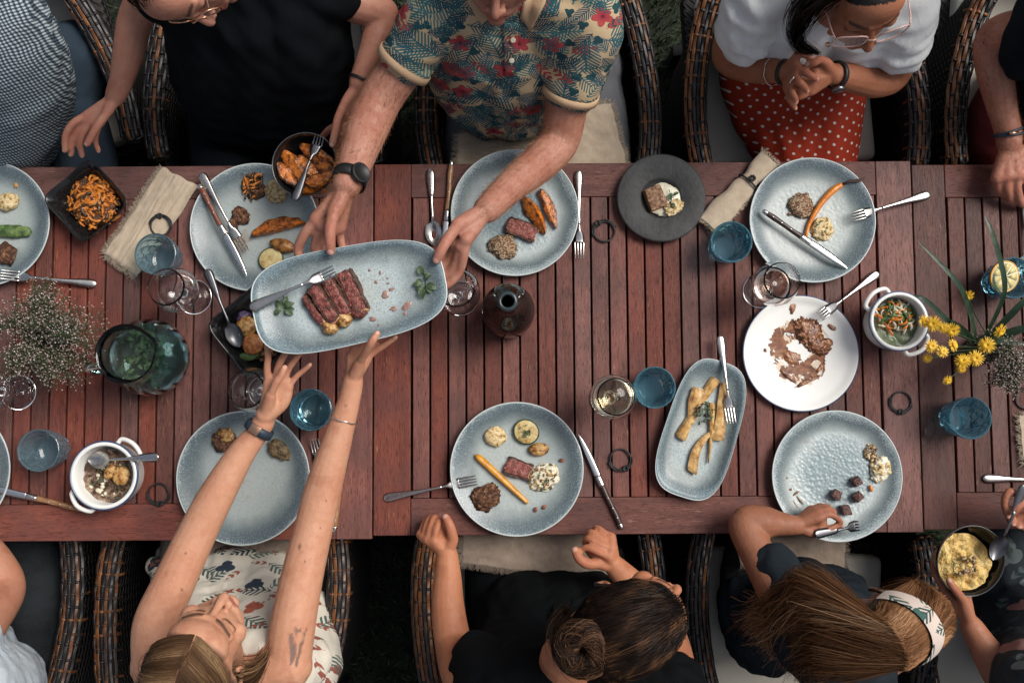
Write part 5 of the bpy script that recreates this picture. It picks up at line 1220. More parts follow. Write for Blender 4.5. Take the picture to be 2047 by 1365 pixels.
def surf(o, px, py, off=.002):
    """point on a built garment or body seen at a pixel"""
    if 'bvh' not in _bv.get(o.name, {}): _bv[o.name] = {'bvh': BVHTree.FromPolygons([v.co for v in o.data.vertices], [tuple(p.vertices) for p in o.data.polygons])}
    c0 = Vector((0, 0, CAMZ)); d = (W(px, py, .5) - c0).normalized(); h = _bv[o.name]['bvh'].ray_cast(c0, d)
    return (h[0] + h[1] * off) if h[0] is not None else W(px, py, 1.)
_bv = {}
def patch(name, o, outline, mat, parent, off=.003, th=.003, n=5):
    """flat piece of cloth laid on a surface: outline of pixels, fan from its middle"""
    cx_ = sum(p[0] for p in outline) / len(outline); cy_ = sum(p[1] for p in outline) / len(outline); V, F = [surf(o, cx_, cy_, off + th)], []; pts = []
    for i in range(len(outline)):
        a, b_ = outline[i], outline[(i + 1) % len(outline)]
        for k in range(6): pts.append((a[0] + (b_[0] - a[0]) * k / 6, a[1] + (b_[1] - a[1]) * k / 6))
    m = len(pts)
    for q in range(1, n + 1):
        for p in pts: V.append(surf(o, cx_ + (p[0] - cx_) * q / n, cy_ + (p[1] - cy_) * q / n, off + th * (1 if q < n else .6)))
    for p in pts: V.append(surf(o, p[0], p[1], -.002))
    for i in range(m):
        j = (i + 1) % m; F.append((0, 1 + i, 1 + j))
        for q in range(n): F.append((1 + q * m + i, 1 + (q + 1) * m + i, 1 + (q + 1) * m + j, 1 + q * m + j))
    return mk(name, V, F, mat, parent)
def person(label): return thing('person', label, 'person', (0, 0, 0))
def cuff(parent, c, d, r, wd, mat, name='sleeve_cuff', el=1.0):
    """flat band round a limb at c, axis d"""
    d = Vector(d).normalized(); q = d.to_track_quat('Z', 'Y').to_matrix().to_4x4()
    V, F = lathe([(r - .0012, -wd / 2), (r + .0012, -wd / 2), (r + .0016, 0), (r + .0012, wd / 2), (r - .0012, wd / 2), (r - .0012, -wd / 2)], 40)
    return mk(name, [tr(c) @ q @ Vector((v[0], v[1] * el, v[2])) for v in V], F, mat, parent)
def strap_watch(label, c, d, r, wd, strap, face=None, buckle=None, fdir=(0, 0, 1), group=None, cat='watch', name='wrist_watch', el=1.):
    d = Vector(d).normalized(); t = thing(name, label, cat, c, 0, group); q = d.to_track_quat('Z', 'Y').to_matrix().to_4x4()
    V, F = lathe([(r, -wd / 2), (r + .0022, -wd / 2), (r + .0032, 0), (r + .0022, wd / 2), (r, wd / 2), (r - .001, 0), (r, -wd / 2)], 48)
    mk('strap', [q @ Vector((v[0], v[1] * el, v[2])) for v in V], F, strap, t)
    f = Vector(fdir); f = (f - d * f.dot(d)).normalized(); qf = f.to_track_quat('Z', 'Y').to_matrix().to_4x4()
    if face: mk('case', *xf(lathe([(0, -.002), (face[0], -.002), (face[0] * 1.04, .002), (face[0], .006), (face[0] * .88, .0068), (face[0] * .86, .0060), (0, .0060)], 36), tr(f * (r + .0015)) @ qf), face[1], t)
    if buckle: mk('buckle', *xf(box(.018, .022, .003, .0008), tr(f * (r + .0032)) @ qf), buckle, t)
    return t
def hairmesh(name, S, rad, mat, parent, rnd=None, tipr=.35, fly=.035):
    """S: strands (N, K, 3)"""
    S = S.copy(); rf = np.random.default_rng(9); nf = int(len(S) * fly); i_ = rf.choice(len(S), nf, False); S[i_] += (rf.normal(size=(nf, 1, 3)) * .006 + np.array([0, 0, .003])) * (np.linspace(0, 1, S.shape[1]) ** 1.3)[None, :, None] * rf.uniform(.3, 2., (nf, 1, 1)); lump = np.stack([nz(S[:, 0], 120., 5. + j) for j in range(3)], 1); S += lump[:, None, :] * .0016 * np.linspace(0, 1, S.shape[1])[None, :, None]
    N, K, _ = S.shape; T = np.gradient(S, axis=1); T /= np.linalg.norm(T, axis=2, keepdims=True) + 1e-9
    ref = np.array([.3, .2, 1.]); A = np.cross(T, ref); A /= np.linalg.norm(A, axis=2, keepdims=True) + 1e-9; B = np.cross(T, A)
    rr = rad * (1 - (1 - tipr) * np.linspace(0, 1, K) ** 2)[None, :, None] * (np.ones((N, 1, 1)) if rnd is None else (.7 + .6 * rnd)[:, None, None])
    ph = np.random.default_rng(4).uniform(-.8, .8, (N, 1, 1)); A = A * np.cos(ph) + B * np.sin(ph)               # each strand a thin ribbon turned its own way
    V = np.stack([S - rr * A, S + rr * A], 2).reshape(-1, 3); i = (np.arange(N)[:, None] * K + np.arange(K - 1)[None]) * 2
    F = np.stack([i, i + 1, i + 3, i + 2], -1).reshape(-1, 4)
    r = np.random.default_rng(1).random(N) if rnd is None else rnd
    q = nz(S[:, K // 3], 170., 3.) * .5 + .5; r = np.clip(.45 * r + .75 * (q - .5) + .28, 0, 1)
    o = npmesh(name, V, F, mat, parent, rnd=np.repeat(r, K * 2)); o['kind'] = 'stuff'; return o
def arm_hair(o, lims, mat, n=2600, seed=1, L=.009):
    """short fine hairs growing on the parts of a body inside pixel boxes"""
    r = np.random.default_rng(seed); m = o.data; k = len(m.vertices); co = np.empty(k * 3, np.float32); no = np.empty(k * 3, np.float32); m.vertices.foreach_get('co', co); m.vertices.foreach_get('normal', no); co = co.reshape(-1, 3).astype(float); no = no.reshape(-1, 3).astype(float)
    dy_ = co[:, 1] * _ct - (CAMZ - co[:, 2]) * _st; dep = (CAMZ - co[:, 2]) * _ct + co[:, 1] * _st; X = 1023.5 + FPX * co[:, 0] / dep; Y = 682.5 - FPX * dy_ / dep; ok = np.zeros(k, bool); dr = np.zeros((k, 3))
    for x0, y0, x1, y1, d in lims:
        q = (X > x0) & (X < x1) & (Y > y0) & (Y < y1) & (no[:, 2] > -.1) & (co[:, 2] > .76); ok |= q; dr[q] = np.array(d)
    i = r.choice(np.nonzero(ok)[0], n); p = co[i] + r.normal(size=(n, 3)) * .001; d = dr[i] + no[i] * .35 + r.normal(size=(n, 3)) * .35; d /= np.linalg.norm(d, axis=1, keepdims=True); l_ = (L * r.uniform(.5, 1.3, n))[:, None]
    S = np.stack([p, p + d * l_ * .5 + no[i] * .0006, p + d * l_], 1); return hairmesh('arm_hair', S, .00016, mat, o.parent, fly=0.)
def hairm(name, stops, rough=.38):
    g = Mat(name, rough + .12, Specular_IOR_Level=.09); g.set(Base_Color=g.ramp(g.attr('rnd', 'Fac'), stops)); return g.m
def cat_strands(ctrl, K):
    """ctrl (N, C, 3) control points -> (N, K, 3) Catmull-Rom"""
    N, Cn, _ = ctrl.shape; P = np.concatenate([2 * ctrl[:, :1] - ctrl[:, 1:2], ctrl, 2 * ctrl[:, -1:] - ctrl[:, -2:-1]], 1); out = []
    for t in np.linspace(0, Cn - 1 - 1e-6, K):
        i = int(t); u = t - i; p0, p1, p2, p3 = P[:, i], P[:, i + 1], P[:, i + 2], P[:, i + 3]
        out.append(.5 * (2 * p1 + (p2 - p0) * u + (2 * p0 - 5 * p1 + 4 * p2 - p3) * u * u + (3 * p1 - p0 - 3 * p2 + p3) * u ** 3))
    return np.stack(out, 1)
def to_world(S, M, sc=1.):
    return (np.concatenate([S * sc, np.ones(S.shape[:-1] + (1,))], -1) @ np.array(M).T)[..., :3]
SKULL_C, SKULL_R = np.array([0, -.018, .034]), np.array([.0765, .0955, .0845])
def on_skull(d, k=1.0):
    d = d / np.linalg.norm(d, axis=-1, keepdims=True); Rr = np.where(d[..., 1:2] > 0, np.array([.0765, .1125, .0845]), SKULL_R); return SKULL_C + d * Rr * k
def glasses(label, M, sc, frame, wd=.068, hh=.020, yo=.098, zo=-.002, rimless=False, gap=.010):
    t = thing('eyeglasses', label, 'glasses', (0, 0, 0)); T = lambda x, y, z: M @ Vector((x * sc, y * sc, z * sc))
    for q in (-1, 1):
        cx_ = q * (gap + (wd - gap) / 2); a_ = (wd - gap) / 2; P = []
        for a in np.linspace(0, 2 * math.pi, 37):
            c_, s_ = math.cos(a), math.sin(a); r = (abs(c_) ** 3.2 + abs(s_) ** 3.2) ** (-1 / 3.2); P.append(T(cx_ + a_ * r * c_, yo - .010 * ((cx_ + a_ * r * c_) / wd) ** 2, zo + hh * r * s_))
        mk('rim', *tube(P, .0017 * sc, 8, False), frame, t)
        Nf = (M.to_3x3() @ Vector((0, 1, 0))).normalized() * .0007; c0 = T(cx_, yo - .003, zo); V = [c0 + Nf] + [p + Nf for p in P[:-1]] + [c0 - Nf] + [p - Nf for p in P[:-1]]; mk('lens', V, [(0, i + 1, (i + 1) % 36 + 1) for i in range(36)] + [(37, 37 + (i + 1) % 36 + 1, 37 + i + 1) for i in range(36)] + [(i + 1, 38 + i, 38 + (i + 1) % 36, (i + 1) % 36 + 1) for i in range(36)], LENS, t, smooth=False)
        mk('temple', *tube(spline([T(q * wd, yo - .011, zo + hh * .55), T(q * (wd + .004), yo - .03, zo + hh * .6), T(q * .080, .02, zo + .012), T(q * .082, -.012, zo + .012)], 14), .0016 * sc, 8), frame, t)
    mk('bridge', *tube(spline([T(-gap, yo + .001, zo + .004), T(0, yo + .005, zo + .008), T(gap, yo + .001, zo + .004)], 8), .0017 * sc, 8), frame, t)
    return t
g = Mat('lens', .04, Base_Color=(.9, .92, .92), Alpha=.10); LENS = g.m
# -------- printed fabrics
def rot2(g, lx, ly, ang):
    c_, s_ = g.f('COSINE', ang), g.f('SINE', ang); return lx * c_ + ly * s_, ly * c_ - lx * s_
def cell(g, u, v, scale, seed):
    vv = g.vec(u + seed * 1.37, v + seed * .73, 0.); n = g.node('ShaderNodeTexVoronoi', {'Vector': vv, 'Scale': scale}, voronoi_dimensions='2D')
    d = g.vm('SUBTRACT', vv, E(g, n.outputs['Position'])); x, y, _ = g.xyz(d); cr, cg, cb = g.xyz(E(g, n.outputs['Color'])); return x, y, cr, cg, cb
def frond(g, u, v, scale, seed, L, wd, freq, dens=.8, thr=-.1):
    x, y, cr, cg, cb = cell(g, u, v, scale, seed); x, y = rot2(g, x, y, cr * 6.283); t = x / L + .5; ay = y.abs()
    inside = (ay.lt((t * 3.1416).sin() * wd)) * t.gt(.0) * t.lt(1.); st = ((x - ay * .9) * freq).sin().gt(thr); mid = ay.lt(wd * .06); return (inside * st.max(mid)) * cg.lt(dens), cb
def bloom(g, u, v, scale, seed, rad, dens=.5, lobes=2.5):
    x, y, cr, cg, cb = cell(g, u, v, scale, seed); r = g.vm('LENGTH', g.vec(x, y, 0.)); th = g.f('ARCTAN2', y, x) + cr * 6.28
    edge = ((th * lobes).sin().abs() * .45 + .55) * rad; return r.lt(edge) * cg.lt(dens), r / rad, cb
# ------------------------------------------------------------------ people: fabrics
def uvw(g, kz=.8):
    x, y, z = g.xyz(g.obj()); return x, y - z * kz
g = Mat('tropical_print', .85, Specular_IOR_Level=.2); u, v = uvw(g, -.7); c = (.44, .33, .20)
m, b = frond(g, u, v, 13., 1., .105, .032, 700, .97); c = g.mix(c, g.ramp(b, [(0, (.020, .075, .095)), (.5, (.045, .14, .15)), (1, (.07, .18, .17))]), m)
m, b = frond(g, u, v, 20., 2., .062, .016, 1100, .85, -.4); c = g.mix(c, g.ramp(b, [(0, (.012, .035, .06)), (1, (.03, .10, .13))]), m)
m, r_, b = bloom(g, u, v, 24., 5., .012, .40, 1.5); c = g.mix(c, (.014, .05, .06), m)
m, r_, b = bloom(g, u, v, 13., 3., .024, .45, 2.5); c = g.mix(c, g.ramp(r_, [(0, (.045, .012, .02)), (.25, (.30, .035, .05)), (.8, (.36, .06, .055)), (1, (.22, .03, .05))]), m)
m, b = frond(g, u, v, 15., 7., .06, .012, 500, .35, -.2); c = g.mix(c, (.28, .055, .05), m); m, b = frond(g, u, v, 18., 9., .075, .020, 800, .8, .1); c = g.mix(c, (.022, .085, .10), m)
f_ = g.noise(g.obj(), 600, 2); w_ = g.noise(g.obj(), 24, 3); g.set(Base_Color=c); g.bump(w_ * .6 + f_ * .1, .5, .008); TROPIC = g.m
TAN_RIB = fabric('tan_ribbed_cuff', (.42, .28, .165), (.50, .35, .22), 800).m
g = Mat('gingham', .9, Specular_IOR_Level=.2); x, y, z = g.xyz(g.obj()); w1 = g.noise(g.obj(), 7, 3, out=1); wx, wy, wz = g.xyz(w1); p_ = .0076
a = (((x * .95 + y * .3 + wx * .03) / p_).frac()).sm(.42, .58) + 0.; b = (((y * .95 + z * .55 - x * .3 + wy * .03) / p_).frac()).sm(.42, .58)
g.set(Base_Color=g.ramp((a + b) * .5, [(.0, (.42, .47, .49)), (.5, (.085, .115, .14)), (1, (.016, .026, .04))])); g.bump(g.noise(g.obj(), 22, 3), .5, .01); GINGHAM = g.m
g = Mat('polka_dots', .8, Specular_IOR_Level=.2); x, y, z = g.xyz(g.obj()); n = g.noise(g.obj(), 6, 2, out=1); a, b, _ = g.xyz(n); u = x * .97 + y * .25 + a * .03; v = y * .97 - x * .25 + z * .7 + b * .03; P_ = .034
def dots(ou, ov):
    du = ((u + ou) / P_).frac() - .5; dv = ((v + ov) / P_).frac() - .5; return g.vm('LENGTH', g.vec(du, dv, 0.)).lt(.105)
d_ = dots(0., 0.).max(dots(P_ / 2, P_ / 2)); g.set(Base_Color=g.mix(g.mix((.26, .022, .008), (.34, .034, .012), g.noise(g.obj(), 9, 3)), (.62, .55, .50), d_)); g.bump(g.noise(g.vm('MULTIPLY', g.obj(), (1., .5, 1.)), 20, 3), .6, .012); POLKA = g.m
g = Mat('cream_floral_blouse', .85); u, v = uvw(g, .6); c = (.56, .52, .44)
m, b = frond(g, u, v, 13., 1., .075, .020, 480, .8); c = g.mix(c, g.ramp(b, [(0, (.02, .04, .05)), (1, (.10, .16, .13))]), m)
m, r_, b = bloom(g, u, v, 12., 4., .024, .5, 1.5); c = g.mix(c, g.ramp(b, [(0, (.018, .028, .045)), (.6, (.02, .035, .055)), (.75, (.33, .07, .04)), (1, (.40, .12, .06))]), m)
m, b = frond(g, u, v, 18., 6., .05, .008, 380, .6); c = g.mix(c, (.26, .075, .05), m); g.set(Base_Color=c); g.bump(g.noise(g.obj(), 24, 3), .5, .008); BLOUSE = g.m
g = Mat('dark_floral_dress', .85); u, v = uvw(g, .6); c = (.010, .016, .022)
m, r_, b = bloom(g, u, v, 13., 4., .030, .55, 1.5); c = g.mix(c, g.ramp(b, [(0, (.22, .085, .075)), (.45, (.30, .15, .13)), (.6, (.16, .17, .17)), (1, (.08, .11, .11))]), m)
m, b = frond(g, u, v, 16., 6., .05, .010, 300, .6); c = g.mix(c, (.05, .075, .07), m); g.set(Base_Color=c); g.bump(g.noise(g.obj(), 24, 3), .5, .008); DRESS = g.m
g = Mat('headband_print', .8); u, v = uvw(g, .3); c = (.55, .46, .40)
m, b = frond(g, u, v, 22., 1., .055, .016, 700, .9); c = g.mix(c, g.ramp(b, [(0, (.015, .05, .045)), (1, (.04, .10, .08))]), m)
m, r_, b = bloom(g, u, v, 24., 4., .014, .4, 1.5); c = g.mix(c, (.03, .09, .075), m); g.set(Base_Color=c); HBAND = g.m
NAVY = fabric('navy_jersey', (.0016, .0026, .0038), (.003, .0046, .0062)).m; NAVYP = fabric('navy_trousers', (.0022, .0042, .0062), (.0045, .0075, .011)).m
JEANS = fabric('blue_jeans', (.016, .026, .040), (.032, .048, .066), 900).m; DJEANS = fabric('washed_black_jeans', (.004, .0055, .007), (.020, .024, .027), 300).m
GREYS = fabric('grey_shorts', (.085, .09, .10), (.14, .145, .155), 700).m; WHITET = fabric('white_tee', (.62, .63, .625), (.72, .73, .72), 700, wr=.7).m
REDS = fabric('red_shorts', (.15, .024, .024), (.21, .036, .034), 700).m; BLACKT = fabric('black_tee', (.0013, .0020, .0025), (.0025, .0036, .0045)).m
SLATET = fabric('slate_tee', (.009, .0135, .018), (.017, .022, .028)).m; LBLUE = fabric('pale_blue_shirt', (.40, .47, .54), (.54, .60, .65), 700).m; DSKIRT = fabric('dark_print_skirt', (.010, .012, .014), (.07, .07, .07), 60).m
BLACKR = flat('black_rubber', (.008, .008, .009), .5); NAVYR = flat('navy_rubber', (.018, .032, .05), .5)

# person 1, gingham shirt, top left corner
pr = person('person in a gingham shirt and blue jeans cut off by the top left corner')
b = Body(); b.limb([(-60, -40, 1.10, .05), (20, 120, .95, .07), (60, 240, .60, .08)]); b.limb([(110, 230, .57, .06), (165, 350, .55, .055), (175, 470, .54, .05), (175, 480, .1, .035)]); b.limb([(60, 240, .57, .06), (60, 350, .55, .055), (50, 470, .54, .05), (50, 480, .1, .035)])
b.limb([(60, 240, .6, .07), (110, 230, .57, .06)]); b.head(head_at(-160, -80, 1.25, (-.2, -.9, -.3), (0, -.3, 1)), [(-90, -60, 1.10, .05)])
b.build('body', skin('skin_a', (.44, .24, .17), (.42, .19, .13)), pr, .005)
b = Body(); b.limb([(-90, -60, 1.10, .10), (-10, 70, .98, .125), (22, 170, .84, .135), (10, 255, .72, .125), (-20, 330, .64, .10)], 30, 24); b.limb([(-120, 60, 1.02, .13), (-60, 200, .80, .15), (-60, 290, .66, .12)], 20, 24)
b.build('shirt', GINGHAM, pr, .006, 8, wrinkle=folds(.010, 20, 2.))
b = Body(); b.limb([(150, 120, .57, .10), (110, 200, .58, .10)]); b.limb([(95, 150, .57, .09), (150, 270, .565, .088), (178, 380, .555, .08), (185, 480, .55, .07), (185, 500, .1, .05)], 24, 20); b.limb([(40, 180, .57, .09), (55, 300, .56, .088), (50, 480, .55, .07), (50, 500, .1, .05)], 24, 20)
b.build('jeans', JEANS, pr, .006, 5, wrinkle=folds(.003, 45, 3., (1, .5, 1)))

# person 2, navy top and glasses
pr = person('person in a navy top and thin gold glasses holding a black bowl')
SK2 = skin('skin_b', (.42, .21, .145), (.37, .14, .092), .15); b = Body()
M2 = head_at(424, 55, 1.22, (.22, -.88, -.42), (-.62, .10, .78), sc=1.0); b.head(M2, [(480, -70, 1.10, .05)])
b.limb([(345, -40, 1.03, .038), (300, -5, .99, .040), (272, 35, .945, .038), (258, 100, .915, .035), (243, 160, .89, .027), (231, 192, .875, .0235)], 30)
b.limb([(650, -20, 1.03, .038), (712, 8, .995, .042), (765, 30, .965, .037), (752, 80, .955, .034), (735, 125, .95, .028), (719, 165, .945, .0245)], 30)
b.limb([(345, -40, 1.02, .035), (500, -40, 1.02, .05), (650, -20, 1.02, .035)]); b.limb([(500, -40, 1.04, .05), (520, 150, .62, .07)])
b.fingers((231, 194, .875, .022), [[(172, 232, .868), (146, 247, .872), (131, 272, .858), (130, 301, .838)], [(172, 240, .862), (152, 262, .850), (144, 286, .832), (142, 309, .815)], [(183, 244, .862), (166, 268, .852), (160, 290, .835), (164, 311, .815)], [(200, 246, .858), (193, 266, .845), (191, 284, .832), (197, 302, .818)]], [(214, 226, .880), (196, 250, .885), (184, 270, .878), (174, 288, .868)])
b.fingers((719, 167, .945, .0235), [[(690, 226, .925), (672, 250, .905), (655, 262, .880), (640, 280, .848)], [(698, 235, .915), (684, 262, .890), (668, 282, .862), (650, 300, .838)], [(706, 240, .905), (696, 270, .880), (682, 292, .855), (662, 312, .832)], [(710, 243, .895), (702, 275, .872), (690, 300, .850), (672, 322, .828)]], [(690, 205, .945), (676, 236, .938), (670, 262, .930), (664, 289, .920)])
b.build('body', SK2, pr, .0036, 5)
b = Body(); b.limb([(430, -20, 1.03, .105), (440, 70, .93, .12), (455, 160, .76, .12), (470, 215, .66, .11)], 24, 24); b.limb([(575, -20, 1.03, .105), (590, 70, .93, .12), (600, 160, .76, .12), (600, 215, .66, .11)], 24, 24); b.limb([(505, -30, 1.05, .10), (520, 80, .93, .12), (530, 215, .66, .11)], 24, 24)
b.limb([(400, -45, 1.06, .075), (345, -30, 1.055, .062), (322, -8, 1.03, .055)], 14, 20); b.limb([(600, -45, 1.06, .075), (645, -20, 1.055, .060), (672, -6, 1.03, .053)], 14, 20)
b.build('top', NAVY, pr, .006, 8, wrinkle=folds(.013, 22, 4.))
b = Body(); b.limb([(450, 170, .57, .095), (450, 300, .565, .09), (455, 480, .55, .07), (455, 490, .1, .05)], 24, 20); b.limb([(620, 170, .57, .095), (625, 300, .565, .09), (625, 480, .55, .07), (625, 490, .1, .05)], 24, 20); b.limb([(450, 170, .57, .10), (535, 165, .58, .11), (620, 170, .57, .10)])
b.build('trousers', NAVYP, pr, .006, 5, wrinkle=folds(.003, 40, 5.))
HAIR_B = hairm('brown_hair', [(0, (.010, .005, .003)), (.6, (.03, .014, .008)), (1, (.07, .035, .018))])
def scalp_hair(M, sc, mat, parent, seed, hairline=.25, n=1500, length=.05, toward=(0, -1, -.6), K=8, lift=1.02, rad=.0007):
    r = np.random.default_rng(seed); d = r.normal(size=(n * 3, 3)); d /= np.linalg.norm(d, axis=1, keepdims=True); d = d[(d[:, 2] - d[:, 1] * .9 > hairline - .2) & (d[:, 2] > -.5)][:n]; tw = np.array(toward, float); S = []
    for k in range(K):
        dd = d + tw * (k / (K - 1)) * length / .09; S.append(on_skull(dd, lift + .03 * math.sin(k / (K - 1) * 3) + r.normal(size=(len(d), 1)) * .006))
    return hairmesh('hair', to_world(np.stack(S, 1), M, sc), rad, mat, parent)
scalp_hair(M2, 1., HAIR_B, pr, 3)
glasses('thin rose gold glasses on the person in the navy top', M2, 1., GOLD, .066, .022, .1, -.004)
strap_watch('black bracelet with gold links beside the tropical shirt sleeve', W(722, 160, .946), W(735, 125, .95) - W(719, 165, .945), .0255, .006, BLACKR, None, GOLD, (.9, -.2, .5), 'bracelets', 'bracelet', 'bracelet')

# person 3, tropical shirt
pr = person('person in a tropical print shirt leaning over to pass the steak platter')
SK3 = skin('skin_c', (.41, .205, .145), (.30, .105, .066), .30, hairy=.25); b = Body()
M3 = head_at(988, 40, 1.25, (-.10, -.97, .22), (.03, .22, 1)); b.head(M3, [(1020, -60, 1.14, .058)])
b.limb([(905, -30, 1.10, .042), (848, 70, 1.065, .046), (800, 140, 1.03, .047), (763, 195, 1.015, .046), (735, 255, 1.03, .045), (715, 310, 1.06, .038), (693, 370, 1.095, .030)], 40, 18)
b.limb([(1180, 10, 1.08, .040), (1165, 100, 1.04, .047), (1135, 200, .97, .047), (1118, 280, .925, .045), (1080, 325, .955, .042), (1025, 370, 1.01, .035), (972, 420, 1.07, .0285)], 40, 18)
b.limb([(905, -30, 1.09, .04), (1040, -20, 1.08, .06), (1180, 10, 1.07, .04)]); b.limb([(1040, -20, 1.12, .07), (1050, 170, .62, .08)])
z_ = PZ
b.fingers((691, 378, 1.098, .028), [[(632, 438, 1.090), (608, 470, 1.078), (596, 499, 1.062), (604, 520, 1.058), (630, 536, 1.060)], [(644, 452, 1.082), (634, 478, 1.068), (630, 500, 1.060), (645, 525, 1.060)], [(660, 462, 1.074), (652, 486, 1.062), (652, 508, 1.058), (668, 525, 1.060)], [(678, 455, 1.072), (680, 475, 1.060), (684, 492, 1.058), (692, 510, 1.060)]], [(667, 428, 1.112), (660, 458, 1.124), (660, 482, 1.128), (661, 502, 1.122)], pal=.0155, rn=.0102)
b.fingers((970, 422, 1.072, .028), [[(932, 478, 1.100), (926, 512, 1.086), (918, 542, 1.066), (896, 568, 1.060), (870, 575, 1.062)], [(922, 492, 1.090), (912, 524, 1.072), (896, 545, 1.060), (868, 552, 1.062)], [(912, 490, 1.080), (902, 514, 1.064), (888, 530, 1.058), (862, 535, 1.062)], [(904, 484, 1.072), (896, 504, 1.060), (882, 515, 1.058), (862, 520, 1.062)]], [(915, 450, 1.108), (893, 481, 1.122), (881, 502, 1.126), (873, 519, 1.120)], pal=.0155, rn=.0102)
B3 = b.build('body', SK3, pr, .0029, 5, browc=(.12, .06, .03)); AH = hairm('auburn_arm_hair', [(0, (.10, .04, .018)), (1, (.34, .17, .08))]); arm_hair(B3, [(660, 120, 860, 380, (-.45, -.85, .1)), (960, 190, 1190, 440, (-.75, -.6, .1)), (640, 380, 720, 440, (-.4, -.9, 0))], AH, 5200, 3)
b = Body(); b.limb([(950, -20, 1.09, .11), (955, 60, .97, .128), (968, 140, .83, .13), (985, 190, .73, .110)], 24, 24); b.limb([(1120, -10, 1.09, .11), (1118, 70, .97, .125), (1100, 145, .82, .125), (1078, 186, .74, .100)], 24, 24); b.limb([(1035, -20, 1.09, .10), (1030, 90, .93, .14), (1025, 180, .75, .125)], 24, 24)
b.limb([(935, -40, 1.13, .075), (880, 15, 1.105, .066), (845, 72, 1.07, .062), (815, 118, 1.043, .058)], 24, 24); b.limb([(1150, -10, 1.12, .075), (1180, 60, 1.08, .068), (1160, 120, 1.035, .062), (1144, 176, .99, .058)], 24, 24)
SH3 = b.build('shirt', TROPIC, pr, .005, 6, wrinkle=folds(.008, 24, 6.))
cuff(pr, W(808, 128, 1.036), W(800, 140, 1.03) - W(830, 96, 1.055), .0610, .017, TAN_RIB); cuff(pr, W(1141, 186, .982), W(1135, 205, .965) - W(1148, 160, 1.0), .0610, .017, TAN_RIB)
patch('collar', SH3, [(1052, -30), (1098, -30), (1090, 8), (1062, 62), (1040, 34)], TAN_RIB, pr)
patch('collar', SH3, [(985, -30), (930, -30), (935, 5), (962, 48), (990, 22)], TAN_RIB, pr)
patch('placket', SH3, [(1006, 45), (1036, 45), (1034, 150), (1008, 150)], TROPIC, pr, .002, .002)
for x, y in ((1027, 78), (1024, 118)): o = mk('button', *lathe([(0, 0), (.0055, 0), (.0058, .0012), (.0045, .0018), (0, .0012)], 20), flat('shell_button', (.55, .48, .38), .3), pr, surf(SH3, x, y, .006), (R(35), 0, 0))
b = Body(); b.limb([(975, 150, .57, .10), (965, 300, .565, .098), (960, 440, .555, .08), (960, 520, .55, .07)], 24, 20); b.limb([(1160, 140, .57, .10), (1185, 300, .565, .098), (1190, 440, .555, .08), (1190, 520, .55, .07)], 24, 20); b.limb([(975, 150, .58, .11), (1160, 140, .58, .11)]); b.build('shorts', GREYS, pr, .006, 4, wrinkle=folds(.004, 40, 7.))
scalp_hair(M3, 1., HAIR_B, pr, 5)
strap_watch('thick black sports watch on the wrist holding the platter', W(699, 358, 1.090), W(715, 310, 1.06) - W(693, 370, 1.095), .0335, .024, BLACKR, (.021, BLACKR), None, (.75, .35, .6))
zl = .668
cloth('linen_napkin', 'beige frayed napkin on the lap of the person in the tropical shirt', [W(916, 272, zl), W(1222, 205, zl), W(1258, 345, zl), W(912, 345, zl)], lambda u, v: zl + .010 + .012 * math.cos(u * 9.5) * (.6 + .4 * v) - .02 * max(0, u - .9) * 5, LINEN, (0, 1, 3), 60, 34, seed=21, thick=.003, wr=.008, fringe=.012, dens=1900)

# person 4, white tee, polka dots
pr = person('woman in a white tee and red polka dot skirt with clasped hands')
pr['label'] = 'person in a white tee and red polka dot skirt with clasped hands'
SK4 = skin('skin_d', (.33, .132, .070), (.28, .098, .050)); b = Body()
M4 = head_at(1737, 106, 1.18, (.17, -.98, .03), (-.05, .03, 1)); b.head(M4, [(1680, 10, 1.08, .048), (1660, 0, 1.02, .06)])
b.limb([(1500, 0, 1.01, .038), (1472, 60, .93, .042), (1458, 112, .845, .040), (1490, 128, .86, .041), (1530, 136, .90, .036), (1572, 143, .945, .025)], 34)
b.limb([(1800, 20, 1.0, .036), (1798, 90, .93, .042), (1784, 148, .85, .040), (1750, 162, .87, .039), (1712, 158, .905, .034), (1668, 150, .945, .0255)], 34)
b.limb([(1500, 0, 1.0, .035), (1660, 0, 1.0, .05), (1800, 20, .99, .035)]); b.limb([(1660, 0, 1.02, .07), (1620, 150, .62, .07)])
b.fingers((1574, 144, .948, .022), [[(1596, 138, .985), (1611, 146, .995), (1622, 152, .995), (1631, 158, .985)], [(1588, 156, .978), (1597, 164, .990), (1606, 172, .985), (1612, 182, .975)], [(1580, 170, .965), (1583, 184, .972), (1588, 194, .968), (1591, 203, .960)], [(1576, 178, .955), (1577, 196, .958), (1583, 207, .955), (1590, 217, .950)]], [(1588, 122, .985), (1594, 110, 1.0), (1606, 108, 1.005), (1620, 115, 1.0)], rn=.0082, pal=.0125)
b.fingers((1665, 150, .948, .022), [[(1630, 140, .970), (1612, 138, .968), (1598, 136, .962), (1586, 138, .955)], [(1628, 158, .965), (1612, 162, .965), (1598, 164, .960), (1586, 168, .950)], [(1624, 172, .955), (1608, 180, .955), (1596, 184, .950), (1584, 186, .942)], [(1620, 182, .948), (1606, 192, .948), (1594, 196, .945), (1584, 196, .938)]], [(1650, 126, .985), (1638, 120, 1.0), (1628, 126, 1.005), (1616, 129, 1.0)], rn=.0082, pal=.0130)
b.build('body', SK4, pr, .0031, 4, scalp=(lambda L: ((L[:, 2] - .85 * L[:, 1] > .020) & (L[:, 2] > -.01) & (L[:, 2] > .055)).astype(float), (.006, .004, .004)), lipc=(.20, .05, .04))
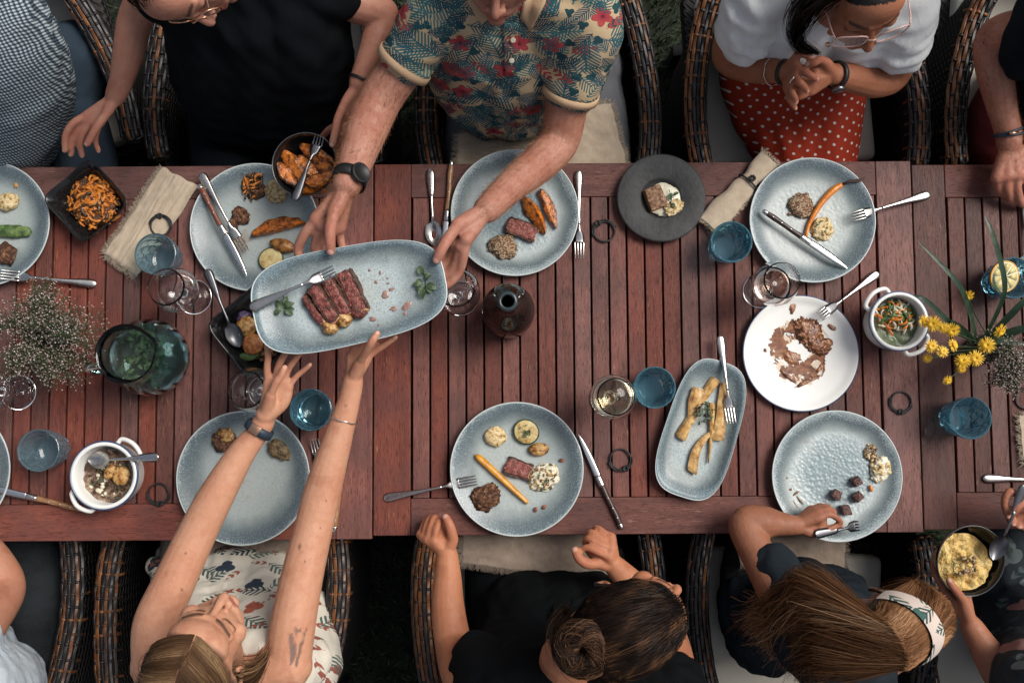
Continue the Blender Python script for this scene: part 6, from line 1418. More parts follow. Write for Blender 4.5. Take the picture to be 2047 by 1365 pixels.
b = Body(); b.limb([(1590, -20, 1.0, .11), (1585, 50, .88, .12), (1590, 60, .74, .11)], 20, 24); b.limb([(1730, -10, 1.0, .11), (1715, 50, .88, .115), (1690, 60, .74, .11)], 20, 24); b.limb([(1660, -20, 1.0, .10), (1650, 62, .76, .11)], 20, 24)
b.limb([(1560, -30, 1.04, .085), (1515, 5, 1.02, .072), (1500, 40, .985, .068), (1492, 66, .95, .068)], 18, 24); b.limb([(1760, -20, 1.04, .085), (1806, 10, 1.02, .070), (1806, 60, .975, .064), (1797, 92, .935, .062)], 18, 24)
b.build('tee', WHITET, pr, .005, 6, wrinkle=folds(.011, 30, 8., (1, .45, 1)))
b = Body(); b.limb([(1525, 60, .62, .12), (1535, 200, .585, .105), (1580, 300, .57, .095), (1600, 420, .555, .08)], 24, 22); b.limb([(1660, 70, .62, .12), (1645, 200, .585, .105), (1640, 320, .57, .092), (1640, 420, .555, .08)], 24, 22); b.limb([(1595, 110, .60, .12), (1600, 300, .57, .09)], 20, 22); b.limb([(1600, 420, .555, .07), (1600, 430, .1, .04)]); b.limb([(1640, 420, .555, .07), (1640, 430, .1, .04)])
b.build('skirt', POLKA, pr, .005, 6, wrinkle=folds(.012, 20, 9., (1, .40, 1)))
HAIR_D = hairm('black_brown_hair', [(0, (.004, .003, .0025)), (.7, (.014, .009, .007)), (1, (.045, .024, .016))], .32)
r = np.random.default_rng(11); n = 4500; x = r.uniform(-1, 1, n); y0 = .98 - .75 * r.random(n); base = np.stack([x * .35, y0, .75 + 0 * x], 1)
ctrl = np.stack([on_skull(np.stack([x * a, y0 * (1 - q) - q * 1.0, 1.0 - .25 * q + .15 * (1 - q) + 0 * x], 1), 1.025 + .01 * r.random((n, 1))) for q, a in ((0, .72), (.3, .85), (.6, .8), (1, .35))], 1)
hairmesh('hair', to_world(cat_strands(ctrl, 12), M4), .0007, HAIR_D, pr)
n = 420; s_ = r.random(n); e = r.normal(size=(n, 4)); A = [W(1668, -30, 1.27), W(1625, 0, 1.24), W(1600, 38, 1.17), W(1592, 78, 1.11), W(1618, 108, 1.06)]
wd = [.024, .026, .022, .014, .005]; ctrl = np.stack([np.array(a)[None] + np.stack([e[:, 0] * w_ * .6, e[:, 1] * w_ * .4, e[:, 2] * w_ * .5], 1) for a, w_ in zip(A, wd)], 1)
ctrl[:, -1, 0] += (s_ - .5) * .05; hairmesh('hair_lock', cat_strands(ctrl, 16), .0009, HAIR_D, pr)
CLEARP = Mat('pinkish_clear_acetate', .12, Base_Color=(.62, .38, .33), Transmission_Weight=.35, IOR=1.45).m
glasses('clear pink framed glasses on the person in the white tee', M4, 1., CLEARP, .072, .024, .104, -.006)
strap_watch('slim black watch with a dark face on the clasped hands', W(1672, 151, .943), W(1712, 158, .905) - W(1668, 150, .945), .0285, .011, BLACKR, (.014, DSTEEL), None, (-.35, -.9, .3))
strap_watch('black band on the wrist left of the clasped hands', W(1570, 145, .943), W(1572, 143, .945) - W(1530, 136, .90), .0275, .008, BLACKR, None, None, (0, 0, 1), 'bracelets', 'bracelet', 'bracelet')
o = thing('bracelet', 'thin silver chain bracelet on the tanned forearm', 'bracelet', W(1549, 140, .92), 0, 'bracelets'); d = (W(1572, 143, .945) - W(1530, 136, .90)).normalized(); q = d.to_track_quat('Z', 'Y').to_matrix().to_4x4(); mk('chain', *xf(tube([Vector((.0345 * math.cos(a), .0345 * math.sin(a), .001 * math.sin(9 * a))) for a in np.linspace(0, 6.2832, 60)], .0009, 6, False), q), SILVER, o)
for (x, y, z, lab, dd) in ((1584, 160, .985, 'silver ring on the left finger of the clasped hands', (.6, -.5, .1)), (1626, 168, .957, 'silver ring on the right finger of the clasped hands', (-.7, -.4, 0))):
    o = thing('finger_ring', lab, 'ring', W(x, y, z), 0, 'finger rings'); q = Vector(dd).to_track_quat('Z', 'Y').to_matrix().to_4x4(); mk('band', *xf(tube([Vector((.0100 * math.cos(a), .0100 * math.sin(a), 0)) for a in np.linspace(0, 6.2832, 40)], .0011, 8, False), q), SILVER, o)
o = thing('pendant', 'small copper pendant on a fine necklace over the white tee', 'necklace', W(1654, 90, 1.09)); mk('disc', *lathe([(0, -.001), (.0050, -.001), (.0050, .001), (0, .001)], 24), GOLD, o, rot=(R(40), 0, 0)); mk('chain', *tube(spline([Vector((0, .004, .002)), W(1668, 84, 1.10) - o.location, W(1690, 60, 1.13) - o.location], 10), .0006, 5), GOLD, o)

# person 5, red shorts, top right corner
pr = person('person in red shorts at the top right corner, fist on the table')
SK5 = skin('skin_e', (.42, .20, .135), (.34, .12, .075), .6, hairy=.45); b = Body()
b.limb([(2110, 20, 1.06, .06), (2060, 60, .95, .054), (1996, 78, .87, .049), (1988, 130, .855, .042), (2000, 200, .84, .034), (2015, 265, .825, .0285), (2017, 285, .82, .0285)], 40, 18)
b.fingers((2017, 288, .818, .027), [[(1993, 356, .812), (1996, 376, .795), (2005, 388, .778), (2014, 396, .768)], [(2013, 352, .818), (2014, 378, .802), (2021, 398, .780), (2030, 404, .768)], [(2033, 350, .820), (2034, 380, .804), (2041, 405, .782), (2048, 410, .768)], [(2052, 348, .818), (2056, 378, .802), (2060, 400, .780), (2064, 408, .768)]], [(2058, 320, .806), (2070, 345, .792), (2078, 365, .780), (2080, 385, .772)], pal=.0155, rn=.0102)
b.limb([(2110, 20, 1.06, .06), (2150, 150, .62, .08), (2060, 240, .56, .07), (2010, 340, .55, .062), (2000, 470, .54, .055), (2000, 480, .1, .04)]); b.limb([(2150, 150, .62, .08), (2180, 340, .55, .06), (2180, 470, .54, .055)])
b.limb([(2150, 150, .62, .08), (2180, 0, 1.08, .07)]); b.head(head_at(2200, -80, 1.25, (.1, -.9, -.2), (0, -.2, 1)), [(2180, -20, 1.10, .055)])
B5 = b.build('body', SK5, pr, .0032, 3); arm_hair(B5, [(1950, 60, 2047, 330, (.25, -.95, 0))], AH, 2200, 4)
b = Body(); b.limb([(2160, -10, 1.07, .09), (2110, 30, 1.03, .078), (2076, 78, .96, .070), (2056, 105, .925, .062)], 20, 24); b.limb([(2180, 20, 1.02, .13), (2170, 150, .75, .14)], 20, 24); b.limb([(2120, 40, 1.0, .10), (2120, 170, .72, .11)], 20, 24); b.build('tee', fabric('navy_tee', (.003, .006, .009), (.006, .010, .014)).m, pr, .006, 6, wrinkle=folds(.009, 26, 10.))
b = Body(); b.limb([(2060, 160, .58, .10), (2010, 240, .57, .096), (1998, 288, .565, .090)], 20, 24); b.limb([(2150, 150, .58, .11), (2190, 300, .57, .09)], 20, 24); b.limb([(2060, 160, .58, .10), (2150, 150, .58, .11)]); b.build('shorts', REDS, pr, .006, 4, wrinkle=folds(.003, 40, 11.))
t = strap_watch('navy cord bracelet with a gold clasp at the top right', W(2013, 264, .826), W(2015, 265, .825) - W(2000, 200, .84), .0315, .006, NAVYR, None, None, (0, 0, 1), 'bracelets', 'bracelet', 'bracelet'); d = (W(2015, 265, .825) - W(2000, 200, .84)).normalized(); q = d.to_track_quat('Z', 'Y').to_matrix().to_4x4()
mk('second_strap', *xf(tube([Vector((.0325 * math.cos(a), .0325 * math.sin(a), .006 + .006 * math.sin(a + 1))) for a in np.linspace(0, 6.2832, 50)], .0026, 8, False), q), NAVYR, t); mk('clasp', *tube([W(2018, 267, .860) - t.location, W(2035, 265, .857) - t.location], .0032, 10), GOLD, t)

# person 6, bottom left corner
pr = person('person in dark jeans and a pale blue shirt at the bottom left corner')
b = Body(); b.limb([(-90, 1330, 1.05, .055), (-30, 1240, .92, .05), (10, 1178, .83, .043), (-12, 1128, .83, .043), (-60, 1060, .82, .034), (-100, 1000, .81, .026)], 34, 18); b.limb([(-90, 1330, 1.05, .06), (-110, 1300, .62, .08), (60, 1300, .57, .07), (60, 1090, .56, .06), (60, 960, .55, .05), (60, 950, .1, .04)]); b.limb([(-110, 1300, .62, .08), (-100, 1090, .56, .06), (-100, 960, .55, .05)])
b.head(head_at(-180, 1240, 1.25, (0, .9, -.1), (0, .1, 1)), [(-180, 1380, 1.10, .055), (-110, 1360, 1.0, .06)]); b.fingers((-100, 1000, .81, .025), [[(-130, 950, .80), (-135, 925, .79), (-138, 905, .78)], [(-115, 945, .80), (-118, 920, .79), (-120, 900, .78)], [(-100, 945, .80), (-102, 922, .79), (-104, 905, .78)], [(-88, 950, .80), (-86, 930, .79), (-85, 915, .78)]], [(-80, 975, .80), (-72, 960, .79), (-70, 945, .79)])
b.build('body', skin('skin_f', (.40, .19, .12), (.36, .14, .085)), pr, .0045, 4)
b = Body(); b.limb([(30, 1420, .57, .10), (62, 1290, .57, .098), (66, 1180, .565, .088), (62, 1060, .555, .078), (60, 960, .55, .07), (60, 950, .1, .05)], 26, 22); b.limb([(-110, 1360, .57, .10), (-100, 1090, .56, .09), (-100, 950, .55, .07)], 20, 22); b.build('jeans', DJEANS, pr, .005, 4, wrinkle=folds(.005, 30, 12.))
b = Body(); b.limb([(-110, 1400, 1.05, .12), (-40, 1390, .88, .12), (-5, 1370, .74, .105)], 20, 24); b.limb([(-120, 1290, 1.03, .10), (-90, 1340, .75, .14)], 20, 24); b.limb([(-90, 1330, 1.05, .07), (-55, 1278, .96, .062)], 12, 20); b.build('shirt', LBLUE, pr, .006, 6, wrinkle=folds(.007, 28, 13.))

# person 7, woman passing the platter
pr = person('blond person in a cream floral blouse lifting the platter with both hands')
SK7 = skin('skin_g', (.52, .275, .172), (.43, .185, .108), .12); b = Body()
M7 = head_at(452, 1180, 1.245, (.34, .92, .20), (-.07, -.18, .97)); b.head(M7, [(445, 1330, 1.07, .046), (450, 1340, 1.0, .06)], .97)
b.limb([(312, 1330, 1.05, .0470), (312, 1250, 1.045, .0461), (345, 1170, 1.035, .0432), (392, 1070, 1.02, .0399), (430, 995, 1.02, .0371), (480, 910, 1.02, .0291), (512, 868, 1.02, .0240), (528, 842, 1.02, .0226)], 44, 18)
b.limb([(575, 1330, 1.05, .0470), (585, 1250, 1.045, .0465), (602, 1160, 1.035, .0437), (628, 1050, 1.02, .0399), (648, 970, 1.02, .0381), (680, 860, 1.03, .0287), (698, 800, 1.035, .0230), (706, 762, 1.04, .0211)], 44, 18)
b.limb([(312, 1330, 1.05, .05), (450, 1350, 1.03, .06), (575, 1330, 1.05, .05)]); b.limb([(450, 1350, 1.03, .06), (460, 1260, .60, .08)])
b.fingers((528, 844, 1.02, .023), [[(537, 765, 1.045), (534, 738, 1.055), (536, 714, 1.064), (534, 690, 1.070)], [(553, 758, 1.045), (557, 732, 1.055), (566, 714, 1.064), (578, 696, 1.072)], [(567, 762, 1.042), (577, 737, 1.052), (589, 720, 1.062), (602, 704, 1.070)], [(576, 774, 1.038), (592, 753, 1.044), (606, 741, 1.050), (620, 729, 1.058)]], [(541, 790, 1.062), (551, 766, 1.076), (562, 750, 1.080), (569, 735, 1.080)], rn=.0073, pal=.0120)
b.limb([(530, 830, 1.03, .020), (563, 806, 1.03, .015), (574, 785, 1.035, .012)])
b.fingers((706, 760, 1.04, .0215), [[(734, 714, 1.050), (752, 700, 1.058), (770, 688, 1.066), (790, 674, 1.073)], [(722, 710, 1.046), (738, 692, 1.056), (752, 676, 1.066), (765, 660, 1.072)], [(712, 708, 1.042), (722, 688, 1.054), (730, 670, 1.066), (738, 655, 1.072)], [(702, 712, 1.040), (706, 692, 1.052), (710, 676, 1.066), (715, 660, 1.072)]], [(719, 726, 1.072), (731, 704, 1.100), (743, 684, 1.122), (754, 667, 1.120)], rn=.0073, pal=.0120)
for (x, y, z, rr) in ((372, 1105, 1.066, .0016), (600, 1092, 1.066, .0016), (652, 1000, 1.056, .0013), (640, 1055, 1.06, .0012), (690, 810, 1.06, .0010), (610, 1122, 1.07, .0012), (365, 1180, 1.07, .0012)): b.paints.append(('pix', x, y, rr * 1900, (.10, .035, .02), .8, .9))
for i in range(26):                                              # tattoo of a leaf sprig on the upper arm
    u = i / 25; b.paints.append(('pix', 580 + 6 * math.sin(u * 3), 1262 + 66 * u, 1.5 + 7.5 * math.sin(u * 3.1), (.09, .065, .06), .8, .9)); b.paints.append(('pix', 610 - 18 * u, 1258 + 70 * u, 3.0, (.08, .06, .055), .85, .9)); b.paints.append(('pix', 592 + 20 * u, 1261 - 4 * u, 2.6, (.08, .06, .055), .8 if i % 2 else 0., .9))
HL7 = lambda L: np.where((L[:, 2] - .80 * L[:, 1] > .012) & (L[:, 2] > -.02) & (np.abs(L[:, 0] + .002 * np.sin(L[:, 1] * 90)) > .0025), .85, 0) * np.clip((L[:, 2] - .80 * L[:, 1] - .012) / .012, 0, 1)
b.build('body', SK7, pr, .0029, 5, scalp=(HL7, (.05, .026, .016)), browc=(.045, .022, .012))
b = Body(); b.limb([(385, 1340, 1.0, .09), (390, 1260, .84, .10), (400, 1180, .68, .10)], 20, 24); b.limb([(520, 1340, 1.0, .09), (530, 1260, .84, .105), (540, 1185, .68, .105)], 20, 24); b.limb([(450, 1350, 1.0, .085), (465, 1180, .68, .11)], 20, 24); b.limb([(350, 1370, 1.02, .07), (330, 1300, .96, .05)]); b.limb([(540, 1370, 1.02, .075), (610, 1320, .94, .055)], 14, 20)
b.limb([(380, 1190, .62, .06), (325, 1140, .585, .035), (310, 1130, .58, .025)], 12, 18); b.limb([(600, 1330, .70, .10), (610, 1230, .62, .07)], 14, 20)
b.build('blouse', BLOUSE, pr, .005, 6, wrinkle=folds(.006, 34, 14.))
b = Body(); b.limb([(390, 1290, .57, .095), (395, 1100, .565, .09), (395, 950, .55, .07), (395, 940, .1, .05)], 20, 20); b.limb([(540, 1290, .57, .095), (545, 1100, .565, .09), (545, 950, .55, .07), (545, 940, .1, .05)], 20, 20); b.limb([(390, 1290, .58, .10), (540, 1290, .58, .10)]); b.build('skirt', fabric('stone_skirt', (.13, .12, .10), (.2, .18, .15)).m, pr, .006, 4, wrinkle=folds(.004, 30, 15.))
HAIR_G = hairm('dark_blond_hair', [(0, (.022, .011, .006)), (.45, (.065, .034, .017)), (.8, (.15, .085, .043)), (1, (.30, .19, .10))], .40)
r = np.random.default_rng(21); n = 7000; sg = np.where(r.random(n) < .5, -1., 1.); th = r.uniform(-.10, 1.75, n)      # angle along the parting from brow to back
p0 = np.stack([sg * (.015 + .10 * r.random(n) ** 2) + .02 * np.sin(th * 9), np.cos(th + .62), np.sin(th + .62)], 1); ctrl = []
for q in (0., .28, .55, .85, 1.2):
    a = q * 1.25; back = q * (.25 + .55 * np.clip(p0[:, 1], 0, 1)); dd = np.stack([p0[:, 0] + sg * np.sin(a), p0[:, 1] * np.cos(a * .8) - back, p0[:, 2] * np.cos(a) - .30 * q * q], 1); ctrl.append(on_skull(dd, 1.015 + .05 * min(1, q * 2.2) + .012 * r.normal(size=(n, 1)) * min(1, q * 2)))
hairmesh('hair', to_world(cat_strands(np.stack(ctrl, 1), 12), M7, .97), .00055, HAIR_G, pr)
n = 500; e = r.normal(size=(n, 3)); A = [(.075, -.04, .0), (.088, -.05, -.05), (.092, -.055, -.11), (.085, -.06, -.17)]; ctrl = np.stack([np.array(a)[None] + e * np.array([.006, .022, .012]) * (1 - .1 * i) for i, a in enumerate(A)], 1); hairmesh('hair_side', to_world(cat_strands(ctrl, 10), M7, .97), .0008, HAIR_G, pr)
strap_watch('navy strap watch with a rose gold buckle on the left wrist', W(518, 858, 1.02), W(528, 842, 1.02) - W(500, 885, 1.02), .0285, .019, NAVYR, None, GOLD, (-.2, -.25, .95))
o = thing('bracelet', 'thin silver bracelet on the right wrist below the platter', 'bracelet', W(686, 838, 1.031), 0, 'bracelets'); d = (W(698, 800, 1.035) - W(680, 860, 1.03)).normalized(); q = d.to_track_quat('Z', 'Y').to_matrix().to_4x4(); mk('chain', *xf(tube([Vector((.0305 * math.cos(a), .0305 * math.sin(a), .0012 * math.sin(7 * a))) for a in np.linspace(0, 6.2832, 60)], .0011, 6, False), q), SILVER, o)
zl = .665
cloth('linen_napkin', 'taupe napkin on the lap of the person lifting the platter', [W(395, 1070, zl), W(630, 1070, zl), W(618, 1140, zl), W(385, 1150, zl)], lambda u, v: zl + .008 + .006 * math.sin(u * 11), LINEN_D, (1, 2), 50, 24, seed=31, thick=.003, wr=.007)

# person 8, dark bun
pr = person('person in a black tee with a dark hair bun, both fists at the table edge')
SK8 = skin('skin_h', (.44, .19, .10), (.38, .14, .072)); b = Body()
M8 = head_at(1362, 1172, 1.165, (.87, .46, -.14), (.07, .05, 1.), sc=1.03); b.head(M8, [(1135, 1310, 1.08, .052), (1130, 1365, 1.0, .06)], 1.03)
b.limb([(965, 1390, 1.03, .056), (930, 1350, .95, .050), (908, 1290, .855, .042), (896, 1220, .835, .038), (895, 1150, .82, .031), (894, 1108, .81, .0245)], 36, 18)
b.limb([(1330, 1420, 1.03, .056), (1345, 1330, .90, .048), (1320, 1240, .82, .042), (1270, 1175, .81, .034), (1230, 1132, .805, .0255)], 36, 18)
b.limb([(965, 1390, 1.03, .06), (1140, 1400, 1.0, .07), (1330, 1420, 1.03, .06)]); b.limb([(1140, 1400, 1.0, .07), (1090, 1330, .6, .08)])
b.ball(W(874, 1066, .797), (.030, .030, .022)); b.ball(W(884, 1086, .803), (.033, .024, .024)); b.fingers((893, 1104, .81, .0235), [[(868, 1080, .822), (872, 1058, .826), (879, 1040, .812), (882, 1050, .795)], [(856, 1078, .815), (861, 1054, .817), (869, 1034, .802), (874, 1046, .786)], [(848, 1074, .805), (852, 1052, .806), (861, 1034, .791), (868, 1046, .778)], [(842, 1068, .795), (846, 1050, .793), (855, 1036, .780), (862, 1046, .770)]], [(906, 1078, .822, .0125), (902, 1060, .830, .0118), (896, 1044, .832, .0108), (891, 1034, .828, .0095)], rn=.0082, pal=.0130)
b.ball(W(1195, 1092, .800), (.032, .032, .024)); b.ball(W(1206, 1108, .803), (.032, .026, .024)); b.fingers((1228, 1130, .805, .0240), [[(1216, 1112, .826), (1194, 1102, .834), (1172, 1094, .828), (1157, 1104, .815)], [(1222, 1098, .822), (1198, 1087, .826), (1176, 1076, .818), (1168, 1084, .798)], [(1222, 1086, .815), (1200, 1074, .815), (1181, 1063, .805), (1174, 1072, .788)], [(1221, 1074, .806), (1206, 1062, .803), (1192, 1054, .792), (1184, 1062, .778)]], [(1196, 1126, .820, .0125), (1174, 1126, .828, .0125), (1158, 1116, .830, .0115), (1150, 1100, .824, .0100)], rn=.0083, pal=.0132)
b.build('body', SK8, pr, .0030, 5, scalp=(lambda L: ((L[:, 2] - .8 * L[:, 1] > .006) & (L[:, 2] > -.03)).astype(float), (.008, .005, .004)))
b = Body(); b.limb([(1050, 1400, 1.02, .11), (1050, 1330, .85, .12), (1050, 1230, .66, .11)], 20, 24); b.limb([(1240, 1420, 1.02, .11), (1230, 1330, .85, .12), (1180, 1230, .66, .11)], 20, 24); b.limb([(1130, 1400, 1.0, .10), (1120, 1230, .66, .11)], 20, 24); b.limb([(1010, 1420, 1.05, .085), (978, 1375, 1.01, .075), (957, 1322, .94, .062)], 16, 24); b.limb([(1300, 1430, 1.05, .085), (1345, 1370, .97, .07)], 16, 24)
b.build('tee', BLACKT, pr, .006, 6, wrinkle=folds(.012, 24, 16.))
b = Body(); b.limb([(1010, 1310, .57, .095), (1000, 1120, .565, .09), (1000, 960, .55, .07), (1000, 950, .1, .05)], 20, 20); b.limb([(1160, 1310, .57, .095), (1165, 1120, .565, .09), (1165, 960, .55, .07), (1165, 950, .1, .05)], 20, 20); b.limb([(1010, 1310, .58, .10), (1160, 1310, .58, .10)]); b.build('trousers', BLACKT, pr, .006, 4)
HAIR_H = hairm('dark_brown_hair', [(0, (.004, .0025, .002)), (.5, (.011, .0065, .005)), (.8, (.032, .016, .009)), (1, (.09, .044, .022))], .34); HAIR_H_LIT = hairm('bun_hair_highlit', [(0, (.006, .0035, .003)), (.5, (.026, .014, .009)), (1, (.13, .065, .032))], .34)  # bun gets a lighter copy of the hair, highlights put into its colour
bd = M8.inverted() @ W(1172, 1286, 1.235); bun = np.array(bd) / 1.03; bdir = (bun - SKULL_C) / SKULL_R; bdir /= np.linalg.norm(bdir)
r = np.random.default_rng(31); n = 8500; d = r.normal(size=(n * 3, 3)); d /= np.linalg.norm(d, axis=1, keepdims=True); d = d[(d[:, 2] - .95 * d[:, 1] > -.28) & (d[:, 2] > -.75)][:n]; n = len(d); ctrl = []
for q in (0., .25, .5, .75, .97): dd = d * (1 - q) + bdir * q; dd /= np.linalg.norm(dd, axis=1, keepdims=True); ctrl.append(on_skull(dd, 1.03 + .045 * math.sin(q * 3.14) + r.normal(size=(n, 1)) * .012))
hairmesh('hair', to_world(cat_strands(np.stack(ctrl, 1), 11), M8, 1.03), .00052, HAIR_H, pr)
bc = np.array(W(1166, 1290, 1.296)); ax = np.array(Vector((-.22, -.25, .94)).normalized()); e1 = np.cross(ax, [0, 0, 1.]); e1 /= np.linalg.norm(e1); e2 = np.cross(ax, e1); n = 2000; ph = r.uniform(0, 6.28, n); tw = r.uniform(0, 6.28, n); rr = r.uniform(.6, 1.05, n); S = []
for k in range(16):
    a = ph + k / 15 * 3.6; b_ = tw + k / 15 * 2.6 + .5 * np.sin(3 * a + ph); R_ = .030 + .024 * rr * np.cos(b_); S.append(bc + (R_ * np.cos(a))[:, None] * e1 + (R_ * np.sin(a))[:, None] * e2 + (.022 * rr * np.sin(b_) + .012)[:, None] * ax)
hairmesh('hair_bun', np.stack(S, 1), .00058, HAIR_H_LIT, pr, tipr=.7)
mk('hair_tie', *tube([Vector(bc) + Vector(e1) * (.026 * math.cos(a)) + Vector(e2) * (.026 * math.sin(a)) - Vector(ax) * .004 for a in np.linspace(0, 6.2832, 30)], .003, 8, False), flat('teal_hair_tie', (.01, .03, .032), .6), pr)
n = 140; e = r.normal(size=(n, 3)); A = [(1135, 1225, 1.16), (1118, 1245, 1.15), (1112, 1275, 1.14), (1122, 1305, 1.13)]; ctrl = np.stack([np.array(W(*a))[None] + e * .008 for a in A], 1); hairmesh('loose_strands', cat_strands(ctrl, 10), .0007, HAIR_G, pr)
zl = .662
cloth('linen_napkin', 'taupe napkin with a frayed edge on the lap of the person with the bun', [W(925, 1050, zl), W(1232, 1050, zl), W(1225, 1160, zl), W(922, 1124, zl)], lambda u, v: zl + .006 + .004 * math.sin(u * 9), LINEN_D, (2, 3), 60, 24, seed=41, thick=.003, wr=.004, fringe=.013, dens=2200)

# person 9, girl with headband
pr = person('girl in a slate tee and floral headband holding a fork'); pr['label'] = 'long haired girl in a slate tee and floral headband holding a fork'
SK9 = skin('skin_i', (.29, .122, .070), (.25, .095, .05)); b = Body()
M9 = head_at(1845, 1192, 1.08, (.86, .36, -.34), (.30, .08, 1.), sc=.86); b.head(M9, [(1690, 1290, 1.0, .040), (1660, 1310, .92, .05)], .86)
b.limb([(1600, 1280, .98, .040), (1555, 1190, .92, .040), (1516, 1110, .855, .039), (1490, 1048, .825, .0385), (1530, 1044, .825, .0370), (1555, 1046, .825, .029), (1588, 1050, .828, .0225)], 40, 18); b.limb([(1720, 1340, .98, .042), (1790, 1300, .85, .036), (1800, 1200, .70, .03)])
b.limb([(1600, 1280, .98, .045), (1660, 1310, .94, .055), (1720, 1340, .98, .045)]); b.limb([(1660, 1310, .94, .06), (1650, 1240, .58, .07)])
b.ball(W(1634, 1040, .815), (.022, .022, .018)); b.fingers((1588, 1050, .828, .0215), [[(1640, 1034, .838), (1658, 1028, .838), (1674, 1036, .830), (1682, 1046, .818)], [(1636, 1024, .832), (1654, 1018, .830), (1666, 1022, .818), (1668, 1034, .806)], [(1630, 1020, .822), (1648, 1012, .818), (1658, 1016, .806), (1656, 1030, .796)], [(1622, 1018, .812), (1638, 1010, .806), (1648, 1014, .796), (1646, 1028, .788)]], [(1626, 1066, .826), (1648, 1061, .826), (1667, 1053, .822), (1682, 1048, .816)], rn=.0074, pal=.0115)
b.build('body', SK9, pr, .0034, 4, scalp=(lambda L: ((L[:, 2] - .8 * L[:, 1] > -.01) & (L[:, 2] > -.04)).astype(float), (.05, .024, .012)))
b = Body(); b.limb([(1610, 1260, .95, .085), (1605, 1220, .80, .10), (1600, 1190, .66, .09)], 18, 22); b.limb([(1710, 1330, .95, .085), (1690, 1260, .80, .10), (1660, 1200, .66, .09)], 18, 22); b.limb([(1640, 1300, .96, .08), (1620, 1250, .97, .066), (1580, 1195, .925, .056), (1556, 1150, .89, .052), (1546, 1130, .875, .050)], 24, 24); b.limb([(1560, 1250, .75, .08), (1520, 1280, .62, .08), (1490, 1200, .60, .07)], 14, 22)
b.build('tee', SLATET, pr, .005, 6, wrinkle=folds(.010, 28, 17.))
b = Body(); b.limb([(1600, 1250, .56, .08), (1570, 1100, .555, .075), (1560, 980, .55, .06), (1560, 970, .1, .04)], 20, 20); b.limb([(1680, 1250, .56, .08), (1640, 1150, .555, .07), (1600, 980, .55, .06)], 20, 20); b.limb([(1490, 1240, .56, .07), (1500, 1130, .56, .07), (1530, 1000, .55, .06)], 16, 20); b.build('skirt', DSKIRT, pr, .006, 4, wrinkle=folds(.004, 30, 18.))
HAIR_I = hairm('chestnut_hair', [(0, (.06, .026, .012)), (.5, (.18, .082, .036)), (.85, (.32, .16, .075)), (1, (.46, .28, .16))], .32)
r = np.random.default_rng(41)
# headband: an arc over the skull; hair behind it flows back, hair in front falls beside the face
def arc_pt(a, off, k): return on_skull(np.array([[math.sin(a), .30 * math.cos(a) + off, math.cos(a) * .95 + .02]]), k)[0]
bw, V, F = 18, [], []; na = 40
for i in range(na + 1):
    a = -1.55 + 3.1 * i / na
    for j, off in enumerate(np.linspace(-.34, -.02, 7)):
        V.append(M9 @ Vector(arc_pt(a, off, 1.115 + .012 * math.sin(j / 6 * 3.14) + .006 * math.sin(a * 7 + j)) * .86))
for i in range(na):
    for j in range(6): F.append((i * 7 + j, (i + 1) * 7 + j, (i + 1) * 7 + j + 1, i * 7 + j + 1))
mk('headband', V, F, HBAND, pr)
n = 8500; a = r.uniform(-1.5, 1.5, n); q0 = r.uniform(-1.1, -.30, n); root = np.stack([np.sin(a), .30 * np.cos(a) + q0, np.cos(a) * .95 + .05], 1)
P0 = to_world(on_skull(root, 1.03 + .02 * r.random((n, 1))), M9, .86)
back = np.stack([np.sin(a) * .95, -.80 + 0 * a, np.cos(a) * .75 + .10], 1); P1 = to_world(on_skull(back, 1.09 + .03 * r.random((n, 1))), M9, .86)
u = (np.clip(a / 3 + .5 + r.normal(size=n) * .12, -.1, 1.1)); Lm = lambda A, B: np.array(A)[None] * (1 - u[:, None]) + np.array(B)[None] * u[:, None]
P2 = Lm(W(1620, 1165, 1.08), W(1660, 1320, 1.10)) + r.normal(size=(n, 3)) * .012; P3 = Lm(W(1570, 1215, .985), W(1620, 1325, 1.01)) + r.normal(size=(n, 3)) * .016
ln = r.random(n)[:, None]; P4 = P3 + (Lm(W(1515, 1260, .90), W(1625, 1345, .92)) - P3) * (.35 + .75 * ln) + r.normal(size=(n, 3)) * .020
S9 = cat_strands(np.stack([P0, P1, P2, P3, P4], 1), 17); tt = np.linspace(0, 1, 17)[None, :, None]; S9 += np.stack([nz(P2, 60., 2. + j) for j in range(3)], 1)[:, None, :] * .012 * tt ** 1.5 + np.sin(tt * 14 + nz(P3, 90., 1.)[:, None, None] * 4) * np.array([.1, .8, .5]) * .006 * tt ** 2
hairmesh('hair', S9, .00052, HAIR_I, pr, fly=.08)
n = 3600; a = r.uniform(-1.5, 1.5, n); root = np.stack([np.sin(a), .30 * np.cos(a) - .02 + .55 * r.random(n), np.cos(a) * .95], 1); P0 = to_world(on_skull(root, 1.06), M9, .86); sg = np.sign(a + r.normal(size=n) * .3)
f1 = np.stack([np.sin(a) * 1.05 + sg * .22, .62 + .12 * r.random(n), np.cos(a) * .55 + .08], 1); P1 = to_world(on_skull(f1, 1.13 + .03 * r.random((n, 1))), M9, .86)
f2 = np.stack([sg * 1.0, .62 + .25 * r.random(n), -.12 + .2 * r.random(n)], 1); P2 = to_world(on_skull(f2, 1.12 + .05 * r.random((n, 1))), M9, .86); f3 = np.stack([sg * 1.0, .45 + .3 * r.random(n), -.95 + 0 * a], 1); P3 = to_world(on_skull(f3, 1.15 + .08 * r.random((n, 1))), M9, .86)
hairmesh('front_hair', cat_strands(np.stack([P0, P1, P2, P3], 1), 12), .00052, HAIR_I, pr)
fork(W(1628, 1068, .842), W(1712, 1050, .800), 'dark fork in the hand of the girl', DSTEEL)
zl = .648
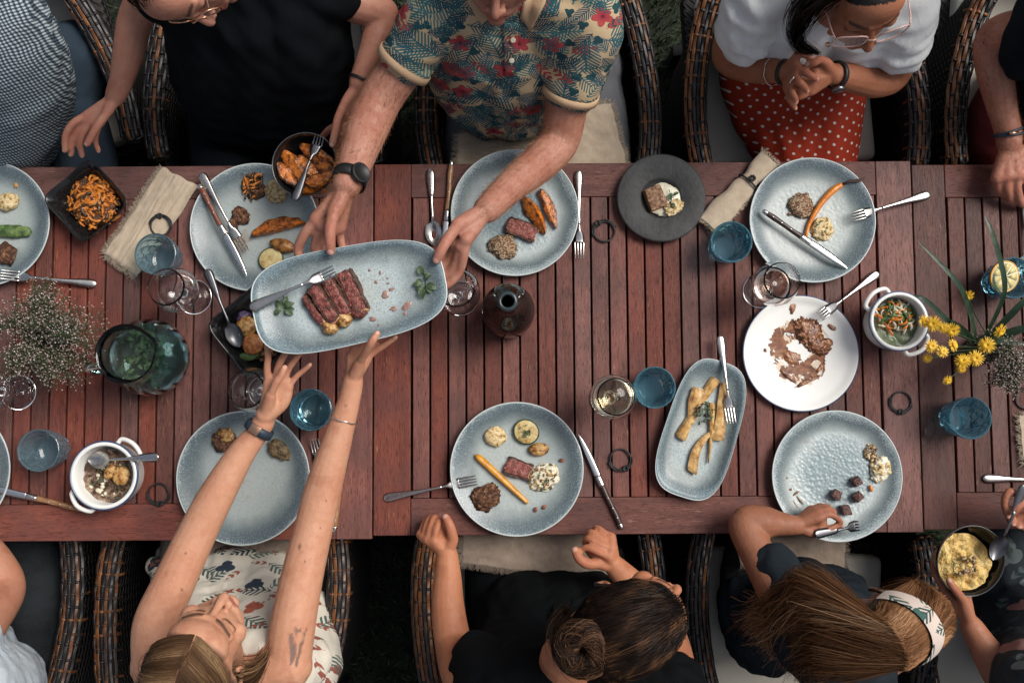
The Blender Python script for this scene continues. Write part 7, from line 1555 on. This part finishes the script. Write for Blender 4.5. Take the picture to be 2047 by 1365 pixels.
cloth('linen_napkin', 'taupe napkin on the lap of the girl with the headband', [W(1460, 1045, zl), W(1692, 1045, zl), W(1686, 1138, zl), W(1480, 1130, zl)], lambda u, v: zl + .004 + .003 * math.sin(u * 9), LINEN_D, (1, 2), 40, 20, seed=51, thick=.003, wr=.004)

# person 10, floral dress
pr = person('person in a dark floral dress holding the bowl of mash and a spoon')
SK10 = skin('skin_j', (.36, .155, .09), (.30, .115, .065)); b = Body()
b.limb([(2150, 1380, 1.04, .05), (2075, 1375, .93, .046), (2015, 1362, .855, .041), (1985, 1320, .84, .038), (1962, 1285, .83, .031), (1943, 1252, .828, .0250)], 36, 18)
b.fingers((1941, 1248, .828, .024), [[(1893, 1186, .822), (1876, 1158, .820), (1866, 1132, .822), (1872, 1104, .824)], [(1902, 1180, .812), (1890, 1154, .802), (1886, 1130, .796), (1896, 1106, .796)], [(1914, 1176, .805), (1904, 1150, .795), (1904, 1126, .790), (1915, 1104, .790)], [(1926, 1176, .802), (1920, 1152, .793), (1924, 1130, .789), (1936, 1110, .789)]], [(1926, 1200, .850), (1914, 1184, .868), (1905, 1172, .876), (1897, 1160, .874)], rn=.0085, pal=.0130)
b.limb([(2150, 1380, 1.04, .05), (2220, 1230, .90, .045), (2140, 1060, .86, .036), (2078, 1020, .865, .024)], 30, 18)
b.fingers((2078, 1020, .865, .023), [[(2040, 990, .885), (2018, 982, .888), (2008, 1002, .882), (2013, 1030, .872)], [(2044, 1010, .872), (2028, 1020, .868), (2018, 1034, .864), (2024, 1046, .860)], [(2050, 1022, .864), (2036, 1034, .858), (2028, 1044, .855), (2036, 1052, .852)], [(2056, 1032, .858), (2046, 1042, .852), (2040, 1050, .850), (2048, 1056, .848)]], [(2056, 1000, .886), (2042, 1006, .892), (2032, 1014, .892), (2024, 1022, .888)], rn=.0085, pal=.0125)
b.limb([(2150, 1380, 1.04, .06), (2140, 1330, .60, .08)]); b.head(head_at(2250, 1280, 1.22, (-.6, .7, -.3), (0, .2, 1)), [(2180, 1390, 1.08, .05), (2150, 1390, 1.0, .06)])
b.build('body', SK10, pr, .0036, 4)
b = Body(); b.limb([(2100, 1400, 1.0, .11), (2080, 1330, .80, .11), (2060, 1250, .64, .11)], 20, 24); b.limb([(2200, 1400, 1.0, .11), (2190, 1330, .80, .12), (2160, 1250, .64, .11)], 20, 24); b.limb([(2020, 1300, .58, .085), (2020, 1130, .57, .085), (2010, 980, .555, .07), (2010, 970, .1, .05)], 20, 22); b.limb([(2130, 1300, .58, .1), (2130, 1100, .57, .09), (2120, 980, .555, .07)], 20, 22); b.limb([(2080, 1300, .6, .1), (2075, 1080, .57, .08)], 16, 22)
b.build('dress', DRESS, pr, .006, 5, wrinkle=folds(.006, 28, 19.))
spoon(W(2048, 968, .905), W(1984, 1118, .862), 'steel spoon scooping the yellow mash', DSTEEL)
